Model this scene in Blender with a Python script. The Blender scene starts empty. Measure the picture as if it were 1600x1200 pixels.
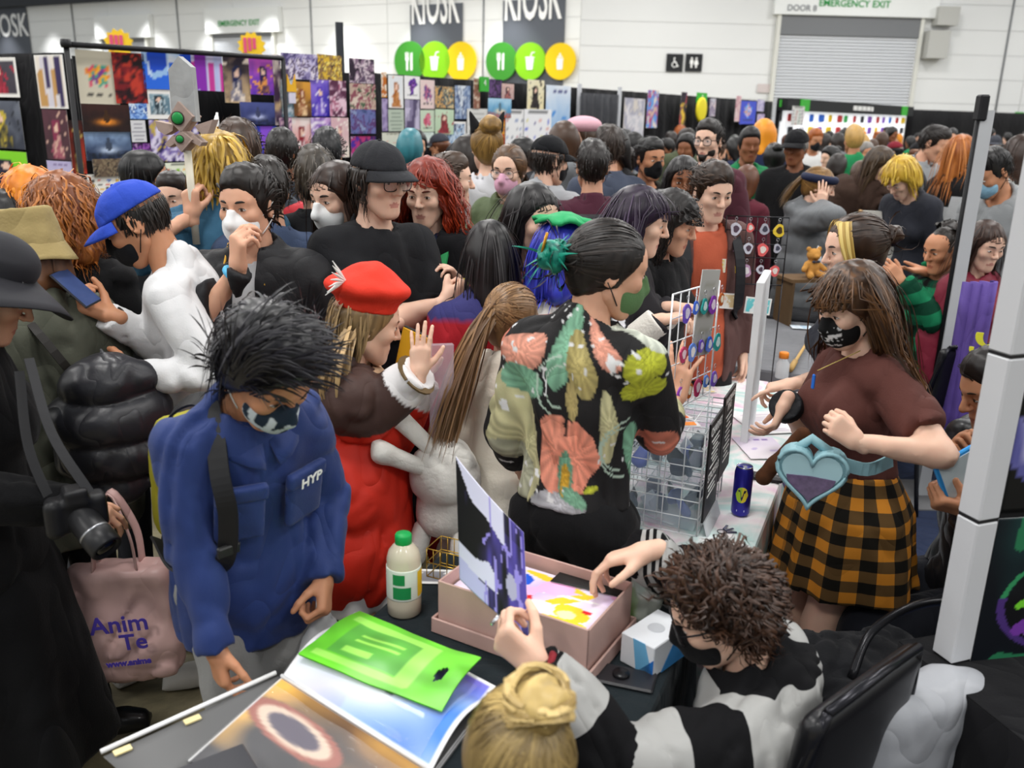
import bpy,math,random
import numpy as np
from mathutils import Vector,Matrix

SC=bpy.context.scene
COL=SC.collection
# ------------------------------------------------------------------ camera, world, lights, exposure
FPX=1378.0
CAMZ=1.93
TH,RO=math.radians(17.0),math.radians(1.27)
FW=np.array([0,math.cos(TH),-math.sin(TH)])
R0=np.array([1.0,0,0]); U0=np.array([0,math.sin(TH),math.cos(TH)])
IX=R0*math.cos(RO)+U0*math.sin(RO)
IY=U0*math.cos(RO)-R0*math.sin(RO)
cam_data=bpy.data.cameras.new('camera')
cam_data.sensor_width=36.0
cam_data.lens=FPX/1600*36.0
cam_data.clip_start=0.05
cam_data.clip_end=200
cam_data.dof.use_dof=True
cam_data.dof.focus_distance=2.9
cam_data.dof.aperture_fstop=3.2
cam=bpy.data.objects.new('camera',cam_data)
M=Matrix([list(IX)+[0],list(IY)+[0],list(-FW)+[0],[0,0,0,1]]).transposed()
M.translation=(0,0,CAMZ)
cam.matrix_world=M
COL.objects.link(cam)
SC.camera=cam

world=bpy.data.worlds.new('hall_air')
SC.world=world
world.use_nodes=True
world.node_tree.nodes['Background'].inputs[0].default_value=(0.93,0.97,1.0,1)
world.node_tree.nodes['Background'].inputs[1].default_value=0.42

def area_light(name,loc,size,power,color=(1,0.98,0.95)):
 l=bpy.data.lights.new(name,'AREA')
 l.shape='SQUARE'; l.size=size; l.energy=power; l.color=color
 o=bpy.data.objects.new(name,l); o.location=loc
 COL.objects.link(o)
 return o
 # downlights along the left wall
for k in range(9):
 _l=bpy.data.lights.new('wall_downlight','SPOT'); _l.energy=700; _l.spot_size=1.5; _l.spot_blend=0.8; _l.shadow_soft_size=0.15
 _o=bpy.data.objects.new('wall_downlight',_l); _o.location=(2.3-0.867*(3+4.2*k)-0.5*1.3,36.0+0.5*(3+4.2*k)-0.867*1.3,7.05); COL.objects.link(_o)
 # rows of high-bay lamps hanging under the hall roof
for iy in range(8):
 for ixx in range(7):
  area_light('hall_lamp',(-27+ixx*8.0+(iy%2)*2.0,-5.0+iy*6.0,8.6),1.3,235)
SC.view_settings.view_transform='Standard'
SC.view_settings.look='None'
SC.view_settings.gamma=1.0
SC.view_settings.use_curve_mapping=False
SC.view_settings.exposure=0.22

# ------------------------------------------------------------------ picture geometry helpers
def ray(px,py):
 return FW+(px-800)/FPX*IX-(py-600)/FPX*IY
def at(px,py,Y):
 r=ray(px,py); t=Y/r[1]
 return np.array([r[0]*t,Y,CAMZ+r[2]*t])
def on(px,py,z):
 r=ray(px,py); t=(z-CAMZ)/r[2]
 return np.array([r[0]*t,r[1]*t,z])
def V3(*a):return np.array(a,float)
def unit(v):
 v=np.asarray(v,float); return v/(np.linalg.norm(v)+1e-12)
def Rx(a):c,s=math.cos(a),math.sin(a); return np.array([[1,0,0],[0,c,-s],[0,s,c]])
def Ry(a):c,s=math.cos(a),math.sin(a); return np.array([[c,0,s],[0,1,0],[-s,0,c]])
def Rz(a):c,s=math.cos(a),math.sin(a); return np.array([[c,-s,0],[s,c,0],[0,0,1]])
D2R=math.pi/180

# ------------------------------------------------------------------ colour and materials
def s2l(c):return c/12.92 if c<=0.04045 else ((c+0.055)/1.055)**2.4
def hexc(h):
 h=h.lstrip('#'); return tuple(s2l(int(h[i:i+2],16)/255) for i in (0,2,4))
_MATS={}
def new_mat(name):
 m=bpy.data.materials.new(name); m.use_nodes=True
 nt=m.node_tree
 return m,nt,nt.nodes['Principled BSDF']
def link(nt,a,b):nt.links.new(a,b)
def creases(nt,src,b,prev,wr):
 """soft drag lines of worn cloth as relief"""
 n3=nt.nodes.new('ShaderNodeTexNoise'); n3.inputs['Scale'].default_value=5.5; n3.inputs['Detail'].default_value=1.2; n3.inputs['Distortion'].default_value=1.2
 mp=nt.nodes.new('ShaderNodeMapping'); mp.inputs['Scale'].default_value=(1.0,1.0,0.6); mp.inputs['Rotation'].default_value=(0.5,0.6,0.2)
 link(nt,src,mp.inputs[0]); link(nt,mp.outputs[0],n3.inputs['Vector'])
 a=nt.nodes.new('ShaderNodeMath'); a.operation='SUBTRACT'; a.inputs[1].default_value=0.5; link(nt,n3.outputs[0],a.inputs[0])
 c=nt.nodes.new('ShaderNodeMath'); c.operation='ABSOLUTE'; link(nt,a.outputs[0],c.inputs[0])
 d=nt.nodes.new('ShaderNodeMath'); d.operation='POWER'; d.inputs[1].default_value=0.75; link(nt,c.outputs[0],d.inputs[0])
 bp=nt.nodes.new('ShaderNodeBump'); bp.inputs['Strength'].default_value=wr; bp.inputs['Distance'].default_value=0.035
 link(nt,d.outputs[0],bp.inputs['Height'])
 if prev is not None:link(nt,prev.outputs[0],bp.inputs['Normal'])
 link(nt,bp.outputs[0],b.inputs['Normal'])
def mat(col,rough=0.8,var=0.12,scale=14.0,bump=0.0,bscale=120.0,metal=0.0,spec=0.35,sheen=0.0,alpha=1.0,trans=0.0,ior=1.45,stretch=None,coat=0.0,wr=None):
 """procedural surface: base colour with soft variation, optional fine relief"""
 key=(col,rough,var,scale,bump,bscale,metal,spec,sheen,alpha,trans,ior,stretch,coat,wr)
 if key in _MATS:return _MATS[key]
 m,nt,b=new_mat('surface_'+str(col).strip('#'))
 c=hexc(col)
 tc=nt.nodes.new('ShaderNodeTexCoord')
 src=tc.outputs['Object']
 if stretch:
  mp=nt.nodes.new('ShaderNodeMapping'); mp.inputs['Scale'].default_value=stretch
  link(nt,src,mp.inputs[0]); src=mp.outputs[0]
 if var>0:
  nz=nt.nodes.new('ShaderNodeTexNoise'); nz.inputs['Scale'].default_value=scale; nz.inputs['Detail'].default_value=3
  link(nt,src,nz.inputs['Vector'])
  mx=nt.nodes.new('ShaderNodeMix'); mx.data_type='RGBA'
  mx.inputs[6].default_value=tuple(x*(1-var) for x in c)+(1,)
  mx.inputs[7].default_value=tuple(min(1,x*(1+var)) for x in c)+(1,)
  link(nt,nz.outputs[0],mx.inputs[0]); link(nt,mx.outputs[2],b.inputs['Base Color'])
 else:
  b.inputs['Base Color'].default_value=c+(1,)
 b.inputs['Roughness'].default_value=rough
 b.inputs['Metallic'].default_value=metal
 b.inputs['Specular IOR Level'].default_value=spec
 b.inputs['IOR'].default_value=ior
 if sheen:b.inputs['Sheen Weight'].default_value=sheen
 if coat:b.inputs['Coat Weight'].default_value=coat
 b.inputs['Alpha'].default_value=alpha
 b.inputs['Transmission Weight'].default_value=trans
 if bump>0:
  n2=nt.nodes.new('ShaderNodeTexNoise'); n2.inputs['Scale'].default_value=bscale; n2.inputs['Detail'].default_value=2
  link(nt,src,n2.inputs['Vector'])
  bp=nt.nodes.new('ShaderNodeBump'); bp.inputs['Strength'].default_value=bump; bp.inputs['Distance'].default_value=0.004
  link(nt,n2.outputs[0],bp.inputs['Height']); link(nt,bp.outputs[0],b.inputs['Normal'])
  if wr is None:wr=0.42
  if wr>0:creases(nt,src,b,bp,wr)
 _MATS[key]=m
 return m
def cloth(col,rough=0.88,bump=0.25,var=0.12):return mat(col,rough,var,9.0,bump,180.0,spec=0.2,sheen=0.05)
def vcol(rough=0.8,bump=0.0,bscale=160,spec=0.3,coat=0.0):
 key=('vcol',rough,bump,bscale,spec,coat)
 if key in _MATS:return _MATS[key]
 m,nt,b=new_mat('printed_surface')
 a=nt.nodes.new('ShaderNodeAttribute'); a.attribute_name='Col'
 link(nt,a.outputs['Color'],b.inputs['Base Color'])
 b.inputs['Roughness'].default_value=rough; b.inputs['Specular IOR Level'].default_value=spec
 b.inputs['Coat Weight'].default_value=coat
 if bump>0:
  tc=nt.nodes.new('ShaderNodeTexCoord')
  n2=nt.nodes.new('ShaderNodeTexNoise'); n2.inputs['Scale'].default_value=bscale
  link(nt,tc.outputs['Object'],n2.inputs['Vector'])
  bp=nt.nodes.new('ShaderNodeBump'); bp.inputs['Strength'].default_value=bump; bp.inputs['Distance'].default_value=0.004
  link(nt,n2.outputs[0],bp.inputs['Height']); link(nt,bp.outputs[0],b.inputs['Normal'])
  creases(nt,tc.outputs['Object'],b,bp,0.5)
 _MATS[key]=m
 return m
def stripe_mat(c1,c2):
 """two-colour bands along the cloth's own stripe coordinate"""
 k=('stripe',c1,c2)
 if k in _MATS:return _MATS[k]
 m,nt,b=new_mat('striped_cloth')
 at_=nt.nodes.new('ShaderNodeAttribute'); at_.attribute_name='UVp'
 sp=nt.nodes.new('ShaderNodeSeparateXYZ'); link(nt,at_.outputs['Vector'],sp.inputs[0])
 f=nt.nodes.new('ShaderNodeMath'); f.operation='FRACT'; link(nt,sp.outputs[0],f.inputs[0])
 r=nt.nodes.new('ShaderNodeValToRGB'); r.color_ramp.interpolation='CONSTANT'; e=r.color_ramp.elements
 e[0].position=0; e[0].color=hexc(c1)+(1,); e[1].position=0.5; e[1].color=hexc(c2)+(1,)
 link(nt,f.outputs[0],r.inputs[0]); link(nt,r.outputs[0],b.inputs['Base Color'])
 b.inputs['Roughness'].default_value=0.95; b.inputs['Specular IOR Level'].default_value=0.15
 tc=nt.nodes.new('ShaderNodeTexCoord'); creases(nt,tc.outputs['Object'],b,None,0.5)
 _MATS[k]=m
 return m
def skin_mat(col):
 key=('skin',col)
 if key in _MATS:return _MATS[key]
 m,nt,b=new_mat('skin')
 c=hexc(col)
 tc=nt.nodes.new('ShaderNodeTexCoord')
 nz=nt.nodes.new('ShaderNodeTexNoise'); nz.inputs['Scale'].default_value=26; nz.inputs['Detail'].default_value=4
 link(nt,tc.outputs['Object'],nz.inputs['Vector'])
 mx=nt.nodes.new('ShaderNodeMix'); mx.data_type='RGBA'
 mx.inputs[6].default_value=(c[0]*0.97,c[1]*0.86,c[2]*0.84,1)
 mx.inputs[7].default_value=(min(1,c[0]*1.05),min(1,c[1]*1.08),min(1,c[2]*1.08),1)
 link(nt,nz.outputs[0],mx.inputs[0]); link(nt,mx.outputs[2],b.inputs['Base Color'])
 b.inputs['Roughness'].default_value=0.52
 b.inputs['Specular IOR Level'].default_value=0.35
 b.inputs['Subsurface Weight'].default_value=0.12
 b.inputs['Subsurface Radius'].default_value=(0.012,0.005,0.003)
 b.inputs['Subsurface Scale'].default_value=0.6
 _MATS[key]=m
 return m
def hair_mat(col,col2=None,rough=0.42):
 key=('hair',col,col2,rough)
 if key in _MATS:return _MATS[key]
 m,nt,b=new_mat('hair')
 c=hexc(col); d=hexc(col2) if col2 else tuple(min(1,x*1.9+0.004) for x in c)
 at_=nt.nodes.new('ShaderNodeAttribute'); at_.attribute_name='Col'
 mx=nt.nodes.new('ShaderNodeMix'); mx.data_type='RGBA'
 mx.inputs[6].default_value=c+(1,); mx.inputs[7].default_value=d+(1,)
 link(nt,at_.outputs['Fac'],mx.inputs[0]); link(nt,mx.outputs[2],b.inputs['Base Color'])
 b.inputs['Roughness'].default_value=rough
 b.inputs['Specular IOR Level'].default_value=0.4
 b.inputs['Anisotropic'].default_value=0.5
 _MATS[key]=m
 return m
def clear_mat(col='#eef4f6',alpha=0.25,rough=0.08):
 key=('clear',col,alpha,rough)
 if key in _MATS:return _MATS[key]
 m,nt,b=new_mat('clear_plastic')
 b.inputs['Base Color'].default_value=hexc(col)+(1,)
 b.inputs['Roughness'].default_value=rough
 b.inputs['Alpha'].default_value=alpha
 b.inputs['Specular IOR Level'].default_value=0.6
 _MATS[key]=m
 return m
def plaid_mat(c1,c2,c3,n=9.0,axes='xz',key=None):
 """woven two-colour check in the cloth's own coordinates"""
 k=('plaid',c1,c2,c3,n,axes)
 if k in _MATS:return _MATS[k]
 m,nt,b=new_mat('check_cloth')
 at_=nt.nodes.new('ShaderNodeAttribute'); at_.attribute_name='UVp'
 sp=nt.nodes.new('ShaderNodeSeparateXYZ'); link(nt,at_.outputs['Vector'],sp.inputs[0])
 def band(o):
  mm=nt.nodes.new('ShaderNodeMath'); mm.operation='MULTIPLY'; mm.inputs[1].default_value=n; link(nt,o,mm.inputs[0])
  f=nt.nodes.new('ShaderNodeMath'); f.operation='FRACT'; link(nt,mm.outputs[0],f.inputs[0])
  g=nt.nodes.new('ShaderNodeMath'); g.operation='GREATER_THAN'; g.inputs[1].default_value=0.5; link(nt,f.outputs[0],g.inputs[0])
  return g.outputs[0]
 a=nt.nodes.new('ShaderNodeMath'); a.operation='ADD'
 link(nt,band(sp.outputs[0]),a.inputs[0]); link(nt,band(sp.outputs[1]),a.inputs[1])
 h=nt.nodes.new('ShaderNodeMath'); h.operation='MULTIPLY'; h.inputs[1].default_value=0.5; link(nt,a.outputs[0],h.inputs[0])
 r=nt.nodes.new('ShaderNodeValToRGB'); r.color_ramp.interpolation='CONSTANT'
 e=r.color_ramp.elements
 e[0].position=0; e[0].color=hexc(c1)+(1,)
 e[1].position=0.25; e[1].color=hexc(c2)+(1,)
 x=e.new(0.75); x.color=hexc(c3)+(1,)
 link(nt,h.outputs[0],r.inputs[0]); link(nt,r.outputs[0],b.inputs['Base Color'])
 b.inputs['Roughness'].default_value=0.9; b.inputs['Specular IOR Level'].default_value=0.15
 tc=nt.nodes.new('ShaderNodeTexCoord'); creases(nt,tc.outputs['Object'],b,None,0.4)
 _MATS[k]=m
 return m

 # ------------------------------------------------------------------ object helpers
def tag(o,label=None,cat=None,group=None,kind=None):
 if label:o['label']=label
 if cat:o['category']=cat
 if group:o['group']=group
 if kind:o['kind']=kind
 return o
def empty(name,loc=(0,0,0),rz=0.0,label=None,cat=None,group=None):
 o=bpy.data.objects.new(name,None)
 o.empty_display_size=0.1
 o.location=tuple(float(v) for v in loc); o.rotation_euler=(0,0,rz)
 COL.objects.link(o)
 return tag(o,label,cat,group)
def raw_mesh(name,v,faces,mats,mi=None,col=None,uvp=None,smooth=True):
 """v (N,3); faces: (M,3|4) array or list of polygons; mats list"""
 me=bpy.data.meshes.new(name)
 v=np.asarray(v,np.float32)
 if isinstance(faces,np.ndarray):
  n=faces.shape[1]; flat=faces.astype(np.int32).ravel(); starts=np.arange(0,len(flat),n,dtype=np.int32)
 else:
  lens=np.array([len(f) for f in faces],np.int32)
  flat=np.array([i for f in faces for i in f],np.int32)
  starts=np.concatenate([[0],np.cumsum(lens)[:-1]]).astype(np.int32)
 me.vertices.add(len(v)); me.vertices.foreach_set('co',v.ravel())
 me.loops.add(len(flat)); me.loops.foreach_set('vertex_index',flat)
 me.polygons.add(len(starts)); me.polygons.foreach_set('loop_start',starts)
 if mi is not None:me.polygons.foreach_set('material_index',np.asarray(mi,np.int32))
 me.polygons.foreach_set('use_smooth',np.full(len(starts),bool(smooth)))
 for m_ in (mats if isinstance(mats,(list,tuple)) else [mats]):me.materials.append(m_)
 if col is not None:
  col=np.asarray(col,np.float32)
  if col.ndim==1:col=np.repeat(col[:,None],3,1)
  c4=np.ones((len(v),4),np.float32); c4[:,:3]=col
  a=me.color_attributes.new('Col','FLOAT_COLOR','POINT'); a.data.foreach_set('color',c4.ravel())
 if uvp is not None:
  a=me.attributes.new('UVp','FLOAT_VECTOR','POINT'); u3=np.zeros((len(v),3),np.float32); u3[:,:uvp.shape[1]]=uvp
  a.data.foreach_set('vector',u3.ravel())
 me.update(); me.validate(clean_customdata=False)
 return me
def obj(name,me,parent=None,loc=None,rot=None):
 o=bpy.data.objects.new(name,me)
 COL.objects.link(o)
 if parent is not None:o.parent=parent
 if loc is not None:o.location=tuple(float(x) for x in loc)
 if rot is not None:o.rotation_euler=rot
 return o

class MB:
 """collects simple solids into one mesh"""
 def __init__(s):s.v=[]; s.f=[]; s.mi=[]; s.n=0
 def add(s,v,f,mi=0):
  v=np.asarray(v,float)
  s.v.append(v)
  for q in f:s.f.append([i+s.n for i in q]); s.mi.append(mi)
  s.n+=len(v)
  return s
 def box(s,lo,hi,R=None,c=None,mi=0,bev=0.0):
  x0,y0,z0=lo; x1,y1,z1=hi
  if bev<=0:
   v=np.array([[x0,y0,z0],[x1,y0,z0],[x1,y1,z0],[x0,y1,z0],[x0,y0,z1],[x1,y0,z1],[x1,y1,z1],[x0,y1,z1]],float)
   f=[(0,3,2,1),(4,5,6,7),(0,1,5,4),(1,2,6,5),(2,3,7,6),(3,0,4,7)]
  else:
   b=min(bev,(x1-x0)/2.01,(y1-y0)/2.01,(z1-z0)/2.01)
   def ringr(z,e):return [(x0+e,y0+b,z),(x0+b,y0+e,z),(x1-b,y0+e,z),(x1-e,y0+b,z),(x1-e,y1-b,z),(x1-b,y1-e,z),(x0+b,y1-e,z),(x0+e,y1-b,z)]
   v=np.array(ringr(z0,b)+ringr(z0+b,0)+ringr(z1-b,0)+ringr(z1,b),float)
   f=[tuple(range(7,-1,-1)),tuple(range(24,32))]
   for r in range(3):
    for i in range(8):j=(i+1)%8; f.append((r*8+i,r*8+j,(r+1)*8+j,(r+1)*8+i))
  if R is not None:v=v@np.asarray(R).T
  if c is not None:v=v+np.asarray(c)
  return s.add(v,f,mi)
 def tube(s,pts,r,n=8,mi=0,closed=False,flat=1.0,caps=True,up=(0,0,1)):
  pts=np.asarray(pts,float); m=len(pts)
  rr=np.full(m,r,float) if np.isscalar(r) else np.asarray(r,float)
  if closed:tg=np.roll(pts,-1,0)-np.roll(pts,1,0)
  else:tg=np.gradient(pts,axis=0)
  tg /=(np.linalg.norm(tg,axis=1)[:,None]+1e-12)
  vs=[]; u=np.asarray(up,float)
  for i in range(m):
   a=np.cross(tg[i],u)
   if np.linalg.norm(a)<1e-3:a=np.cross(tg[i],(1,0.01,0))
   a=unit(a); b=np.cross(a,tg[i])
   u=b if not closed else u
   for k in range(n):
    t=2*math.pi*k/n
    vs.append(pts[i]+rr[i]*(math.cos(t)*a+flat*math.sin(t)*b))
  f=[]
  for i in range(m if closed else m-1):
   i2=(i+1)%m
   for k in range(n):k2=(k+1)%n; f.append((i*n+k,i*n+k2,i2*n+k2,i2*n+k))
  if caps and not closed:f.append(tuple(range(n-1,-1,-1))); f.append(tuple((m-1)*n+k for k in range(n)))
  return s.add(vs,f,mi)
 def lathe(s,prof,n=24,c=(0,0,0),R=None,mi=0):
  vs=[]; f=[]
  for (r,z) in prof:
   for k in range(n):t=2*math.pi*k/n; vs.append((r*math.cos(t),r*math.sin(t),z))
  for i in range(len(prof)-1):
   for k in range(n):k2=(k+1)%n; f.append((i*n+k,i*n+k2,(i+1)*n+k2,(i+1)*n+k))
  f.append(tuple(range(n-1,-1,-1))); f.append(tuple((len(prof)-1)*n+k for k in range(n)))
  v=np.array(vs)
  if R is not None:v=v@np.asarray(R).T
  return s.add(v+np.asarray(c),f,mi)
 def grid(s,P,mi=0,thick=0.0):
  """P (a,b,3) surface sheet, thickened along its normal"""
  a,b,_=P.shape
  if thick>0:
   du=np.gradient(P,axis=0); dv=np.gradient(P,axis=1)
   nn=np.cross(du,dv); nn /=(np.linalg.norm(nn,axis=2)[...,None]+1e-12)
   Q=P-nn*thick
   v=np.concatenate([P.reshape(-1,3),Q.reshape(-1,3)]); o=a*b; f=[]
   for i in range(a-1):
    for j in range(b-1):
     q=(i*b+j,(i+1)*b+j,(i+1)*b+j+1,i*b+j+1)
     f.append(q); f.append(tuple(x+o for x in q[::-1]))
   ed=[i*b for i in range(a)]+[(a-1)*b+j for j in range(1,b)]+[i*b+b-1 for i in range(a-2,-1,-1)]+[j for j in range(b-2,0,-1)]
   for i in range(len(ed)):
    p,q=ed[i],ed[(i+1)%len(ed)]; f.append((q,p,p+o,q+o))
   return s.add(v,f,mi)
  f=[(i*b+j,(i+1)*b+j,(i+1)*b+j+1,i*b+j+1) for i in range(a-1) for j in range(b-1)]
  return s.add(P.reshape(-1,3),f,mi)
 def prism(s,poly,depth,R=None,c=None,mi=0):
  """poly (x,z) outline extruded along y"""
  n=len(poly)
  v=np.array([(x,0,z) for x,z in poly]+[(x,depth,z) for x,z in poly],float)
  f=[tuple(range(n)),tuple(range(2*n-1,n-1,-1))]+[((i+1)%n,i,n+i,n+(i+1)%n) for i in range(n)]
  if R is not None:v=v@np.asarray(R).T
  if c is not None:v=v+np.asarray(c)
  return s.add(v,f,mi)
 def build(s,name,mats,parent=None,smooth=False,loc=None,rot=None,col=None,uvp=None):
  v=np.concatenate(s.v)
  me=raw_mesh(name,v,s.f,mats,s.mi,col(v) if callable(col) else col,uvp,smooth)
  return obj(name,me,parent,loc,rot)
def text_obj(name,body,size,m,parent=None,depth=0.0006,align='CENTER',bold=0.0,squeeze=1.0):
 """flat lettering in the local XY plane, turned into a mesh"""
 cu=bpy.data.curves.new(name,'FONT'); cu.body=body; cu.size=size; cu.extrude=depth; cu.align_x=align; cu.align_y='CENTER'; cu.offset=bold
 cu.resolution_u=3
 t=bpy.data.objects.new(name,cu); COL.objects.link(t)
 dg=bpy.context.evaluated_depsgraph_get()
 me=bpy.data.meshes.new_from_object(t.evaluated_get(dg))
 bpy.data.objects.remove(t); bpy.data.curves.remove(cu)
 n=len(me.vertices); co=np.zeros(n*3,np.float32); me.vertices.foreach_get('co',co)
 co=co.reshape(-1,3); co[:,0]*= squeeze; me.vertices.foreach_set('co',co.ravel())
 me.materials.clear(); me.materials.append(m)
 return obj(name,me,parent)
def mat4(R,t):
 m=Matrix.Identity(4)
 for i in range(3):
  for j in range(3):m[i][j]=float(R[i][j])
  m[i][3]=float(t[i])
 return m

 # ------------------------------------------------------------------ implicit-surface modelling
_rng=np.random.default_rng(7)
_TAB=_rng.random((32,32,32)).astype(np.float32)*2-1
def noise3(P):
 """smooth value noise, P (...,3)"""
 P=np.asarray(P,np.float32)
 i=np.floor(P).astype(np.int32); f=P-i; f=f*f*(3-2*f); i &= 31; j=(i+1)&31
 x0,y0,z0=i[...,0],i[...,1],i[...,2]; x1,y1,z1=j[...,0],j[...,1],j[...,2]
 fx,fy,fz=f[...,0],f[...,1],f[...,2]
 a=_TAB[x0,y0,z0]*(1-fx)+_TAB[x1,y0,z0]*fx; b=_TAB[x0,y1,z0]*(1-fx)+_TAB[x1,y1,z0]*fx
 c=_TAB[x0,y0,z1]*(1-fx)+_TAB[x1,y0,z1]*fx; d=_TAB[x0,y1,z1]*(1-fx)+_TAB[x1,y1,z1]*fx
 return (a*(1-fy)+b*fy)*(1-fz)+(c*(1-fy)+d*fy)*fz

class Ell:
 def __init__(s,c,r,R=None,k=0.03):s.c=np.asarray(c,float); s.r=np.asarray(r,float)*np.ones(3); s.R=None if R is None else np.asarray(R); s.k=k
 def bounds(s):
  e=s.r if s.R is None else np.sqrt(((s.R*s.r[None,:])**2).sum(1))
  return s.c-e,s.c+e
 def d(s,X,Y,Z):
  x,y,z=X-s.c[0],Y-s.c[1],Z-s.c[2]
  if s.R is not None:
   R=s.R
   x,y,z=R[0,0]*x+R[1,0]*y+R[2,0]*z,R[0,1]*x+R[1,1]*y+R[2,1]*z,R[0,2]*x+R[1,2]*y+R[2,2]*z
  a,b,c=s.r
  k0=np.sqrt((x/a)**2+(y/b)**2+(z/c)**2); k1=np.sqrt((x/a/a)**2+(y/b/b)**2+(z/c/c)**2)+1e-9
  return k0*(k0-1)/k1
 def grow(s,o,k=None):return Ell(s.c,s.r+o,s.R,s.k if k is None else k)
class Cone:
 """round cone from a to b; flat=1 cuts flat at b, 2 at both ends"""
 def __init__(s,a,b,ra,rb,k=0.03,flat=0):s.a=np.asarray(a,float); s.b=np.asarray(b,float); s.ra=ra; s.rb=rb; s.k=k; s.flat=flat
 def bounds(s):
  return np.minimum(s.a-s.ra,s.b-s.rb),np.maximum(s.a+s.ra,s.b+s.rb)
 def d(s,X,Y,Z):
  ab=s.b-s.a; L=np.linalg.norm(ab)+1e-9; u=ab/L
  x,y,z=X-s.a[0],Y-s.a[1],Z-s.a[2]
  t0=x*u[0]+y*u[1]+z*u[2]; t=np.clip(t0/L,0,1)
  dd=np.sqrt((x-t*ab[0])**2+(y-t*ab[1])**2+(z-t*ab[2])**2)-(s.ra+t*(s.rb-s.ra))
  if s.flat:dd=np.maximum(dd,t0-L)
  if s.flat==2:dd=np.maximum(dd,-t0)
  return dd
 def grow(s,o,k=None):return Cone(s.a,s.b,s.ra+o,s.rb+o,s.k if k is None else k,s.flat)
class Box:
 def __init__(s,c,r,R=None,k=0.01,rnd=0.01):s.c=np.asarray(c,float); s.r=np.asarray(r,float); s.R=None if R is None else np.asarray(R); s.k=k; s.rnd=rnd
 def bounds(s):
  e=s.r if s.R is None else (np.abs(s.R)*s.r[None,:]).sum(1)
  return s.c-e,s.c+e
 def d(s,X,Y,Z):
  x,y,z=X-s.c[0],Y-s.c[1],Z-s.c[2]
  if s.R is not None:
   R=s.R
   x,y,z=R[0,0]*x+R[1,0]*y+R[2,0]*z,R[0,1]*x+R[1,1]*y+R[2,1]*z,R[0,2]*x+R[1,2]*y+R[2,2]*z
  a,b,c=np.abs(x)-s.r[0]+s.rnd,np.abs(y)-s.r[1]+s.rnd,np.abs(z)-s.r[2]+s.rnd
  return np.sqrt(np.maximum(a,0)**2+np.maximum(b,0)**2+np.maximum(c,0)**2)+np.minimum(np.maximum(a,np.maximum(b,c)),0)-s.rnd
class Plane:
 """keeps the side against n (only used as a cut)"""
 def __init__(s,p,n,k=0.004):s.p=np.asarray(p,float); s.n=unit(n); s.k=k
 def d(s,X,Y,Z):return (X-s.p[0])*s.n[0]+(Y-s.p[1])*s.n[1]+(Z-s.p[2])*s.n[2]
class NPlane(Plane):
 """cut with a ragged edge"""
 def __init__(s,p,n,k=0.004,amp=0.008,f=70.0):Plane.__init__(s,p,n,k); s.amp=amp; s.f=f
 def d(s,X,Y,Z):
  a,b,c=np.broadcast_arrays(X,Y,Z)
  return Plane.d(s,X,Y,Z)+s.amp*noise3(np.stack([a*s.f*1.6,b*s.f,c*s.f*0.4],-1))
class Torus:
 def __init__(s,c,R,r,M=None,k=0.01,ex=1.0):s.c=np.asarray(c,float); s.Rr=R; s.r=r; s.M=np.eye(3) if M is None else np.asarray(M); s.k=k; s.ex=ex
 def bounds(s):e=s.Rr*max(1,s.ex)+s.r; return s.c-e,s.c+e
 def d(s,X,Y,Z):
  x,y,z=X-s.c[0],Y-s.c[1],Z-s.c[2]; R=s.M
  x,y,z=R[0,0]*x+R[1,0]*y+R[2,0]*z,R[0,1]*x+R[1,1]*y+R[2,1]*z,R[0,2]*x+R[1,2]*y+R[2,2]*z
  q=np.sqrt((x/s.ex)**2+y**2)-s.Rr
  return np.sqrt(q*q+z*z)-s.r
class Fn:
 def __init__(s,f,lo,hi,k=0.01):s.f=f; s.lo=np.asarray(lo,float); s.hi=np.asarray(hi,float); s.k=k
 def bounds(s):return s.lo,s.hi
 def d(s,X,Y,Z):return s.f(X,Y,Z)
def smin(a,b,k):
 if k<=0:return np.minimum(a,b)
 h=np.maximum(k-np.abs(a-b),0)/k
 return np.minimum(a,b)-h*h*k*0.25
def smax(a,b,k):return -smin(-a,-b,k)

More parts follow.
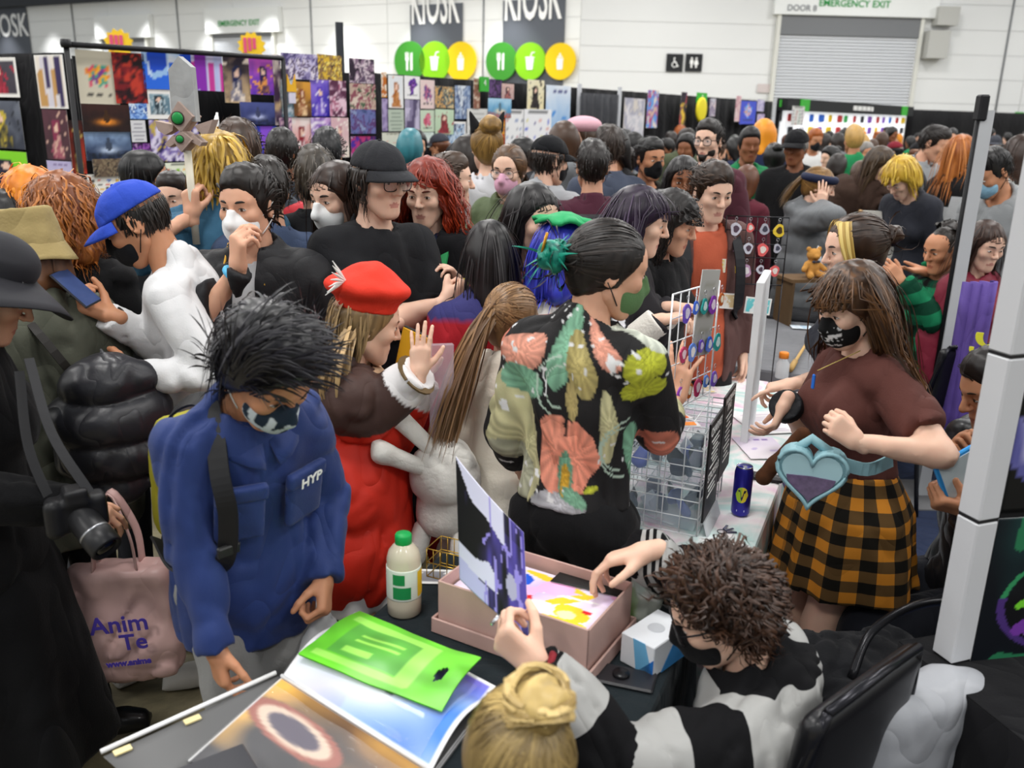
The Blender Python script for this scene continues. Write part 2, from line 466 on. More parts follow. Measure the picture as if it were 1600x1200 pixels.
def solid(prims,h,cuts=(),carve=(),disp=None,clip=None,pad=0.0):
 """union of prims, minus carve, kept inside the cutting planes -> (verts, quads)"""
 los=np.array([p.bounds()[0] for p in prims]); his=np.array([p.bounds()[1] for p in prims])
 lo=los.min(0)-3*h-pad; hi=his.max(0)+3*h+pad
 if clip is not None:lo=np.maximum(lo,clip[0]); hi=np.minimum(hi,clip[1])
 n=np.ceil((hi-lo)/h).astype(int)+1
 ax=[(lo[i]+h*np.arange(n[i])).astype(np.float32) for i in range(3)]
 F=np.full(tuple(n),1.0,np.float32)
 def sub(a,b,m):
  i0=np.clip(np.floor((a-m-lo)/h).astype(int),0,n); i1=np.clip(np.ceil((b+m-lo)/h).astype(int)+1,0,n)
  return tuple(slice(i0[k],i1[k]) for k in range(3))
 def grids(sl):return ax[0][sl[0]][:,None,None],ax[1][sl[1]][None,:,None],ax[2][sl[2]][None,None,:]
 for p in prims:
  a,b=p.bounds(); sl=sub(a,b,p.k+3*h+pad)
  if any(s_.stop<=s_.start for s_ in sl):continue
  F[sl]=smin(F[sl],p.d(*grids(sl)),p.k)
 if disp is not None:
  msk=np.abs(F)<(3*h+0.03)
  ii=np.nonzero(msk)
  P=np.stack([ax[k][ii[k]] for k in range(3)],-1)
  F[ii]+=disp(P)
 full=tuple(slice(0,n[k]) for k in range(3))
 for p in carve:
  if hasattr(p,'bounds'):
   a,b=p.bounds(); sl=sub(a,b,p.k+3*h)
   if any(s_.stop<=s_.start for s_ in sl):continue
  else:sl=full
  F[sl]=smax(F[sl],-p.d(*grids(sl)),p.k)
 for p in cuts:F=smax(F,p.d(*grids(full)).astype(np.float32),p.k)
 F[0]=F[-1]=1; F[:,0]=F[:,-1]=1; F[:,:,0]=F[:,:,-1]=1
 S=F<0
 cnt=np.zeros(tuple(n-1),np.int8)
 cs=[(i,j,k) for i in (0,1) for j in (0,1) for k in (0,1)]
 for (i,j,k) in cs:cnt+=S[i:n[0]-1+i,j:n[1]-1+j,k:n[2]-1+k]
 act=(cnt>0)&(cnt<8)
 I=np.argwhere(act)
 if len(I)==0:return np.zeros((0,3)),np.zeros((0,4),int)
 idx=np.full(act.shape,-1,np.int32); idx[act]=np.arange(len(I))
 vals={c:F[I[:,0]+c[0],I[:,1]+c[1],I[:,2]+c[2]] for c in cs}
 acc=np.zeros((len(I),3),np.float32); num=np.zeros(len(I),np.float32)
 for c in cs:
  for axn in range(3):
   if c[axn]==0:
    c2=tuple(1 if q==axn else c[q] for q in range(3))
    a,b=vals[c],vals[c2]; m=(a<0)!=(b<0)
    t=np.where(m,a/np.where(m,a-b,1),0)
    for q in range(3):acc[:,q]+=np.where(m,c[q]+(t if q==axn else 0),0)
    num+=m
 v=(I+acc/num[:,None])*h+lo
 quads=[]
 for axn in range(3):
  o1,o2=(axn+1)%3,(axn+2)%3
  sa=[slice(None)]*3; sb=[slice(None)]*3
  sa[axn]=slice(0,-1); sb[axn]=slice(1,None)
  A,B=S[tuple(sa)],S[tuple(sb)]
  E=np.argwhere(A != B)
  E=E[(E[:,o1]>0)&(E[:,o2]>0)]
  ins=A[E[:,0],E[:,1],E[:,2]]
  e1=np.zeros(3,int); e1[o1]=1; e2=np.zeros(3,int); e2[o2]=1
  def g(Q):return idx[Q[:,0],Q[:,1],Q[:,2]]
  q=np.stack([g(E-e1-e2),g(E-e2),g(E),g(E-e1)],1)
  q[~ins]=q[~ins][:,::-1]
  quads.append(q)
 return v.astype(np.float64),np.concatenate(quads)
def relax(v,q,it=1,lam=0.5):
 for _ in range(it):
  acc=np.zeros_like(v); n=np.zeros(len(v))
  for a in range(4):
   for b in ((a+1)%4,(a-1)%4):np.add.at(acc,q[:,a],v[q[:,b]]); np.add.at(n,q[:,a],1)
  v=v+lam*(acc/np.maximum(n,1)[:,None]-v)
 return v
def sdf_obj(name,prims,h,m,parent=None,cuts=(),carve=(),disp=None,col=None,uvp=None,mi=None,sm=0,pad=0.0):
 v,q=solid(prims,h,cuts,carve,disp,pad=pad)
 if len(v)==0:return None
 if sm:v=relax(v,q,sm)
 ms=m if isinstance(m,list) else [m]
 me=raw_mesh(name,v,q,ms,None if mi is None else mi(v[q].mean(1)),None if col is None else col(v),None if uvp is None else uvp(v))
 return obj(name,me,parent)
def folds(amp=0.006,f=7.0,seed=0.0,zs=0.45):
 """cloth creases: ridged noise, drawn out along the vertical"""
 def fn(P):
  q=P*np.array([f,f,f*zs])+seed
  w=noise3(q*0.6+11.3)[...,None]*1.4+np.stack([q[...,2],q[...,2]*0,q[...,0]],-1)*0.35
  r=(1-np.minimum(1,2.6*np.abs(noise3(q+w))))**1.5; r2=(1-np.minimum(1,2.6*np.abs(noise3(q*1.9+w+5.0))))**1.5
  return (amp*(1.1*r+0.55*r2-0.5+0.5*noise3(q*0.8))).astype(np.float32)
 return fn
 # ------------------------------------------------------------------ people: canonical head and hands
LOD={'A':dict(body=0.025,head=0.0050,hand=0.0050,cloth=0.0118,strands=680,seg=8),
'M':dict(body=0.033,head=0.0067,hand=0.0068,cloth=0.0155,strands=420,seg=8),
'B':dict(body=0.044,head=0.0092,hand=0.0098,cloth=0.0245,strands=230,seg=7),
'C':dict(body=0.042,head=0.0125,hand=0.0110,cloth=0.028,strands=0,seg=7)}
FX=0.95
def head_prims(sex,lod):
 w=1.0 if sex=='m' else 0.955
 j=1.0 if sex=='m' else 0.9
 P=[Ell((0,-0.012,0.030),(0.076*w,0.097,0.092),k=0.0),
 Ell((0,0.026,-0.030),(0.060*w,0.062,0.080),k=0.03),
 Ell((0,0.045,0.045),(0.060*w,0.050,0.050),k=0.03),
 Ell((0,0.070,-0.096),(0.024*j,0.021,0.020),k=0.03),
 Ell((0,0.068,-0.060),(0.034,0.020,0.024),k=0.02)]
 for s in (-1,1):
  P+=[Cone((s*0.052*j,0.005,-0.055),(s*0.022*j,0.062,-0.095),0.018,0.016,k=0.025),
  Ell((s*0.042,0.066,-0.014),(0.022,0.022,0.02),k=0.025),
  Cone((s*0.012,0.090,0.031),(s*0.045,0.074,0.033),0.0095,0.009,k=0.016)]
 P+=[Cone((0,0.090,0.026),(0,0.1145,-0.020),0.0075,0.0115 if sex=='m' else 0.0098,k=0.012),
 Ell((0,0.0850,-0.0585),(0.020,0.0085,0.0052),k=0.008),
 Ell((0,0.0838,-0.0690),(0.017,0.0085,0.0060),k=0.008)]
 for s in (-1,1):
  P+=[Ell((s*0.0105,0.1005,-0.0235),(0.0085,0.0095,0.0075),k=0.008)]
 carve=[]
 for s in (-1,1):carve.append(Ell((s*0.032,0.099,0.010),(0.0195,0.017,0.0125),k=0.012))
 P2=[]
 for s in (-1,1):
  P2+=[Ell((s*0.077*w,-0.012,-0.002),(0.010,0.021,0.033),R=Rz(-s*0.45)@Rx(-0.15),k=0.008)]
 P2c=[Ell((s*0.087*w,-0.006,0.002),(0.0065,0.012,0.021),R=Rz(-s*0.45),k=0.005) for s in (-1,1)]
 return P,carve,P2,P2c
_HEADS={}
def head_mesh(sex,lod):
 key=(sex,lod)
 if key in _HEADS:return _HEADS[key]
 h=LOD[lod]['head']
 P,carve,P2,P2c=head_prims(sex,lod)
 class Carved:
  k=0.006
  def bounds(s):return V3(-0.1,-0.12,-0.13),V3(0.1,0.13,0.13)
  def d(s,X,Y,Z):
   X,Y,Z=np.broadcast_arrays(X,Y,Z)
   D=np.full(X.shape,1.0,np.float32)
   for p in P:D=smin(D,p.d(X,Y,Z),p.k)
   for p in carve:D=smax(D,-p.d(X,Y,Z),p.k)
   if lod != 'C':
    for s_ in (-1,1): # lids around the eyeballs
     e=Ell((s_*0.032,0.0765,0.010),(0.0165,0.0145,0.0135)).d(X,Y,Z)
     D=smin(D,e,0.004)
    D=smax(D,-Ell((0,0.0965,-0.0638),(0.021,0.01,0.0013)).d(X,Y,Z),0.002)
   return D
 v,q=solid([Carved()]+P2,h,carve=P2c)
 v=v*np.array([FX,1,1])
 c=v[q].mean(1)
 mi=np.zeros(len(q),np.int32)
 lip=(((c[:,0]/0.0215)**2+((c[:,2]+0.0638)/0.0080)**2)<1)&(c[:,1]>0.080)
 mi[lip]=1
 _HEADS[key]=(v,q,mi)
 return _HEADS[key]
HAND_POSE={ # curl per finger (index..little) as (base, middle, tip), spread, thumb (out, down, bend)
'relax':([(25,30,20),(32,36,22),(38,40,24),(42,40,24)],4,(0.55,0.45,0.25)),
'grip':([(62,75,40),(66,80,45),(68,82,45),(70,80,45)],2,(0.35,0.95,0.7)),
'fist':([(80,95,55),(82,98,55),(84,98,55),(86,95,55)],1,(0.15,0.95,0.9)),
'flat':([(6,8,5),(5,7,5),(7,8,5),(9,10,6)],5,(0.75,0.25,0.1)),
'spread':([(10,12,8),(14,18,10),(16,18,10),(14,16,10)],13,(0.95,0.25,0.05)),
'pinch':([(48,38,22),(52,50,30),(56,60,36),(60,62,38)],3,(0.30,0.95,0.2)),
'point':([(8,14,8),(40,55,30),(55,70,40),(60,72,40)],3,(0.5,0.6,0.5))}
_HANDS={}
def hand_mesh(pose,lod,side):
 key=(pose,lod,side)
 if key in _HANDS:return _HANDS[key]
 curls,spread,th=HAND_POSE[pose]
 P=[Cone((-0.002,-0.03,0),(0,0.012,0),0.0255,0.027,k=0.012)]
 bx=[-0.029,-0.0095,0.010,0.028]; by=[0.094,0.098,0.094,0.085]
 L=[(0.043,0.026,0.021),(0.047,0.030,0.022),(0.043,0.027,0.021),(0.034,0.021,0.019)]
 rr=[0.0098,0.0100,0.0094,0.0084]
 for i in range(4):
  P.append(Cone((bx[i]*0.62,0.008,0),(bx[i],by[i]-0.006,0.001),0.0165,0.0128,k=0.014))
  p=V3(bx[i],by[i]-0.004,0.0); a=0.0; sp=(i-1.35)*spread*D2R
  for j in range(3):
   a+=curls[i][j]*D2R
   dv=V3(math.sin(sp)*math.cos(a*0.6),math.cos(sp)*math.cos(a),-math.sin(a))
   q=p+dv*L[i][j]
   r0=rr[i]*(1-0.08*j); P.append(Cone(p,q,r0,r0*0.9,k=0.0035)); p=q
 o,dn,bd=th
 p0=V3(-0.018,0.018,-0.008); d1=unit((-0.55-0.45*o,0.75,-0.15-0.55*dn)); p1=p0+d1*0.048
 d2=unit(d1+V3(0.25*bd+0.1*dn,0.35,-0.45*dn*bd)); p2=p1+d2*0.033
 d3=unit(d2+V3(0.55*bd,0.25,-0.2*dn)); p3=p2+d3*0.026
 P+=[Cone(p0,p1,0.0185,0.0125,k=0.014),Cone(p1,p2,0.0115,0.0105,k=0.004),Cone(p2,p3,0.0105,0.0085,k=0.003)]
 v,q=solid(P,LOD[lod]['hand'])
 if side=='L':v=v*np.array([-1,1,1]); q=q[:,::-1]
 _HANDS[key]=(v,q)
 return _HANDS[key]

 # ------------------------------------------------------------------ people: skeleton
class Skel:
 def __init__(s,H=1.75,g=1.0,sex='m',lean=0,side=0,twist=0,head=(0,0,0),sit=False,pz=None,shrug=0.0,wide=1.0,big=1.0):
  s.H,s.g,s.sex=H,g,sex
  u=s.u=H/1.75; s.hs=(0.45+0.55*u)*big
  pz=(0.93*u if pz is None else pz)
  s.P0=V3(0,0,pz); s.sit=sit
  s.Rc=Rz(twist*D2R)@Rx(-lean*D2R)@Ry(side*D2R)
  s.Rw=Rz(twist*0.5*D2R)@Rx(-lean*0.5*D2R)@Ry(side*0.5*D2R)
  s.Rh=Rz(head[0]*D2R)@Rx(-head[1]*D2R)@Ry(head[2]*D2R)
  s.W=s.P0+Rz(0)@Rx(-lean*0.2*D2R)@V3(0,0,0.12*u)
  s.C=s.W+s.Rw@V3(0,0,0.10*u)+s.Rc@V3(0,0,0.12*u)
  s.N=s.C+s.Rc@V3(0,-0.005*u,0.19*u)
  nd=unit(s.Rc@V3(0,0.15,1)+s.Rh@V3(0,0,1))
  s.Hc=s.N+nd*0.078*u+s.Rh@V3(0,0.018,0.088)*s.hs
  sw=(0.172 if sex=='m' else 0.152)*wide
  s.S={'R':s.C+s.Rc@V3(sw*u,-0.008,(0.125+shrug)*u),'L':s.C+s.Rc@V3(-sw*u,-0.008,(0.125+shrug)*u)}
  s.E={}; s.Wr={}; s.hand={}; s.K={}; s.A={}; s.foot={}
  s.hip={'R':s.P0+V3(0.088*u,0,-0.02*u),'L':s.P0+V3(-0.088*u,0,-0.02*u)}
 def ik(s,a,t,l1,l2,hint):
  d=t-a; L=np.linalg.norm(d); Lm=(l1+l2)*0.995
  if L>Lm:t=a+d/L*Lm; d=t-a; L=Lm
  L=max(L,abs(l1-l2)+0.02)
  u=d/(np.linalg.norm(d)+1e-9); x=(l1*l1-l2*l2+L*L)/(2*L); y=math.sqrt(max(l1*l1-x*x,0))
  hv=np.asarray(hint,float); hv=hv-u*(hv@u); hv=unit(hv)
  return a+u*x+hv*y,t
 def arm(s,side,t=None,hint=None,pose='relax',palm=None,hd=None):
  u=s.u; sg=1 if side=='R' else -1
  if t is None:t=s.S[side]+V3(sg*0.07,0.02,-0.52)*u
  if hint is None:hint=V3(sg*0.5,-1.0,-0.3)
  e,w=s.ik(s.S[side],np.asarray(t,float),0.285*u,0.25*u,hint)
  s.E[side],s.Wr[side]=e,w
  f=unit(w-e)
  hd=f if hd is None else unit(hd)
  if palm is None:palm=V3(-sg,0,0) if abs(hd[2])>0.6 else V3(0,0,-1)
  z=-np.asarray(palm,float); z=unit(z-hd*(z@hd)); x=np.cross(hd,z)
  s.hand[side]=(pose,np.stack([x,hd,z],1))
 def leg(s,side,foot=None,hint=(0,1,0),toe=0.0,lift=0.0):
  u=s.u; sg=1 if side=='R' else -1
  if foot is None:foot=(sg*0.10*u,0.0)
  a=V3(foot[0],foot[1],0.085*u+lift)
  k,a2=s.ik(s.hip[side],a,0.43*u,0.42*u,np.asarray(hint,float))
  s.K[side],s.A[side]=k,a2; s.foot[side]=(toe+(-sg*8))*D2R
 def torso(s):
  u,g=s.u,s.g; f=s.sex=='f'
  pr=[Ell(s.P0+V3(0,-0.006,0.005),V3(0.172 if f else 0.163,0.118,0.125)*u*g,k=0.05),
  Ell(s.W+s.Rw@V3(0,0.002,0.03*u),V3(0.128 if f else 0.142,0.098,0.16)*u*g,s.Rw,k=0.06),
  Ell(s.C,V3(0.145 if f else 0.160,0.106 if f else 0.112,0.19)*u*(0.35+0.65*g),s.Rc,k=0.05),
  Cone(s.S['L']*0.86+s.S['R']*0.14,s.S['R']*0.86+s.S['L']*0.14,0.058*u,0.058*u,k=0.06),
  Cone(s.C+s.Rc@V3(0,-0.02,0.12)*u,s.N+s.Rc@V3(0,-0.008,0.01)*u,0.085*u,0.06*u,k=0.05)]
  if f:
   for sg in (-1,1):pr.append(Ell(s.C+s.Rc@V3(sg*0.068,0.082*g,-0.005)*u,V3(0.066,0.058,0.064)*u*g,s.Rc,k=0.045))
  return pr
 def limb_r(s):return s.u*(0.4+0.6*s.g)
 def arms(s,sides='RL',frac=2.0):
  r=s.limb_r(); out=[]
  for sd in sides:
   S_,E_,W_=s.S[sd],s.E[sd],s.Wr[sd]
   if frac>=1:
    out.append(Cone(S_,E_,0.054*r,0.041*r,k=0.03))
    t=min(frac-1,1.0)
    if t>0.02:out.append(Cone(E_,E_+(W_-E_)*t,0.042*r,(0.042-0.0145*t)*r,k=0.02))
   else:out.append(Cone(S_,S_+(E_-S_)*frac,0.054*r,(0.054-0.013*frac)*r,k=0.03))
  return out
 def legs(s):
  r=s.limb_r(); out=[]
  for sd in 'RL':
   out+=[Cone(s.hip[sd],s.K[sd],0.086*r,0.055*r,k=0.04),Cone(s.K[sd],s.A[sd],0.052*r,0.037*r,k=0.03)]
   ax=unit(s.A[sd]-s.K[sd]); back=unit(np.cross(np.cross(ax,s.K[sd]-s.hip[sd]+V3(0,0.05,0)),ax)*-1)
   out.append(Cone(s.K[sd]+(s.A[sd]-s.K[sd])*0.18,s.K[sd]+(s.A[sd]-s.K[sd])*0.5,0.052*r,0.045*r,k=0.04))
  return out
 def neck(s):return Cone(s.N-s.Rc@V3(0,0,0.03)*s.u,s.Hc+s.Rh@V3(0,-0.02,-0.045)*s.hs,(0.058 if s.sex=='m' else 0.05)*s.u*(0.6+0.4*s.g),(0.055 if s.sex=='m' else 0.047)*s.hs,k=0.03)
 def hp(s,p):return s.Hc+(np.asarray(p)*s.hs)@s.Rh.T

LIPS={}
def lip_of(skin):
 c=[int(skin[i:i+2],16) for i in (1,3,5)]
 c=[min(255,int(c[0]*0.88)),int(c[1]*0.74),int(c[2]*0.76)]
 return '#%02x%02x%02x'%tuple(c)
def make_body(s,lod,skin,parent,bare=False):
 L=LOD[lod]
 v,q=solid([p.grow(-0.012) for p in s.torso()]+s.arms()+s.legs()+[s.neck()],L['body'])
 vs,qs,ms=[v],[q],[np.zeros(len(q),np.int32)]; n=len(v)
 hv,hq,hm=head_mesh(s.sex,lod)
 vs.append(s.hp(hv)); qs.append(hq+n); ms.append(hm); n+=len(hv)
 for sd in 'RL':
  pose,R=s.hand[sd]
  hv,hq=hand_mesh(pose,lod,sd)
  vs.append(s.Wr[sd]+(hv*s.u*(0.97 if s.sex=='m' else 0.9))@R.T); qs.append(hq+n); ms.append(np.zeros(len(hq),np.int32)); n+=len(hv)
 me=raw_mesh('body',np.concatenate(vs),np.concatenate(qs),[skin_mat(skin),mat(lip_of(skin),0.45,0.05),mat('#1a1210',0.6,0)],np.concatenate(ms))
 return obj('body',me,parent)
def make_eyes(s,parent,iris='#3a2616',brow='#2a1c14',lod='A'):
 for sg in (-1,1):
  mb=MB(); n=14; rings=[]; c=V3(sg*0.032*FX,0.0838,0.0088)
  A_=(0,0.22,0.42,0.75,1.1,1.5)
  for a in A_:
   for k in range(n):
    p_=V3(math.sin(a)*math.cos(2*math.pi*k/n)*0.0128,math.cos(a)*0.0088,math.sin(a)*math.sin(2*math.pi*k/n)*(0.0125 if a<0.5 else 0.0052))
    p_[2]=max(-0.0042,min(0.0044,p_[2])); rings.append(c+p_)
  f=[]; mi=[]
  for i in range(5):
   for k in range(n):f.append((i*n+k,(i+1)*n+k,(i+1)*n+(k+1)%n,i*n+(k+1)%n)); mi.append(1 if i<2 else 0)
  v=s.hp(np.array(rings))
  obj('eye',raw_mesh('eye',v,np.array(f),[mat('#cfc6c0',0.3,0,spec=0.5),mat(iris,0.2,0,spec=0.5)],mi),parent)
  if lod in 'AM':
   t=np.linspace(-1,1,7)
   MB().tube(s.hp(np.stack([sg*0.032*FX+0.0135*t,0.0925-0.004*t*t,0.0088+0.0052*(1-t*t)+0.0006],1)),np.array([0.0004,0.0009,0.0012,0.0013,0.0012,0.0009,0.0004])*s.hs,5).build('eyelash',mat('#1a1210',0.6,0),parent,True)
  t=np.linspace(0,1,7)
  pts=np.stack([sg*(0.013+0.036*t)*FX,0.0985-0.0045*t-0.012*t*t,0.031+0.006*np.sin(t*2.2)-0.004*t],1)
  mb.tube(s.hp(pts),np.array([0.0032,0.0042,0.0044,0.0042,0.0036,0.0026,0.001])*s.hs,6,flat=1.0)
  mb.build('eyebrow',hair_mat(brow),parent,True)

  # ------------------------------------------------------------------ people: hair
SC_C=V3(0,-0.012,0.030); SC_R=V3(0.076,0.097,0.092)
def ell_push(p,c,r):
 q=(p-c)/r; l=np.linalg.norm(q,axis=1); m=l<1
 p=p.copy(); r=np.broadcast_to(r,p.shape); p[m]=c+(q[m]/l[m][:,None])*r[m]
 nn=(p-c)/(r*r); nn /=(np.linalg.norm(nn,axis=1)[:,None]+1e-9)
 return p,m,nn
def strands_mesh(P,w,sides=3):
 """P (N,S,3) paths, w (N,S) half widths -> tubes"""
 N,S,_=P.shape
 T=np.gradient(P,axis=1); T /=(np.linalg.norm(T,axis=2)[...,None]+1e-9)
 out=P-SC_C; A=np.cross(T,out); A /=(np.linalg.norm(A,axis=2)[...,None]+1e-9); B=np.cross(A,T)
 v=np.stack([P+w[...,None]*A*1.3,P+w[...,None]*B*0.35,P-w[...,None]*A*1.3],2)
 m=3
 v=v.reshape(-1,3)
 base=(np.arange(N)[:,None,None]*S+np.arange(S-1)[None,:,None])*m
 k=np.arange(2)[None,None,:]
 q=np.stack([base+k+1,base+k,base+m+k,base+m+k+1],-1).reshape(-1,4)
 return v,q
def hair(s,parent,lod,col,col2=None,style='short',length=0.06,curl=0.0,curlf=60.0,width=0.0026,n=None,thick=0.012,part=0.0,nape=-0.06,gather=None,tail=0.0,tail_dir=None,bun=None,bangs=False,face=0.06,front=0.018,comb=None,fringe=False,fac=None,vol=1.0,seed=1,spike=0.0,name='hair',under_hat=None,rough=0.42,bald=False):
 """hair cap plus combed locks; style short | back | down | up"""
 L=LOD[lod]; rng=np.random.default_rng(seed)
 hh=max(L['head']*1.7,0.0098)
 prims=[]
 for sg in (-1,1):prims.append(Ell((sg*0.062,-0.012,0.03),(0.018+thick*0.6,0.045,0.045),k=0.02))
 nape_p=None
 if nape<-0.05:prims.append(Ell((0,-0.055,-0.02),V3(0.058,0.042,0.06)+thick*0.6,k=0.02))
 hl=V3(0,0.092,0.076) if not bangs else V3(0,0.1,0.066)
 if style=='short' and thick>0.009:thick=thick+0.005; prims_top=Ell((0,0.028,0.088),(0.064,0.062,0.036+thick),k=0.025)
 else:prims_top=None
 if style=='short' and length<0.075 and not curl:prims=[Ell(SC_C,SC_R+V3(thick*0.35,thick*0.8,thick)*vol,k=0.01)]
 else:prims=[Ell(SC_C,SC_R+thick*vol,k=0.01)]+prims
 if prims_top is not None:prims.append(prims_top)
 el=V3(0,0.022,-0.02); dvv=unit(hl-el); nrm=V3(0,dvv[2],-dvv[1])
 cuts=[NPlane(el,nrm,0.008),NPlane((0,0,nape),unit(V3(0,0.35,-1)),0.012)]
 if under_hat is not None:cuts.append(Plane((0,0,under_hat),(0,-0.12,1),k=0.004))
 if style=='down' and length>0.1:
  cuts=[Plane(el,nrm,k=0.01)]
  if under_hat is not None:cuts.append(Plane((0,0,under_hat),(0,-0.12,1),k=0.004))
  g=unit(s.Rh.T@V3(0,0,-1))
  b0=V3(0,-0.055,-0.01); b1=b0+g*min(length*0.55,0.2)+V3(0,-0.03,0)
  for sg in (-1,1):
   prims.append(Cone(b0+V3(sg*0.04,0,0),b1+V3(sg*0.045*vol,0,0),0.05*vol,0.045*vol,k=0.04))
   prims.append(Cone((sg*0.066,-0.03,0.02),V3(sg*0.07*vol,-0.03,-0.02)+g*min(length*0.4,0.12),0.028*vol,0.03*vol,k=0.03))
 strf=95.0
 def disp(P):
  a=np.arctan2(P[:,0],-P[:,1]+0.02)
  q=np.stack([a*7+seed,P[:,2]*14,P[:,1]*9],-1)
  r=noise3(q)+0.5*noise3(q*2.3)
  if curl:r=r*0.6+1.3*noise3(P*38+seed)+0.6*noise3(P*75)
  return (-r*((0.0055 if style=='short' else 0.003)+curl*0.35)).astype(np.float32)
 v,q=solid(prims,hh,cuts,(),disp)
 v=v*np.array([FX,1,1])
 f0=np.clip(0.25+0.35*noise3(np.stack([np.arctan2(v[:,0],-v[:,1]+0.02)*14,v[:,2]*12,v[:,1]*8],-1)),0,1)
 vs,qs,fs=[v],[q],[f0]; nv=len(v)
 ns=int(n*{'A':0.88,'M':0.55,'B':0.5,'C':0}[lod]) if n is not None else L['strands']
 def add_strands(P,w,f):
  nonlocal nv
  sv,sq=strands_mesh(P,w)
  vs.append(sv); qs.append(sq+nv); fs.append(f.reshape(-1)); nv+=len(sv)
 if ns>0 and lod != 'C':
  S=L['seg'] if length<0.2 else L['seg']+3
  i=np.arange(ns*3)+0.5; ph=np.arccos(1-2*i/(ns*3)); tt=math.pi*(1+5**0.5)*i
  d=np.stack([np.cos(tt)*np.sin(ph),np.sin(tt)*np.sin(ph),np.cos(ph)],1)+rng.normal(0,0.03,(ns*3,3))
  d /= np.linalg.norm(d,axis=1)[:,None]
  p=SC_C+d*(SC_R+0.004)
  ok=((p-el)@nrm<-0.004)&(p[:,2]>(nape+0.012 if style != 'down' else -0.045))
  if under_hat is not None:ok &= p[:,2]<under_hat+0.01
  p=p[ok]
  if len(p)>ns:p=p[rng.permutation(len(p))[:ns]]
  ns=len(p)
  lay=thick*vol*(0.55+0.75*rng.random(ns))
  g=unit(s.Rh.T@V3(0,0,-1)); n0=(p-SC_C)/SC_R**2; n0 /= np.linalg.norm(n0,axis=1)[:,None]
  if style=='back':
   G=V3(*(gather or (0,-0.11,0.02))); vel=G-p
  elif style=='up':vel=n0*1.0+V3(0,0.15,0.3)
  else:
   crown=V3(part,-0.035,0.125)
   vel=p-crown
   if style=='short' and not bangs and under_hat is None:
    fr=p[:,1]>-0.03; cv=V3(*(comb or (0.5,-0.4,0.45))); vel[fr]=cv*0.1
   if style=='part':vel=np.stack([np.sign(p[:,0]-part)*1.0,-0.35+0*p[:,0],-0.3+0*p[:,0]],1)*0.1
   if bangs:
    fr=(p[:,1]>0.02)&(p[:,2]>0.06); vel[fr]=V3(0,1,-0.15)
  vel=vel-n0*(vel*n0).sum(1)[:,None]; vel /=(np.linalg.norm(vel,axis=1)[:,None]+1e-9)
  vel+=rng.normal(0,0.13+spike,(ns,3)); cr_=(np.linalg.norm(p-V3(part,-0.035,0.125),axis=1)<0.045)&(style=='short'); vel[cr_]+=rng.normal(0,0.2,(int(cr_.sum()),3))
  if spike:vel+=n0*spike*2.2
  ln=length*(0.75+0.5*rng.random(ns)); st=ln/(S-1)
  path=[p+n0*lay[:,None]*0.4]
  cols=[(SC_C,SC_R)]
  if style=='down' and length>0.12:
   for c_,r_ in ((s.S['R'],0.085),(s.S['L'],0.085),(s.C+s.Rc@V3(0,-0.01,0.10),0.125),(s.C+s.Rc@V3(0.06,-0.01,0.0),0.13),(s.C+s.Rc@V3(-0.06,-0.01,0.0),0.13),(s.C+s.Rc@V3(0,0,-0.15),0.15)):
    cols.append(((s.Rh.T@(c_-s.Hc))/s.hs,V3(1,1,1)*r_*s.u*(0.6+0.4*s.g)))
   cols.append((V3(0,0.02,-0.08),V3(face+0.012,0.075,0.08)))
  done_bang=bangs&(p[:,1]>0.02)&(p[:,2]>0.06) if bangs else np.zeros(ns,bool)
  st=np.where(done_bang,np.minimum(st,0.105/(S-1)),st)
  cur=path[0]; rf0=rng.random(ns)
  for k in range(S-1):
   gk=0.16 if style in ('short','part') else 0.30 if style=='down' else 0.0
   if style=='up':gk=0.05
   if style=='back':
    vel=vel*0.6+0.4*unit_rows(G-cur)
   vel=vel+g*gk; vel /=(np.linalg.norm(vel,axis=1)[:,None]+1e-9)
   nx=cur+vel*st[:,None]
   for ci,(c_,r_) in enumerate(cols):
    nx,m,nn=ell_push(nx,c_,r_+lay[:,None]*(1.0 if ci==0 else 0.9))
    vn=(vel*nn).sum(1); adj=m&(vn<0); vel[adj]-=nn[adj]*vn[adj][:,None]
   if face and style in ('down','part') and not spike:
    m=(nx[:,1]>0.02)&(nx[:,2]<0.05)&(np.abs(nx[:,0])<face)&~done_bang
    nx[m,0]=np.where(nx[m,0]>=0,face,-face)*(1+0.1*rng.random(m.sum()))
   if style in ('short','part','up') and not bangs and not fringe:
    m=(nx[:,1]>0.035)&(nx[:,2]<0.072-0.3*np.maximum(0,0.09-nx[:,1]))&(np.abs(nx[:,0])<0.072)
    nx[m]=cur[m]+vel[m]*1e-4
   if bangs:
    m=done_bang&(nx[:,2]<0.034)
    nx[m]=cur[m]+vel[m]*1e-4
   if style=='down':
    fy=front+0.02*rf0
    m=(nx[:,1]>fy)&(nx[:,2]<0.055)&~done_bang
    nx[m,1]=fy[m]
   cur=nx; path.append(cur)
  P=np.stack(path,1)
  if curl:
   t=np.linspace(0,1,S)[None,:]; phs=rng.random((ns,1))*6.28; arc=t*ln[:,None]*curlf*(0.8+0.4*rng.random((ns,1)))
   T=np.gradient(P,axis=1); T /=(np.linalg.norm(T,axis=2)[...,None]+1e-9)
   o=P-SC_C; A=np.cross(T,o); A /=(np.linalg.norm(A,axis=2)[...,None]+1e-9); B=np.cross(A,T)
   am=curl*np.minimum(1,t*3)
   P=P+A*(am*np.cos(arc+phs))[...,None]+B*(am*(np.sin(arc+phs)+0.6))[...,None]
  t=np.linspace(0,1,S)[None,:]
  w=width*0.75*(0.7+0.6*rng.random((ns,1)))*np.minimum(1,0.5+2*t)*np.clip((1.02-t)*3.2,0.04,1)
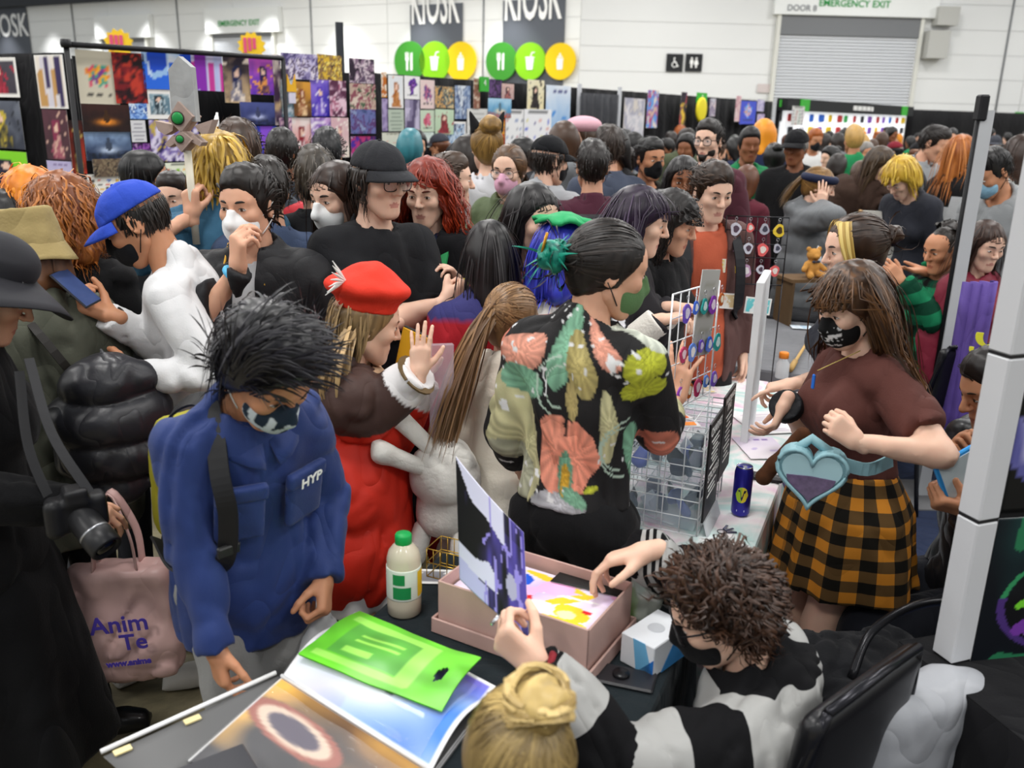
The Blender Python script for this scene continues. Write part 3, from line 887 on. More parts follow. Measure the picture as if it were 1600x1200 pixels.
  rf=np.clip(0.45*rng.random((ns,1))**1.3+0.3+0.5*noise3(P[:,0]*40)[:,None]+0*t,0,1)
  P=P*np.array([FX,1,1])
  add_strands(P,w,np.repeat(rf[...,None],3,2))
  if tail>0:
   G=V3(*(gather or (0,-0.11,0.02))); td=unit(s.Rh.T@V3(*(tail_dir or (0,-0.5,-1)))); nt=max(30,int(ns/1.8))
   cur=G+rng.normal(0,0.011,(nt,3)); vel=unit_rows(unit(G-SC_C)*0.8+td+rng.normal(0,0.2,(nt,3))); path=[cur]; S2=13
   stt=tail*(0.75+0.35*rng.random(nt))/(S2-1)
   cols=[(SC_C,SC_R+0.012)]
   for c_,r_ in ((s.S['R'],0.09),(s.S['L'],0.09),(s.C+s.Rc@V3(0,-0.01,0.10),0.14),(s.C+s.Rc@V3(0.05,-0.01,-0.02),0.15),(s.C+s.Rc@V3(-0.05,-0.01,-0.02),0.15),(s.C+s.Rc@V3(0,0,-0.17),0.16)):
    cols.append(((s.Rh.T@(c_-s.Hc))/s.hs,V3(1,1,1)*r_*s.u*(0.6+0.4*s.g)))
   for k in range(S2-1):
    vel=unit_rows(vel+td*0.35+rng.normal(0,0.03,(nt,3))); cur=cur+vel*stt[:,None]
    for c_,r_ in cols:cur,m,nn=ell_push(cur,c_,r_)
    path.append(cur)
   P=np.stack(path,1); t=np.linspace(0,1,S2)[None,:]
   if curl:P=P+curl*np.stack([np.sin(t*tail*curlf+rng.random((nt,1))*6),np.cos(t*tail*curlf+rng.random((nt,1))*6),0*t+0*rng.random((nt,1))],2)*np.minimum(1,3*t)[...,None]
   w=width*0.9*(0.7+0.6*rng.random((nt,1)))*np.clip((1.03-t)*2.5,0.05,1)
   add_strands(P*np.array([FX,1,1]),w,np.repeat(np.repeat(rng.random((nt,1))**1.5,S2,1)[...,None],3,2))
 if bun is not None:
  bc=V3(*bun[:3]); br=bun[3]
  bv,bq=solid([Ell(bc,(br*1.05,br,br*0.95),k=0.0)],max(hh,0.006),disp=lambda P:(-0.0055*np.sin(np.arctan2(P[:,2]-bc[2],P[:,0]-bc[0])*3+np.linalg.norm(P-bc,axis=1)*150+P[:,1]*130)).astype(np.float32))
  vs.append(bv); qs.append(bq+nv); fs.append(np.clip(0.4+0.5*noise3(bv*90),0,1)); nv+=len(bv)
 v=np.concatenate(vs); fc=np.concatenate(fs)
 if fac is not None:fc=fac(v,fc)
 me=raw_mesh(name,s.hp(v),np.concatenate(qs),hair_mat(col,col2,rough),None,np.clip(fc,0,1))
 return obj(name,me,parent)
def unit_rows(a):return a/(np.linalg.norm(a,axis=1)[:,None]+1e-9)

# ------------------------------------------------------------------ people: headwear and face wear
def hsolid(s,name,prims,h,m,parent,cuts=(),carve=(),disp=None,col=None,sm=0,mi=None):
 v,q=solid(prims,h,cuts,carve,disp)
 if len(v)==0:return None
 if sm:v=relax(v,q,sm)
 me=raw_mesh(name,s.hp(v*np.array([FX,1,1])),q,m,None if mi is None else mi(v[q].mean(1)),None if col is None else col(v))
 return obj(name,me,parent)
def face_mask(s,parent,lod,m,style='cloth',col=None,strap='#1a1a1a'):
 h=0.0048 if lod=='A' else 0.0065 if lod=='M' else 0.008 if lod=='B' else 0.012
 if style=='kn95':pr=[Ell((0,0.052,-0.048),(0.063,0.05,0.066),k=0),Cone((0,0.075,-0.045),(0,0.118,-0.036),0.05,0.016,k=0.02),Cone((0,0.10,0.012),(0,0.12,-0.03),0.014,0.014,k=0.014)]
 else:pr=[Ell((0,0.048,-0.050),(0.0625,0.054,0.062),k=0),Ell((0,0.080,-0.05),(0.042,0.040,0.05),k=0.02),Cone((0,0.098,0.012),(0,0.1165,-0.024),0.014,0.0165,k=0.016)]
 cuts=[Plane((0,0.10,0.010),unit((0,-0.36,1)),k=0.004),Plane((0,0.010,0),(0,-1,-0.1),k=0.004)]
 dsp=(lambda P:(0.0012*np.sin(P[:,2]*420)).astype(np.float32)) if style=='pleat' else None
 o=hsolid(s,'face_mask',pr,h,m,parent,cuts,(),dsp,col)
 if lod != 'C':
  for sg in (-1,1):
   mb=MB()
   for (za,zb) in ((-0.022,0.022),(-0.075,-0.02)):
    t=np.linspace(0,1,6)
    pts=np.stack([sg*FX*(0.0625+0.021*np.sin(t*1.4)),0.03-0.05*t,za+(zb-za)*t],1)
    mb.tube(s.hp(pts),0.0017,5)
   mb.build('ear_loop',mat(strap,0.8,0),o,True)
 return o
def glasses(s,parent,m,rx=0.027,rz=0.021,r=0.0016,lens=True):
 mb=MB(); t=np.linspace(0,2*math.pi,24,endpoint=False)
 for sg in (-1,1):
  c=np.cos(t); sn=np.sin(t)
  x=sg*0.033+rx*np.sign(c)*np.abs(c)**0.7; z=0.006+rz*np.sign(sn)*np.abs(sn)**0.7
  pts=np.stack([x,0.107-0.25*np.maximum(0,np.abs(x)-0.03)**1.0*0.6,z],1)
  mb.tube(s.hp(pts*V3(FX,1,1)),r*s.hs,6,closed=True)
  mb.tube(s.hp(np.array([(sg*0.060,0.100,0.014),(sg*0.074,0.06,0.015),(sg*0.077,0.0,0.012),(sg*0.076,-0.02,0.0)])*V3(FX,1,1)),r*s.hs,6)
 mb.tube(s.hp(np.array([(-0.007,0.107,0.012),(0,0.110,0.014),(0.007,0.107,0.012)])),r*s.hs,6)
 o=mb.build('glasses',m,parent,True)
 if lens:
  for sg in (-1,1):
   lb=MB(); a=s.hp(np.stack([FX*(sg*0.033+(rx-0.001)*np.cos(t)),np.full(24,0.1065),0.006+(rz-0.001)*np.sin(t)],1))
   b=a-s.Rh[:,1]*0.0012
   lb.add(np.concatenate([a,b]),[tuple(range(24)),tuple(range(47,23,-1))]+[((i+1)%24,i,24+i,24+(i+1)%24) for i in range(24)])
   lb.build('lens',clear_mat('#ffffff',0.1),o,False)
 return o
def ball_cap(s,parent,lod,m,brim_m=None,up=0.0,back=False,tilt=0.0):
 h=0.006 if lod=='A' else 0.009
 c=V3(0,-0.006,0.036+up)
 R=Rx(tilt*D2R)
 crown=[Ell(c,(0.090,0.112,0.098),R,k=0)]
 def dsp(P):
  a=np.arctan2(P[:,0],P[:,1]+0.008)
  return (0.0018*np.exp(-(np.sin(a*3)/0.09)**2)-0.002*noise3(P*45)).astype(np.float32)
 hsolid(s,'cap_crown',crown,h,m,parent,[Plane(c+V3(0,0,0.008),(0,0.0,-1),k=0.004)],(),dsp)
 t=np.linspace(-1,1,15); u=np.linspace(0,1,8); sgn=-1 if back else 1
 P=np.zeros((15,8,3))
 for i,a in enumerate(t):
  for j,b in enumerate(u):
   ang=a*1.12
   base=V3(0.088*math.sin(ang),sgn*(0.108*math.cos(ang))-0.006,0.050+up)
   L=0.075*(max(0,math.cos(a*math.pi/2))**0.45)
   P[i,j]=base+V3(0.012*a*b,sgn*L*b,-0.020*b*b-0.016*a*a*(0.4+b))
 mb=MB(); mb.grid(s.hp(P.reshape(-1,3)*V3(FX,1,1)).reshape(P.shape) if sgn>0 else s.hp(P.reshape(-1,3)*V3(FX,1,1)).reshape(P.shape)[::-1],thick=0.004)
 mb.build('cap_brim',brim_m or m,parent,True)
 mb=MB(); mb.lathe([(0.006,0),(0.005,0.003),(0.001,0.005)],8,s.hp(c+V3(0,0,0.097)),s.Rh); mb.build('cap_button',m,parent,True)
def bucket_hat(s,parent,lod,m):
 h=0.007
 c=V3(0,-0.008,0.055)
 crown=Fn(lambda X,Y,Z:np.maximum(np.sqrt(X**2+((Y+0.008)*0.84)**2)-(0.093-0.17*np.clip(Z-0.06,0,1)),np.abs(Z-0.085)-0.06)-0.006,(-0.13,-0.15,0.0),(0.13,0.14,0.17))
 hsolid(s,'hat_crown',[crown],h,m,parent,disp=lambda P:(-0.004*noise3(P*30)).astype(np.float32),sm=1)
 n=40; u=np.linspace(0,1,6); P=np.zeros((n+1,6,3))
 for i in range(n+1):
  a=2*math.pi*i/n
  for j,b in enumerate(u):
   r=0.094+0.032*b+0.004*math.sin(a*5)*b
   P[i,j]=V3(r*math.cos(a),r*math.sin(a)*1.16-0.008,0.048-0.062*b+0.006*math.sin(a*3+1)*b)
 mb=MB(); mb.grid(s.hp(P.reshape(-1,3)*V3(FX,1,1)).reshape(P.shape),thick=0.004)
 mb.build('hat_brim',m,parent,True)
 # ------------------------------------------------------------------ people: clothes
def top(s,parent,lod,m,name='shirt',off=0.012,sleeve=2.0,hem=0.06,amp=0.011,freq=8.5,neck=0.064,neckz=0.0,open_=None,collar=0.0,loose=0.0,h=None,col=None,uvp=None,mi=None,hood=False,seed=0.0,sl_off=0.0,extra=(),cuts_extra=(),disp2=None,sides='RL',puff=0.0,vneck=0.0,carve_extra=(),sm=1):
 L=LOD[lod]; h=h or L['cloth']; u=s.u
 pr=[p.grow(off) for p in s.torso()]
 bot=s.P0+V3(0,-0.003,-hem)
 if hem>0.02:pr.append(Ell(s.P0+V3(0,-0.004,-hem*0.5),V3((0.168+loose)*s.g,(0.118+loose)*s.g,0.12+hem*0.8)*u+off+0.006,k=0.06))
 if loose:pr.append(Ell(s.W+V3(0,0,-0.01),V3((0.148+loose)*s.g,(0.108+loose)*s.g,0.2)*u+off*0.6,k=0.06))
 r=s.limb_r()
 for sd in sides:
  S_,E_,W_=s.S[sd],s.E[sd],s.Wr[sd]; o=off+sl_off
  if sleeve>=1:
   pr.append(Cone(S_,E_,0.056*r+o,0.043*r+o,k=0.035)); t=min(sleeve-1,1.0)
   if t>0.02:pr.append(Cone(E_,E_+(W_-E_)*t,0.045*r+o,(0.045-0.013*t)*r+o*0.8,k=0.007,flat=1))
  elif sleeve>0:pr.append(Cone(S_,S_+(E_-S_)*sleeve,0.057*r+o,0.056*r+o,k=0.035,flat=1))
 pr+=list(extra)
 if collar>0:
  pr.append(Cone(s.N-s.Rc@V3(0,0,0.015)*u,s.N+s.Rc@V3(0,0.012,collar),0.072*u+off*0.4,0.066*u+off*0.4,k=0.012,flat=1))
 if hood:
  pr.append(Ell(s.N+s.Rc@V3(0,-0.085,-0.03)*u,V3(0.115,0.055,0.085)*u,s.Rc@Rx(0.5),k=0.02))
  pr.append(Torus(s.N+s.Rc@V3(0,-0.01,0.0),0.088*u,0.026*u,s.Rc@Rx(0.35),k=0.02))
 na=s.N+s.Rc@V3(0,0.0,-0.02+neckz)*u
 carve=[Cone(na,na+unit(s.Hc-s.N)*0.25,neck*u,neck*u*1.25,k=0.008)]
 if vneck:carve.append(Cone(s.N+s.Rc@V3(0,0.07,0.05)*u,s.N+s.Rc@V3(0,0.16,-vneck),0.05*u,0.006,k=0.006))
 if open_:
  w0,w1=open_ # gap at the neck and at the hem
  a=s.N+s.Rc@V3(0,0.12,0.03)*u; b=s.P0+V3(0,0.2,-hem-0.05)
  def slab(X,Y,Z,a=a,b=b):
   t=np.clip((a[2]-Z)/(a[2]-b[2]+1e-6),0,1)
   q=s.Rc[:,0]; cx=a[0]+(b[0]-a[0])*t
   return np.maximum(np.abs(X-cx)-(w0+(w1-w0)*t),-(Y-(s.C[1]*(1-t)+s.P0[1]*t)))
  carve.append(Fn(slab,s.P0-V3(0.3,0.1,hem+0.2),s.N+V3(0.3,0.9,0.2),k=0.004))
 fl=folds(amp,freq,seed+s.H*13.7)
 dsp=fl if disp2 is None else (lambda P:fl(P)+disp2(P))
 carve+=list(carve_extra)
 return sdf_obj(name,pr,h,m,parent,[Plane(bot,(0,0,-1))]+list(cuts_extra),carve,dsp,col,uvp,mi,sm)
def pants(s,parent,lod,m,name='trousers',off=0.013,length=1.0,wide=0.0,amp=0.009,h=None,top_z=0.08,uvp=None,col=None,disp=None):
 L=LOD[lod]; h=h or L['cloth']*2.2; r=s.limb_r(); u=s.u
 pr=[s.torso()[0].grow(off*0.6,0.05)]
 for sd in 'RL':
  pr.append(Cone(s.hip[sd],s.K[sd],0.09*r+off,0.060*r+off+wide*0.6,k=0.035))
  e=s.K[sd]+(s.A[sd]-s.K[sd])*length*0.97
  pr.append(Cone(s.K[sd],e,0.059*r+off+wide*0.6,0.046*r+off+wide,k=0.008,flat=1))
 return sdf_obj(name,pr,h,m,parent,[Plane(s.P0+V3(0,0,top_z*u),(0,0,1))],(),disp or folds(amp,8,s.H),col,uvp)
def skirt(s,parent,lod,m,name='skirt',length=0.42,flare=0.11,pleats=0,amp=0.012,top_z=0.12,off=0.012,h=None,uvp=None,col=None):
 L=LOD[lod]; h=h or L['cloth']; u=s.u
 zt=s.P0[2]+top_z*u; zb=s.P0[2]-length*u
 cx,cy=s.P0[0],s.P0[1]
 def f(X,Y,Z):
  t=np.clip((zt-Z)/(zt-zb),0,1)
  a=np.arctan2(Y-cy,X-cx)
  w=(0.128+0.055*np.clip(t*3,0,1))*u*s.g+off+flare*t
  wy=(0.10+0.04*np.clip(t*3,0,1))*u*s.g+off+flare*t
  rr=np.sqrt(((X-cx)/w)**2+((Y-cy)/wy)**2)
  d=(rr-1)*np.minimum(w,wy)
  if pleats:d=d+amp*t*np.sin(a*pleats+1.2*np.sin(a*3))
  return np.maximum(np.maximum(d,Z-zt),zb-Z)*0.8
 R=0.24*u*s.g+flare+0.03
 return sdf_obj(name,[Fn(f,(cx-R,cy-R,zb-0.02),(cx+R,cy+R,zt+0.02),k=0)],h,m,parent,(),(),folds(0.004,9,3.0),col,uvp)
def shoes(s,parent,lod,m,sole='#d8d4cc',boot=0.0):
 h=0.015 if lod=='A' else 0.022 if lod in 'MB' else 0.026
 for sd in 'RL':
  R=Rz(s.foot[sd]); a=s.A[sd]-V3(0,0,0.085*s.u)
  u=s.u
  pr=[Cone(a+R@V3(0,-0.03,0.045)*u,a+R@V3(0,0.10,0.036)*u,0.042*u,0.040*u,k=0.0),Ell(a+R@V3(0,0.125,0.032)*u,V3(0.046,0.075,0.034)*u,R,k=0.03),Cone(a+V3(0,-0.015,0.05)*u,a+V3(0,-0.015,0.10+boot)*u,0.046*u,0.05*u,k=0.03,flat=1)]
  mi=lambda c:(c[:,2]<0.026).astype(np.int32)
  pr2=[Box(a+R@V3(0,0.055,0.014)*u,V3(0.047,0.145,0.014)*u,R,k=0.01,rnd=0.012)]
  sdf_obj('shoe',pr+pr2,h,[m,mat(sole,0.8,0.05)],parent,[Plane((0,0,a[2]+0.001),(0,0,-1))],(),None,mi=mi)
def strap(name,pts,w,th,m,parent=None,up=None):
 """flat band along pts; w half width, th half thickness"""
 pts=np.asarray(pts,float); n=len(pts)
 T=np.gradient(pts,axis=0); T=unit_rows(T)
 upv=np.tile(np.asarray(up if up is not None else (0,0,1),float),(n,1)) if (up is None or np.ndim(up)==1) else np.asarray(up,float)
 A=unit_rows(np.cross(T,upv)); B=np.cross(A,T)
 vs=np.stack([pts+A*w+B*th,pts-A*w+B*th,pts-A*w-B*th,pts+A*w-B*th],1).reshape(-1,3)
 f=[(i*4+k,i*4+(k+1)%4,(i+1)*4+(k+1)%4,(i+1)*4+k) for i in range(n-1) for k in range(4)]+[(3,2,1,0),((n-1)*4,(n-1)*4+1,(n-1)*4+2,(n-1)*4+3)]
 return obj(name,raw_mesh(name,vs,f,m,smooth=False),parent)
def crom(pts,n=8):
 """Catmull-Rom through the points"""
 P=np.asarray(pts,float); P=np.concatenate([[2*P[0]-P[1]],P,[2*P[-1]-P[-2]]]); out=[]
 for i in range(1,len(P)-2):
  for t in np.linspace(0,1,n,endpoint=False):
   a,b,c,d=P[i-1:i+3]
   out.append(0.5*((2*b)+(c-a)*t+(2*a-5*b+4*c-d)*t*t+(3*b-a-3*c+d)*t**3))
 out.append(P[-2]); return np.array(out)

class Person:
 """places a figure so that its head stands at a spot in the hall"""
 def __init__(s,label,head_at,yaw,lod='B',skin='#d9a68c',group=None,H=None,pz=None,fixH=None,**sk):
  head_at=np.asarray(head_at,float)
  if lod=='A' and head_at[1]>2.85:lod='M'
  s.lod,s.skin=lod,skin
  t=Skel(H=H or 1.75,pz=pz,**sk)
  if H is None:
   Hn=1.75*head_at[2]/t.Hc[2]
   t=Skel(H=Hn,**sk); Hn *= head_at[2]/t.Hc[2]; t=Skel(H=Hn,**sk)
  elif pz is None:
   t=Skel(H=H,pz=t.P0[2]+head_at[2]-t.Hc[2],**sk)
  s.k=t; s.Rz=Rz(yaw*D2R)
  w=s.Rz@t.Hc
  s.loc=V3(head_at[0]-w[0],head_at[1]-w[1],0)
  s.root=empty('person',s.loc,yaw*D2R,label,'person',group)
  s._arms=set(); s._legs=set()
 def L(s,p):return s.Rz.T@(np.asarray(p,float)-s.loc) # world -> own
 def Wd(s,p):return s.Rz@np.asarray(p,float)+s.loc # own -> world
 def Ld(s,d):return s.Rz.T@np.asarray(d,float)
 def arm(s,side,w=None,t=None,hint=None,pose='relax',palm=None,hd=None):
  s._arms.add(side)
  if w is not None:t=s.L(w)
  s.k.arm(side,t,None if hint is None else s.Ld(hint),pose,None if palm is None else s.Ld(palm),None if hd is None else s.Ld(hd))
  return s
 def leg(s,side,**k):s._legs.add(side); s.k.leg(side,**k); return s
 def body(s,eyes=True,iris='#3a2616',brow='#2a1c14'):
  for sd in 'RL':
   if sd not in s._arms:s.k.arm(sd)
   if sd not in s._legs:
    if s.k.sit:s.k.leg(sd,foot=((0.11 if sd=='R' else -0.11),0.42),hint=(0,1,1))
    else:s.k.leg(sd)
  make_body(s.k,s.lod,s.skin,s.root)
  if eyes and s.lod != 'C':make_eyes(s.k,s.root,iris,brow,s.lod)
  return s
 def hair(s,col,col2=None,**k):return hair(s.k,s.root,s.lod,col,col2,**k)
 def top(s,m,**k):return top(s.k,s.root,s.lod,m,**k)
 def pants(s,m,**k):return pants(s.k,s.root,s.lod,m,**k)
 def skirt(s,m,**k):return skirt(s.k,s.root,s.lod,m,**k)
 def shoes(s,m,**k):return shoes(s.k,s.root,s.lod,m,**k)
 def mask(s,m,**k):return face_mask(s.k,s.root,s.lod,m,**k)
 def glasses(s,m,**k):return glasses(s.k,s.root,m,**k)
 def cap(s,m,**k):return ball_cap(s.k,s.root,s.lod,m,**k)
 # ------------------------------------------------------------------ the hall
def struct(o,label=None):return tag(o,label,None,None,'structure')
def floor_mat():
 m,nt,b=new_mat('polished_concrete')
 tc=nt.nodes.new('ShaderNodeTexCoord')
 n1=nt.nodes.new('ShaderNodeTexNoise'); n1.inputs['Scale'].default_value=1.7; n1.inputs['Detail'].default_value=9; n1.inputs['Roughness'].default_value=0.7; n1.inputs['Distortion'].default_value=0.5
 link(nt,tc.outputs['Object'],n1.inputs['Vector'])
 r=nt.nodes.new('ShaderNodeValToRGB'); e=r.color_ramp.elements
 e[0].position=0.34; e[0].color=hexc('#4e4736')+(1,); e[1].position=0.66; e[1].color=hexc('#938a6c')+(1,)
 x=e.new(0.5); x.color=hexc('#6f6750')+(1,)
 link(nt,n1.outputs[0],r.inputs[0]); link(nt,r.outputs[0],b.inputs['Base Color'])
 b.inputs['Roughness'].default_value=0.38
 return m
MB().box((-40,-8,-0.2),(40,60,0)).build('floor',floor_mat()); struct(bpy.data.objects['floor'])
BV=unit((0.40,0.917)); AV=V3(BV[1],-BV[0]) # along the stall tables, and across them
def AB(a,b,z=0.0):p=AV[:2]*a+BV[:2]*b if len(AV)==2 else None; return V3(AV[0]*a+BV[0]*b,AV[1]*a+BV[1]*b,z)
BROT=math.atan2(AV[1],AV[0])
def blue_carpet_mat():return mat('#1f2942',0.95,0.25,40,0.4,300)
mb=MB(); c=[AB(-0.62,0.2),AB(2.6,0.2),AB(2.6,9.5),AB(-0.62,9.5)]
mb.add([p+V3(0,0,0.0) for p in c]+[p+V3(0,0,0.008) for p in c],[(3,2,1,0),(4,5,6,7)]+[(i,(i+1)%4,4+(i+1)%4,4+i) for i in range(4)])
struct(mb.build('floor_carpet',blue_carpet_mat()),'dark blue carpet laid behind the stall tables')

def panel_wall(name,A,B,h,n_rows,m,seam):
 """wall made of long horizontal cladding boards with shadow gaps"""
 A=V3(*A,0) if len(A)==2 else A; B=V3(*B,0) if len(B)==2 else B
 d=unit(B-A); L=np.linalg.norm(B-A); ang=math.atan2(d[1],d[0])
 back=MB().box((0,0.03,0),(L,0.2,h)).build(name,seam,None,loc=A,rot=(0,0,ang)); struct(back)
 hb=h/n_rows; nc=max(1,round(L/9.0)); w=L/nc
 me=MB().box((0.012,0,0.008),(w-0.012,0.035,hb-0.008)).build('wall_board',m,back)
 first=True
 for i in range(n_rows):
  for j in range(nc):
   o=me if first else obj('wall_board',me.data,back)
   o.location=(j*w,0,i*hb); first=False
 return back
CORN=np.array([2.3,36.0]); WDIR=unit((-0.87,0.5))
wl0=CORN+WDIR[:2]*46
wallm=mat('#f1f2f0',0.7,0.03,0.6); seamm=mat('#c9cac8',0.8,0.02)
panel_wall('wall_left',(wl0[0],wl0[1]),(CORN[0],CORN[1]),7.1,9,wallm,seamm)
panel_wall('wall_back',(CORN[0],CORN[1]),(46,37.6),9.0,10,mat('#e4e5e4',0.7,0.03,0.6),seamm)
mb=MB(); p=V3(wl0[0],wl0[1],0); q=V3(CORN[0],CORN[1],0); nrm=V3(-WDIR[1],WDIR[0],0); nrm=nrm if nrm[1]<0 else -nrm
mb.add([p+V3(0,0,7.1),q+V3(0,0,7.1),q+nrm*0.0+V3(0,0,9.0),p+V3(0,0,9.0),p+nrm*0.5+V3(0,0,7.1),q+V3(0,0,7.1)+nrm*0.5,q+nrm*0.5+V3(0,0,9),p+nrm*0.5+V3(0,0,9)],[(0,1,5,4),(4,5,6,7),(3,2,1,0),(7,6,2,3),(0,4,7,3),(1,2,6,5)])
struct(mb.build('ceiling_bulkhead',mat('#3a3c40',0.8)),'dark bulkhead running above the left hall wall')

class VPl:
 """upright plane through two ground points; places things on it"""
 def __init__(s,A,B):
  s.A=V3(A[0],A[1],0); d=V3(B[0]-A[0],B[1]-A[1],0); s.d=unit(d); s.ang=math.atan2(s.d[1],s.d[0])
  s.n=V3(s.d[1],-s.d[0],0); s.L=np.linalg.norm(d)
 def hit(s,px,py,off=0.0):
  r=ray(px,py); A=s.A+s.n*off
  t=((A-V3(0,0,CAMZ))@s.n)/(r@s.n); return V3(0,0,CAMZ)+r*t
 def rect(s,x0,y0,x1,y1,off):
  ym=(y0+y1)/2; xm=(x0+x1)/2
  a,b=s.hit(x0,ym,off),s.hit(x1,ym,off); t,u=s.hit(xm,y0,off),s.hit(xm,y1,off)
  return s.hit(xm,ym,off),np.linalg.norm(b-a),abs(t[2]-u[2])
WL=VPl(wl0,CORN); WB=VPl(CORN,(46,37.6))

# --- drapes and booth backs
def drape(name,A,B,h,label,m,z0=0.0,amp=0.03,freq=9.0,cat='curtain'):
 A=V3(A[0],A[1],0); B=V3(B[0],B[1],0); d=unit(B-A); L=np.linalg.norm(B-A); n=V3(d[1],-d[0],0)
 k=max(8,int(L*freq)); P=np.zeros((k+1,4,3))
 for i in range(k+1):
  t=i/k
  for j,z in enumerate((z0,h*0.4,h*0.8,h)):
   P[i,j]=A+d*L*t+n*(amp*(math.sin(i*1.9)+0.4*math.sin(i*0.7+j))*(1-0.35*j/3))+V3(0,0,z)
 o=MB().grid(P,thick=0.02).build(name,m,None,True)
 return tag(o,label,cat)
blk=cloth('#0d0d10',0.95,0.2)
P0=VPl((-4.6,7.5),(-3.28,6.80)); P1=VPl((-3.25,5.62),(-1.36,7.87)); P2=VPl((-1.40,9.02),(0.66,12.08)); P3=VPl((0.66,12.08),(5.26,18.83)); P4=VPl((5.26,18.83),(10.9,25.9)); P5=VPl((10.9,25.9),(18.8,34.2))
drape('booth_drape',(-4.9,7.66),(-3.30,6.81),2.29,'black drape behind the leftmost wall of posters',blk)
drape('booth_drape',(-3.30,6.81),(-2.6,6.9),2.25,'short black drape beside the tall narrow poster',blk)
drape('booth_drape',P1.hit(117,120,-0.16),P1.hit(593,150,-0.16),2.24,'black drape behind the blue and purple poster wall',blk)
drape('booth_drape',P2.A-P2.n*0.1,V3(0.66,12.08,0)-P2.n*0.1,2.29,'black drape behind the pale fairy prints',blk)
drape('booth_drape',P3.A-P3.n*0.1,V3(5.26,18.83,0)-P3.n*0.1,2.29,'long black drape right of the sticker sheets',blk)
drape('booth_drape',V3(5.26,18.83,0),V3(6.2,20.0,0),2.29,'black drape left of the lit stall',blk)
drape('booth_drape',P5.A,V3(26,35.5,0),2.3,'black drape along the far right wall',blk,freq=3)
# pipe frame of the left booth
fr=empty('pipe_stand',P1.A,0,'thin black pipe frame holding up the blue poster banners','frame')
tl,tr=P1.hit(103,69,0.1),P1.hit(442,91,0.1)
bm_=mat('#17171a',0.5,0)
for nm,a,b in (('crossbar',tl,tr),('upright',tl,V3(tl[0],tl[1],0)),('upright',tr,V3(tr[0],tr[1],0))):
 MB().tube([a-P1.A,b-P1.A],0.018,8).build(nm,bm_,fr,True)
MB().lathe([(0.03,0),(0.035,0.02),(0.03,0.05)],10,tl-P1.A+V3(0,0,-0.02)).build('corner_joint',bm_,fr,True)
for px,py in ((905,150),(968,150)):
 p=P3.hit(px,py,0.05); o=empty('drape_upright',(p[0],p[1],0),0,'slim pale upright at the %s edge of the grey curtain'%('left' if px<940 else 'right'),'pole')
 MB().tube([(0,0,0),(0,0,2.33)],0.03,8).build('pole',mat('#9a9ca0',0.4,0),o,True)
 MB().box((-0.12,-0.12,0),(0.12,0.12,0.012)).build('foot_plate',mat('#505050',0.5,0),o)
a,b=P3.hit(908,160,0.12),P3.hit(968,160,0.12)
drape('grey_curtain',a,b,2.22,'dark grey pleated curtain between two slim uprights',cloth('#3a3b3f'),amp=0.05,freq=16)

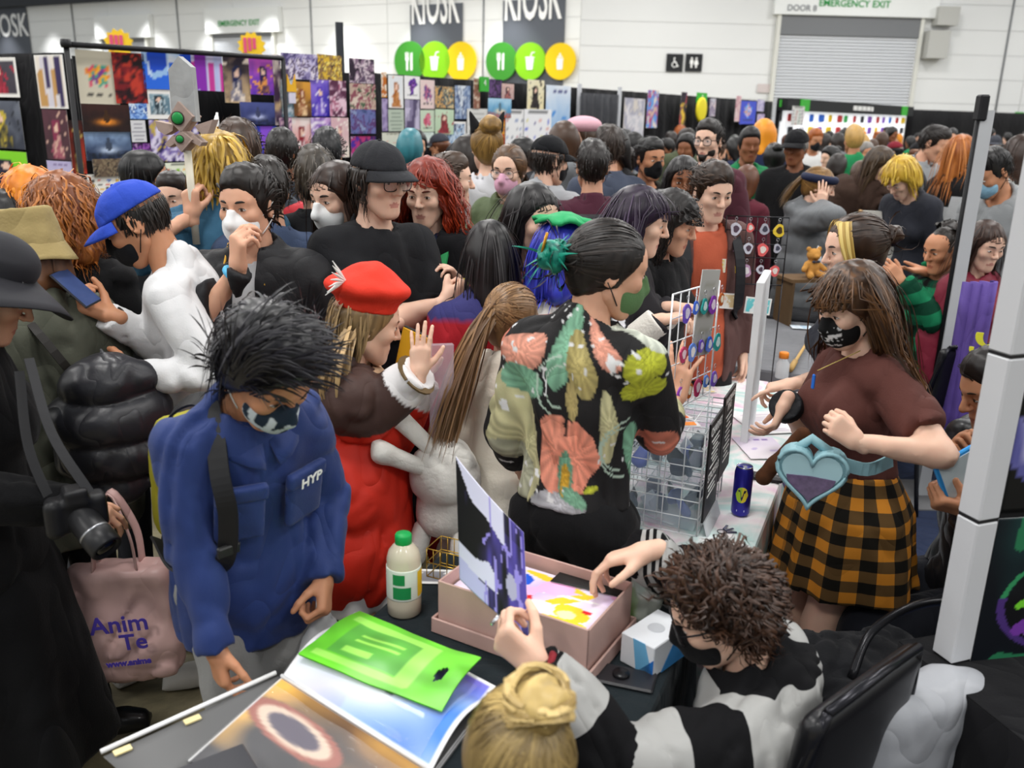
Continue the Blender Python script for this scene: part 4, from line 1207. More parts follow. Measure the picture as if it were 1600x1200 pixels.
# --- painted paper: colours evaluated on a fine grid of points
def cols(s):return [np.array([int(c[i:i+2],16)/255 for i in (0,2,4)]) for c in s.split()]
def lin(c):return np.where(c<=0.04045,c/12.92,((c+0.055)/1.055)**2.4)
def lerp(a,b,t):return a+(b-a)*t[...,None]
def paint(style,pal,u,v,seed,asp=0.7):
 C=cols(pal); n=len(C)
 q=np.stack([u*3*asp,v*3,np.full_like(u,seed*1.37)],-1)
 w=np.stack([noise3(q*1.3+3),noise3(q*1.3+9),0*u],-1)
 nz=noise3(q*1.6+w*1.3); nz2=noise3(q*4.2+w*2.0)
 def el(cx,cy,rx,ry,a=0.0):
  x,y=(u-cx),(v-cy); x,y=x*math.cos(a)+y*math.sin(a),-x*math.sin(a)+y*math.cos(a); return ((x/rx)**2+(y/ry)**2)<1
 if style=='abs':
  t=np.clip((nz*0.75+nz2*0.35+0.5),0,0.999)*(n-1); i=t.astype(int); A=np.array(C)
  f=t-i; f=np.clip((f-0.3)/0.4,0,1); out=lerp(A[i],A[np.minimum(i+1,n-1)],f)
 elif style=='fig':
  out=lerp(C[0],C[1],np.clip(v*0.8+0.35*nz+0.15,0,1)); j=0.05*math.sin(seed*5)
  body=(np.abs(u-0.5-j)<0.10+0.34*np.clip(0.62-v,0,1)+0.05*nz2)&(v<0.60)&(v>0.04)
  out[body]=lerp(C[3%n],C[2%n],np.clip(0.5+nz2,0,1))[body]
  hr=el(0.5+j,0.66,0.17,0.16)|(el(0.44+j,0.55,0.10,0.2)); out[hr]=C[2%n]
  fc=el(0.52+j,0.635,0.085,0.085); out[fc]=np.array([0.93,0.78,0.7])
  hl=nz2>0.55; out[hl]=C[-1]
 elif style=='splash':
  out=np.tile(C[0],u.shape+(1,)).astype(float); r=np.sqrt((u-0.5)**2/0.8+(v-0.56)**2)
  m=r+0.16*nz+0.1*nz2<0.27; t=np.clip((nz*0.6+nz2*0.6+0.5),0,0.999)*(n-1); out[m]=np.array(C)[1+t.astype(int)%(n-1)][m]
  m=(np.abs(v-0.17)<0.035)&(np.abs(u-0.5)<0.3)&(np.sin(u*60)>-0.6); out[m]=np.array([0.2,0.2,0.2])
 elif style=='land':
  out=lerp(C[0],C[1],np.clip((v-0.25)*1.6+0.3*nz,0,1)); m=v<0.3+0.1*nz; out[m]=lerp(C[2%n],C[0],np.clip(nz2+0.4,0,1))[m]
  g=np.exp(-(((u-0.5)/0.22)**2+((v-0.35)/0.12)**2)); out=lerp(out,C[-1],np.clip(g*1.1+0.2*nz2*g,0,1))
  m=el(0.5,0.5,0.06,0.2)|el(0.5,0.72,0.05,0.05); out[m]=C[0]*0.5+C[-1]*0.2
 elif style=='sheet':
  out=np.tile(C[0],u.shape+(1,)).astype(float); gx,gy=u*4,v*6; ci=(np.floor(gx)*7+np.floor(gy)*3+seed).astype(int)
  fx,fy=gx%1-0.5,gy%1-0.5; jit=np.sin(ci*12.9)*0.15
  m=((fx-jit)**2+(fy+jit)**2)<0.055*(0.5+0.7*np.abs(np.sin(ci*3.1))); m &=(v<0.86); out[m]=np.array(C)[1+ci%(n-1)][m]
  m=(np.abs(v-0.93)<0.012)&(np.abs(u-0.5)<0.34); out[m]=C[0]*0.45
 elif style=='text':
  out=np.tile(C[0],u.shape+(1,)).astype(float); m=((v*11)%1<0.4)&(np.abs(u-0.5)<0.36+0.08*np.sin(np.floor(v*11)*5.3))&(v<0.9)&(v>0.1); out[m]=C[1]
 elif style=='drip':
  out=lerp(C[0],C[1],np.clip(0.5+1.2*noise3(np.stack([u*9,v*1.6,0*u+seed],-1)),0,1)); t=noise3(np.stack([u*5+4,v*1.2,0*u+seed],-1)); m=t>0.2; out[m]=C[2%n]; m=(t<-0.25)&(v<0.75); out[m]=C[3%n]
 elif style=='grad':
  out=lerp(C[0],C[1],np.clip(v+0.2*nz,0,1))
  m=(el(0.3,0.45,0.09,0.04,0.5)|el(0.75,0.35,0.12,0.05)); out[m]=C[2%n]
  m=(np.abs(v-0.88)<0.035)&(np.abs(u-0.55)<0.3)&(np.sin(u*26)>-0.7); out[m]=C[-1]
 else:out=np.tile(C[0],u.shape+(1,)).astype(float)
 return np.clip(out,0,1)
PAPER=vcol(0.55,spec=0.25)
def paper(name,w,h,style,pal,seed,border=0.0,bcol='f2f0ec',nx=None,thick=0.003,curl=0.0):
 """sheet in the local XZ plane, front towards -Y"""
 asp=w/h; nz_=17 if nx is None else max(4,int(nx/asp)); nx_=max(6,int(nz_*asp)) if nx is None else nx
 u,v=np.meshgrid(np.linspace(0,1,nx_+1),np.linspace(0,1,nz_+1),indexing='ij')
 col=paint(style,pal,u,v,seed,asp)
 if border:m=(u<border)|(u>1-border)|(v<border*asp)|(v>1-border*asp); col[m]=cols(bcol)[0]
 col=lin(col)
 P=np.stack([(u-0.5)*w,-0.5*thick+curl*(v-0.5)**2*0,(v-0.5)*h],-1)
 n=(nx_+1)*(nz_+1)
 mbx=MB().grid(P,thick=-0.0+thick)
 vv=np.concatenate(mbx.v); vv[:n,1]=-thick/2; vv[n:,1]=thick/2
 cc=np.ones((len(vv),3))*0.75; cc[:n]=col.reshape(-1,3)
 return raw_mesh(name,vv,[f[::-1] for f in mbx.f] if False else mbx.f,PAPER,None,cc,smooth=False)
_ps=[0]
def poster(pl,rect,style,pal,label,off=0.03,border=0.0,tilt=0.0,cat='poster',name='poster',group=None):
 _ps[0]+=1
 c,w,h=pl.rect(*rect,off)
 o=obj(name,paper(name,w,h,style,pal,_ps[0],border),None,c,(0,tilt,pl.ang))
 return tag(o,label,cat,group)
Q=[
(P0,(-30,90,27,152),'fig','3a3540 4a4550 7a1f30 b02c44','framed dark print with a red shape at the far left edge',0.06),
(P0,(-30,158,34,232),'fig','2a2e3c 6c7280 c9b23c 22242c','dark print with a blond figure below the framed dark print',0),
(P0,(-30,236,44,300),'fig','74c81c 86d82a 1c1830 2c2448','lime green print with a dark-clothed figure',0),
(P0,(58,86,102,170),'drip','d8d4e0 efe6dc 3a2f5c c89a5c','tall white-bordered print of a figure dissolving into violet drips',0.05),
(P0,(70,172,108,250),'fig','3c2830 5a3440 8a3050 d8b0a0','dark maroon figure print under the violet drip print',0),
(P0,(76,252,114,300),'grad','d8cfe4 b8b0d8 e8c8d8 8878a8','pale lilac print at the bottom of the narrow column',0),
(P1,(122,80,184,163),'splash','cfc8b4 e8862a d8406a 2fa08a f0b030 7a3f8c','cream poster with a splash of orange teal and pink creature',0),
(P1,(178,83,228,162),'abs','1c0c12 3a1018 7a1820 c03a2a 1c0c12','dark red demonic poster beside the cream creature poster',0),
(P1,(129,163,204,206),'land','1c1214 3a201c 2a1a18 ff9a30','dark poster with a fiery orange glow in the middle',0),
(P1,(134,206,206,250),'land','2c3a58 8aa4c8 18202e c8d8f0','blue misty ruin poster under the fiery one',0),
(P1,(110,188,132,272),'fig','d03a24 2a1c1c 141214 c8b060','narrow black and red strip poster by the frame upright',0),
(P1,(146,248,200,276),'abs','4a4038 6a5a4a 8a7a62 3a322c','brown rocky print just above the sticker sheets',0),
(P1,(138,272,190,312),'sheet','f0eee8 d86a5a 4a4a4a e8b84a 5a7ac8','white sheet of round chibi stickers at the booth table',0),
(P1,(224,82,302,140),'drip','9cc4f0 e8f0fc 1c4cc8 2a6ae0','bright blue and white dripping banner behind the sword',0),
(P1,(300,82,348,142),'drip','b8c0ec d8d0f4 8a2cb0 c83a98','violet and magenta dripping banner right of the sword',0),
(P1,(228,140,272,186),'fig','4a6a7c 9ab4c0 2a3a44 b8c8d0','teal grey figure print with white side strips',0.14),
(P1,(202,160,230,186),'abs','5a84d0 9cc0f0 2a50a0 d8e8f8','small sky blue card stuck beside the teal grey print',0),
(P1,(205,188,228,222),'text','d8d8dc 9a98a4','pale grey price list with lines of writing',0),
(P1,(208,224,238,248),'abs','6a2c8c a860c0 3c1858 d8a8e0','small purple card under the pale price list',0),
(P1,(236,188,312,252),'abs','2c2458 c8b050 7a68b0 e0d8f0 40306c','violet and gold poster partly hidden by the sword hilt',0),
(P1,(260,254,308,300),'sheet','e8ecd8 8ac03a d86a4a 3a3a3a f0c060','pale green sheet of little characters beside the sword grip',0),
(P1,(350,88,390,161),'fig','e0c090 2a2230 1c2450 f0e0d0','poster of a white-robed figure with a green base',0),
(P1,(390,92,427,148),'fig','5a30b0 c85ac8 2a1850 f0a050','purple starburst poster with a tiny dark figure',0),
(P1,(376,160,430,195),'land','2c3468 4a5490 1c2240 c0c8f0','dark blue night poster with a pale light',0),
(P1,(377,197,434,240),'drip','2838b0 5a60e0 8a50d8 b8c8f8','electric blue dripping print under the night poster',0),
(P1,(428,86,440,196),'abs','d8b890 4a3450 e8d8d0 6a5070','slim vertical print next to the frame upright',0),
(P1,(440,84,497,124),'abs','4a4070 8a80b0 c8c0e0 5a4a6a e0d8e8','grey violet group print at the top of the purple wall',0),
(P1,(496,86,534,126),'abs','5a4030 e0b83a 8a6a48 f0d870 3a2a24','gold and brown print at the top of the purple wall',0),
(P1,(438,124,462,183),'abs','9ab8c0 d8e0e8 7a98a8 e0d8c0','pale aqua print with a yellow bunny cut-out',0),
(P1,(459,128,486,182),'fig','4a2c20 d89a3a 8a4a2c f0d0a0','warm amber figure print in the middle of the purple wall',0),
(P1,(486,124,516,182),'fig','2c20a0 8a70d8 5a3cc0 e8e0f8','deep indigo print with a white crescent',0),
(P1,(515,126,541,182),'abs','d8a0b8 a85a78 e8c8d8 5a2c48','dusty pink print at the right of the indigo print',0),
(P1,(438,184,457,240),'abs','d88ab0 8a5a90 f0c8d8 4a3058','narrow rose print at the lower left of the purple wall',0),
(P1,(456,184,487,250),'fig','d86a6a f0e0dc 8a1c2c e8e0e0','red and white figure print on the lower purple wall',0),
(P1,(487,184,518,250),'abs','c8a0d8 e8d0f0 8a60b8 f0e8f4','light lilac print on the lower purple wall',0),
(P1,(518,184,545,246),'fig','e8dcd0 d8b0b8 b87a8a f0e8e0','pale blush figure print at the lower right of the purple wall',0),
(P1,(546,92,585,130),'abs','5a4860 d8c8d0 8a7088 2c2030','mauve group print sticking up above the drape',0),
(P1,(547,131,587,171),'abs','d8c8b8 8a4a58 c0a898 3a5a40','beige and wine collage print in the right column',0),
(P1,(548,171,587,209),'abs','3a4a78 6a70a8 5a3a70 8a98c0','slate blue tangled print in the right column',0),
(P1,(549,213,588,256),'abs','4a2c9c c03a78 2c1c60 e0a0d0','violet and crimson print at the bottom of the right column',0),
(P2,(596,113,604,152),'abs','e0902a f0e8dc c06a20','sliver of an orange print against the black drape edge',0),
(P2,(607,118,630,169),'fig','f0f0ee e4e8ec a8642c d89a60','black-framed white print of an orange-robed figure',0.06),
(P2,(632,119,656,155),'splash','f2f0f0 5a2c90 8a4cb8 3a1c50 a86ad0','white print with a purple dress',0),
(P2,(657,125,679,170),'splash','e8d0cc 6a4a8c c87090 4a3a70 a888b0','pink print of a violet winged fairy',0),
(P2,(680,135,709,169),'abs','e0c898 4a5a60 d8a868 2a3a44','sand coloured print with dark antennae',0),
(P2,(711,134,735,186),'abs','6a80a8 a8b8d0 4a5a80 d8e0e8','grey blue print of a shining crowd',0),
(P2,(597,154,606,205),'abs','8a7aa8 b0a0c8 6a5a88','narrow lavender print at the left of the fairy wall',0),
(P2,(607,171,631,205),'text','b8c4b4 8a988a','sage green list of prices on the fairy wall',0),
(P2,(633,156,656,205),'drip','8a80a0 b0a8c0 5a5070 c8c0d8','grey purple gown print on the fairy wall',0),
(P2,(657,172,679,206),'splash','c8d8c0 c0506a d87a90 8a4a80','mint print of a rose winged fairy',0),
(P2,(680,171,709,210),'fig','b8d0b0 c8dcc0 7a2c34 a83a44','green print of a maroon-haired figure',0),
(P2,(597,207,624,232),'grad','d0d8c8 e0e0d0 d8b0a0 a0a890','pale olive small print in the lower row',0),
(P2,(625,207,648,232),'fig','e8c0c0 f0d8d4 3a2420 e8d0c0','pink portrait print in the lower row',0),
(P2,(649,207,678,230),'grad','e0e8e0 d0e0d8 c8a0b0 b0c0b8','very pale mint print in the lower row',0),
(P2,(697,190,728,228),'abs','2c4a78 6a90b8 c8d8e8 3a3a58 a8c0d8','white-edged teal print of a shining crowd, lower down',0.05),
(P2,(730,170,762,215),'text','d8d8d4 b0b0ac','white notice behind the blond bun with cat ears',0),
(P2,(740,122,750,170),'abs','d8c8b0 8a5a48 e8dcc8','slim beige figure strip by the green number sign',0),
(P2,(764,124,784,152),'abs','2a2038 6a4a80 3a2c50','dark violet print right of the green number sign',0),
(P2,(784,131,803,155),'fig','b89a98 d8b8b0 4a2c38 c87a70','dusky portrait print overlapping the dark violet one',0),
(P2,(763,154,799,184),'land','4a90c0 a8d0e8 c85a3a f0e0c0','sky blue print with a small orange house',0),
(P2,(763,186,790,228),'abs','d86a2a c03a20 e8b040 5a2c48','fiery orange print behind the cat ears',0),
(P2,(790,171,818,245),'sheet','f0f0f0 8a9ac0 a8a8b0 c0808a 707888','white board of tiny pins, left of the pair',0),
(P2,(819,171,861,245),'sheet','f0f0f2 5a6ad0 e0b0a8 4a3a8c d8d070','white board of tiny coloured stickers, right of the pair',0),
(P2,(824,125,850,171),'fig','e8dcb0 f0e8c8 16141a 3a3030','cream print of a black-clad figure with pink flowers',0),
(P3,(853,134,891,212),'grad','8ab4e0 e8eef6 4a90d8 2c2c78','tall pale blue banner with slanted dark lettering',0),
(P3,(974,154,1006,235),'abs','c8c8d0 e0dce0 a8a8b8 d8d0c8','tall silvery print right of the grey curtain',0),
(P3,(1011,141,1028,200),'abs','d8b8a0 8a60b0 c84a70 5a9ae0 e8d8c8','narrow multicoloured strip of prints on the long drape',0),
(P3,(1063,144,1072,196),'abs','c84a3a 4a3a60 e8c040 2c2430','slim red and yellow strip on the long drape',0),
(P3,(1109,154,1118,182),'abs','c8c8d0 8a8098 e0d0d0','small grey print right of the yellow round sign',0),
(P3,(1149,150,1157,190),'abs','d8a8b0 e0c8c8 b87888','slim pink strip on the long drape',0),
(P3,(1157,158,1181,194),'splash','4a5ad0 e8a050 5ab0f0 e0c8e8 c86a40','round blue and orange character print on the far drape',0),
(P3,(1183,156,1194,174),'abs','b0a8d0 d8d0e8 8a80b0','small lilac print, upper of two on the far drape',0),
(P3,(1183,178,1194,196),'abs','d8d0e8 c0a8c8 a090c0','small pale pink print, lower of two on the far drape',0),
(P4,(1219,170,1232,190),'splash','1c1c20 e8862a d86a20','small dark card with an orange wedge on the far drape',0)]
for (pl,rc,st,pa,lb,bo) in Q:poster(pl,rc,st,pa,lb,0.03+0.012*(_ps[0]%3),bo,0.01*math.sin(_ps[0]*3.3))
# small square green booth-number signs
def number_sign(pl,rc,digit,label):
 c,w,h=pl.rect(*rc,0.08); o=empty('booth_number_sign',c,pl.ang,label,'sign')
 MB().box((-w/2,-0.01,-h/2),(w/2,0.01,h/2)).build('plate',mat('#3fae3a',0.6,0.03),o)
 t=text_obj('digit',digit,h*0.6,mat('#f4f8f0',0.6,0),o); t.rotation_euler=(math.pi/2,0,0); t.location=(0,-0.013,0.08*h)
number_sign(P2,(750,120,763,143),'4','small green number sign beside the dark violet print')
number_sign(P3,(1089,145,1104,161),'9','small green number sign above the yellow round face')
number_sign(P4,(1219,156,1231,167),'8','tiny green number sign at the end of the long drape')
number_sign(P5,(1586,175,1600,181),'1','tiny green number sign at the far right')
c,w,h=P3.rect(1087,162,1102,181,0.1)
o=MB().lathe([(w*0.5,0),(w*0.5,0.03),(w*0.4,0.04)],24,R=Rx(math.pi/2)).build('round_sign',mat('#e8d82a',0.6,0.05),None,True,c,(0,0,P3.ang)); tag(o,'round yellow sign hanging under the green number sign','sign')
# bunny cut-out
c,w,h=P1.rect(447,116,462,162,0.09); o=empty('bunny_cutout',c,P1.ang,'yellow rabbit-eared card cut-out on the purple poster wall','cutout')
MB().box((-w*.3,-0.006,-h*.5),(w*.45,0.006,h*.1),bev=0.004).build('card_body',mat('#d8d4e8',0.7),o)
MB().prism([(-w*.5,-h*.1),(w*.5,-h*.1),(w*.42,h*.5),(w*.15,h*.15),(-w*.12,h*.15),(-w*.4,h*.5)],0.012,c=(0,-0.012,0)).build('ears',mat('#eab32c',0.7),o)

# --- big signs on the hall wall
def wall_frame(pl,px,py,name,label,cat,off=0.05):
 c=pl.hit(px,py,off); return empty(name,c,pl.ang,label,cat),c
def px2m(pl,x0,x1,y):return np.linalg.norm(pl.hit(x1,y,0.05)-pl.hit(x0,y,0.05))
def disc(name,r,m,parent,loc=(0,0,0),t=0.06,n=36):
 return MB().lathe([(r,0),(r,t)],n,R=Rx(math.pi/2)).build(name,m,parent,False,loc)
def pict(parent,kind,s,m,y=-0.075):
 """flat pictograms built from outlines, s = height"""
 mb=MB()
 def ply(pts):mb.prism([(x*s,z*s) for x,z in pts],0.012,c=(0,y,0))
 def rc(x0,z0,x1,z1):ply([(x0,z0),(x1,z0),(x1,z1),(x0,z1)])
 def circ(cx,cz,r,n=14):ply([(cx+r*math.cos(2*math.pi*k/n),cz+r*math.sin(2*math.pi*k/n)) for k in range(n)])
 if kind=='cutlery':
  rc(-0.22,-0.5,-0.10,0.05); ply([(-0.28,0.05),(-0.04,0.05),(-0.04,0.5),(-0.09,0.5),(-0.09,0.2),(-0.135,0.2),(-0.135,0.5),(-0.185,0.5),(-0.185,0.2),(-0.23,0.2),(-0.23,0.5),(-0.28,0.5)]); ply([(0.08,-0.5),(0.22,-0.5),(0.22,0.5),(0.10,0.42),(0.08,0.1)])
 elif kind=='cup':
  ply([(-0.2,-0.5),(0.2,-0.5),(0.28,0.15),(-0.28,0.15)]); rc(-0.32,0.18,0.32,0.27); ply([(0.02,0.27),(0.10,0.27),(0.16,0.46),(0.34,0.5),(0.34,0.56),(0.12,0.53)])
 elif kind=='tumbler':ply([(-0.2,-0.5),(0.2,-0.5),(0.24,0.2),(-0.24,0.2)]); rc(-0.17,0.24,0.17,0.33); rc(-0.05,0.33,0.05,0.5)
 elif kind=='wheelchair':
  circ(-0.05,0.42,0.09); ply([(-0.12,0.3),(0.0,0.3),(0.02,0.1),(0.2,0.1),(0.2,0.0),(-0.1,0.0)]); ply([(0.1,0.0),(0.22,0.0),(0.34,-0.3),(0.42,-0.26),(0.44,-0.34),(0.28,-0.42)])
  t=np.linspace(1.9,5.9,16); ply([(0.3*math.cos(a),-0.18+0.3*math.sin(a)) for a in t]+[(0.22*math.cos(a),-0.18+0.22*math.sin(a)) for a in t[::-1]])
 elif kind=='pair':
  for sx in (-0.24,0.24):circ(sx,0.42,0.1)
  ply([(-0.4,0.28),(-0.08,0.28),(-0.06,-0.1),(-0.15,-0.1),(-0.16,-0.5),(-0.32,-0.5),(-0.33,-0.1),(-0.42,-0.1)]); ply([(0.12,0.28),(0.36,0.28),(0.48,-0.18),(0.34,-0.18),(0.32,-0.5),(0.16,-0.5),(0.14,-0.18),(0.0,-0.18)])
 return mb.build('pictogram',m,parent)
whm=mat('#f6f6f4',0.6,0)
gry=mat('#5c6068',0.7,0.04)
for (x0,x1,yb,ytx,lb,cx) in ((641,722,116,38,'grey hanging banner with white KIOSK lettering, left of two',(641,680,721)),(784,880,136,32,'grey hanging banner with white KIOSK lettering, right of two',(784,829,876))):
 o,c=wall_frame(WL,(x0+x1)/2,80,'kiosk_banner',lb,'banner',0.06)
 w=px2m(WL,x0,x1,60); zb=WL.hit((x0+x1)/2,yb,0.06)[2]-c[2]
 MB().box((-w/2,-0.02,zb),(w/2,0.02,5.6-c[2]+0.6)).build('panel',gry,o)
 zt=WL.hit((x0+x1)/2,ytx,0.06)[2]-c[2]; th=1.75
 t=text_obj('lettering','KIOSK',1.0,whm,o,depth=0.01,bold=0.012); me=t.data
 co=np.zeros(len(me.vertices)*3,np.float32); me.vertices.foreach_get('co',co); co=co.reshape(-1,3)
 co[:,0]=(co[:,0]-co[:,0].min())/np.ptp(co[:,0])*w*0.92-w*0.46; co[:,1]=(co[:,1]-co[:,1].min())/np.ptp(co[:,1])*th
 me.vertices.foreach_set('co',co.ravel()); t.rotation_euler=(math.pi/2,0,0); t.location=(0,-0.04,zt)
 for px,col,kd,nm in zip(cx,('#3c8f2c','#86cc16','#f2cc0c'),('cutlery','cup','tumbler'),('dark green food','lime green drink','yellow juice')):
  r=px2m(WL,px-21.5,px+21.5,96)/2
  d,cc=wall_frame(WL,px,96,'round_sign','%s disc sign with a white pictogram under the %s KIOSK banner'%(nm,'left' if x0<700 else 'right'),'sign',0.16)
  disc('disc',r*1.12,mat(col,0.6,0.03),d); pict(d,kd,r*1.0,whm)
o,c=wall_frame(WL,12,45,'kiosk_banner','grey banner with slanting white KIOSK letters at the top left corner','banner',0.06)
w=px2m(WL,-28,35,45); MB().box((-w/2,-0.02,-1.6),(w/2,0.02,2.2)).build('panel',gry,o)
t=text_obj('lettering','KIOSK',1.0,whm,o,depth=0.01,bold=0.012); t.scale=(w*0.36,1.7,1); t.rotation_euler=(math.pi/2,0,0); t.location=(0,-0.04,0.1)
for px,kd,lb in ((1054,'wheelchair','square black sign with a white wheelchair symbol'),(1084,'pair','square black sign with two white standing figures')):
 o,c=wall_frame(WB,px,98,'toilet_sign',lb,'sign',0.05); w=px2m(WB,px-13,px+13,98)
 MB().box((-w/2,-0.02,-w/2),(w/2,0.02,w/2)).build('plate',mat('#232427',0.6,0),o); pict(o,kd,w*0.58,whm,-0.035)
def shutter(pl,x0,x1,yt,yb,ymid,label,nlab,head_text=None,door_text=None):
 o,c=wall_frame(pl,(x0+x1)/2,yt,'door_%d'%nlab,None,None,0.05); struct(o,label)
 w=px2m(pl,x0,x1,yt); z1=c[2]; zm=pl.hit((x0+x1)/2,ymid,0.05)[2]
 MB().box((-w/2,-0.12,zm-z1),(w/2,0.02,0)).build('roller_box',mat('#77797c',0.6,0.03),o)
 n=44; dz=zm/n
 sl=MB().box((-w/2+0.05,-0.05,0.01),(w/2-0.05,0.02,dz-0.015),bev=0.01).build('slat',mat('#d6d9de',0.5,0.02),o); sl.location=(0,0,-z1)
 for i in range(1,n):s2=obj('slat',sl.data,o); s2.location=(0,0,-z1+i*dz)
 for sg in (-1,1):MB().box((sg*w/2-0.07,-0.16,-z1),(sg*w/2+0.07,0.02,0)).build('guide_rail',mat('#d8d8d0',0.5,0.02),o)
 MB().box((-w/2-0.25,-0.25,0),(w/2+0.5,0.02,1.1)).build('header_board',mat('#eceeec',0.6,0.02),o)
 for tx,dx,sz,cl in ((head_text,0.0,0.34,'#2a9a48'),(door_text,-w*0.36,0.3,'#8a8c90')):
  if tx:
   t=text_obj('lettering',tx,sz,mat(cl,0.6,0),o,bold=0.006); t.rotation_euler=(math.pi/2,0,0); t.location=(dx,-0.27,0.42 if tx==head_text else 0.22)
 return o,w
o,w=shutter(WB,1217,1441,26,160,57,'large grey roller shutter door under a green emergency exit sign',1,'EMERGENCY EXIT','DOOR 8')
for sx,zz,s_ in ((0.62,-0.9,0.9),(0.85,0.1,0.6)):MB().box((w/2+sx-0.45,-0.5,zz-s_*0.6),(w/2+sx+0.35,0.0,zz+s_*0.5)).build('drive_housing',mat('#b9b9b4',0.6,0.03),o)
shutter(WL,332,428,52,90,58,'grey roller shutter behind the blue poster banners',2,'EMERGENCY EXIT')
shutter(WL,160,230,60,95,66,'small grey roller shutter behind the cream creature poster',3)
for px,py,lb in ((185,68,'yellow and red star balloon sign above the dark red poster'),(393,72,'yellow and red star balloon sign in front of the grey shutter')):
 pl=VPl((-8,14),(2,16)); c=pl.hit(px,py); o=empty('star_sign',c,pl.ang,lb,'sign'); r=0.22
 MB().prism([((r if k%2 else r*0.8)*math.cos(k*math.pi/12),(r if k%2 else r*0.8)*math.sin(k*math.pi/12)) for k in range(24)],0.05).build('star',mat('#ecc42a',0.6,0.1),o)
 for k in range(3):MB().box((-0.12+k*0.07,-0.015,-0.1+0.03*k),(-0.07+k*0.07,-0.002,0.12)).build('stripe',mat('#d8527a',0.6,0),o)
 MB().tube([(0,0.03,-r),(0,0.03,-c[2])],0.015,6).build('pole',mat('#888888',0.5,0),o,True)
c=at(530,62,9.3); o=empty('banner_flag',(c[0],c[1],0),0.5,'narrow dark upright banner standing above the purple poster wall','banner')
MB().box((-0.03,-0.02,1.2),(0.04,0.02,c[2]+0.16)).build('board',mat('#33363c',0.6,0.1),o); MB().tube([(0,0,0),(0,0,1.3)],0.02,6).build('pole',bm_,o,True); MB().box((-0.2,-0.2,0),(0.2,0.2,0.02)).build('base',bm_,o)
c=WB.hit(1196,138,0.05); o=MB().box((-0.32,-0.02,-0.16),(0.32,0,0.16)).build('wall_notice',mat('#cfc4c2',0.7,0.1),None,False,c,(0,0,WB.ang)); tag(o,'small pale notice on the wall left of the shutter','sign')
# vertical expansion joints in the walls
for k,(pl,px) in enumerate(((WL,117),(WL,280),(WL,487),(WL,755),(WB,1575))):
 p=pl.hit(px,60,0.03); struct(MB().tube([(0,0,0),(0,0,7.1 if pl is WL else 9)],0.035,6).build('trim_%d'%(k+1),mat('#77797c',0.7,0),None,True,(p[0],p[1],0)),'thin dark vertical joint in the hall wall')

 # --- lit stall at the far end
c,w,h=P4.rect(1243,172,1424,215,0.1)
st=empty('lit_stall',(c[0],c[1],0),P4.ang,'brightly lit white display stall with rows of goods at the far end','stall')
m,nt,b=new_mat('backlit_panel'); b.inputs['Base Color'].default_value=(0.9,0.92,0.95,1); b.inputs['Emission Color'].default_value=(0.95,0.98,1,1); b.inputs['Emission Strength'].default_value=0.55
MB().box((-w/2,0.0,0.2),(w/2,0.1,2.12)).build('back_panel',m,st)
c2,w2,h2=P4.rect(1237,160,1424,170,0.1)
MB().box((-w/2-0.2,-0.12,2.12),(w/2+0.2,0.12,2.36)).build('header',mat('#202224',0.6,0),st)
for k in range(9):MB().box((-0.5+k*0.16,-0.14,2.19),(-0.38+k*0.16-0.05*(k%2),-0.12,2.29)).build('header_mark',whm,st)
for sx in (-0.42,0.42):MB().box((sx*w-0.25,-0.14,2.12),(sx*w+0.25,0.0,2.36)).build('header_tab',mat('#3fae3a',0.6,0),st)
rng=np.random.default_rng(5)
for r_ in range(3):
 for k in range(15):
  x=-w/2+(k+0.5)*w/15+rng.normal(0,0.05); z=2.0-r_*0.26; s_=0.05+0.08*rng.random(); cl=['#2f6ad0','#e8c42a','#3a3a40','#c03a3a','#3fae5a','#e0e0e8','#8a5ac0'][rng.integers(7)]
  MB().box((x-s_,-0.05,z-0.09),(x+s_,0.0,z+0.07),bev=0.02).build('display_item',mat(cl,0.6,0.05),st)
c,w,h=P4.rect(1237,166,1256,196,0.3); o=obj('poster',paper('poster',w,h,'sheet','d8d8d4 7a6a8c b05a5a 5a8a7a',3),None,c,(0,0,P4.ang)); tag(o,'pale sheet of small pictures at the left end of the lit stall','poster')
p=P5.hit(1556,192,0.3); o=empty('screen',(p[0],p[1],0),P5.ang,'bright white screen glowing at the far right','screen')
m,nt,b=new_mat('lit_screen'); b.inputs['Base Color'].default_value=(0.1,0.1,0.1,1); b.inputs['Emission Color'].default_value=(0.9,0.95,1,1); b.inputs['Emission Strength'].default_value=1.2
MB().box((-0.5,-0.03,p[2]-0.28),(0.5,0.03,p[2]+0.3)).build('display',m,o); MB().tube([(0,0,0),(0,0,p[2])],0.03,6).build('stand',bm_,o,True); MB().box((-0.3,-0.2,0),(0.3,0.2,0.03)).build('base',bm_,o)
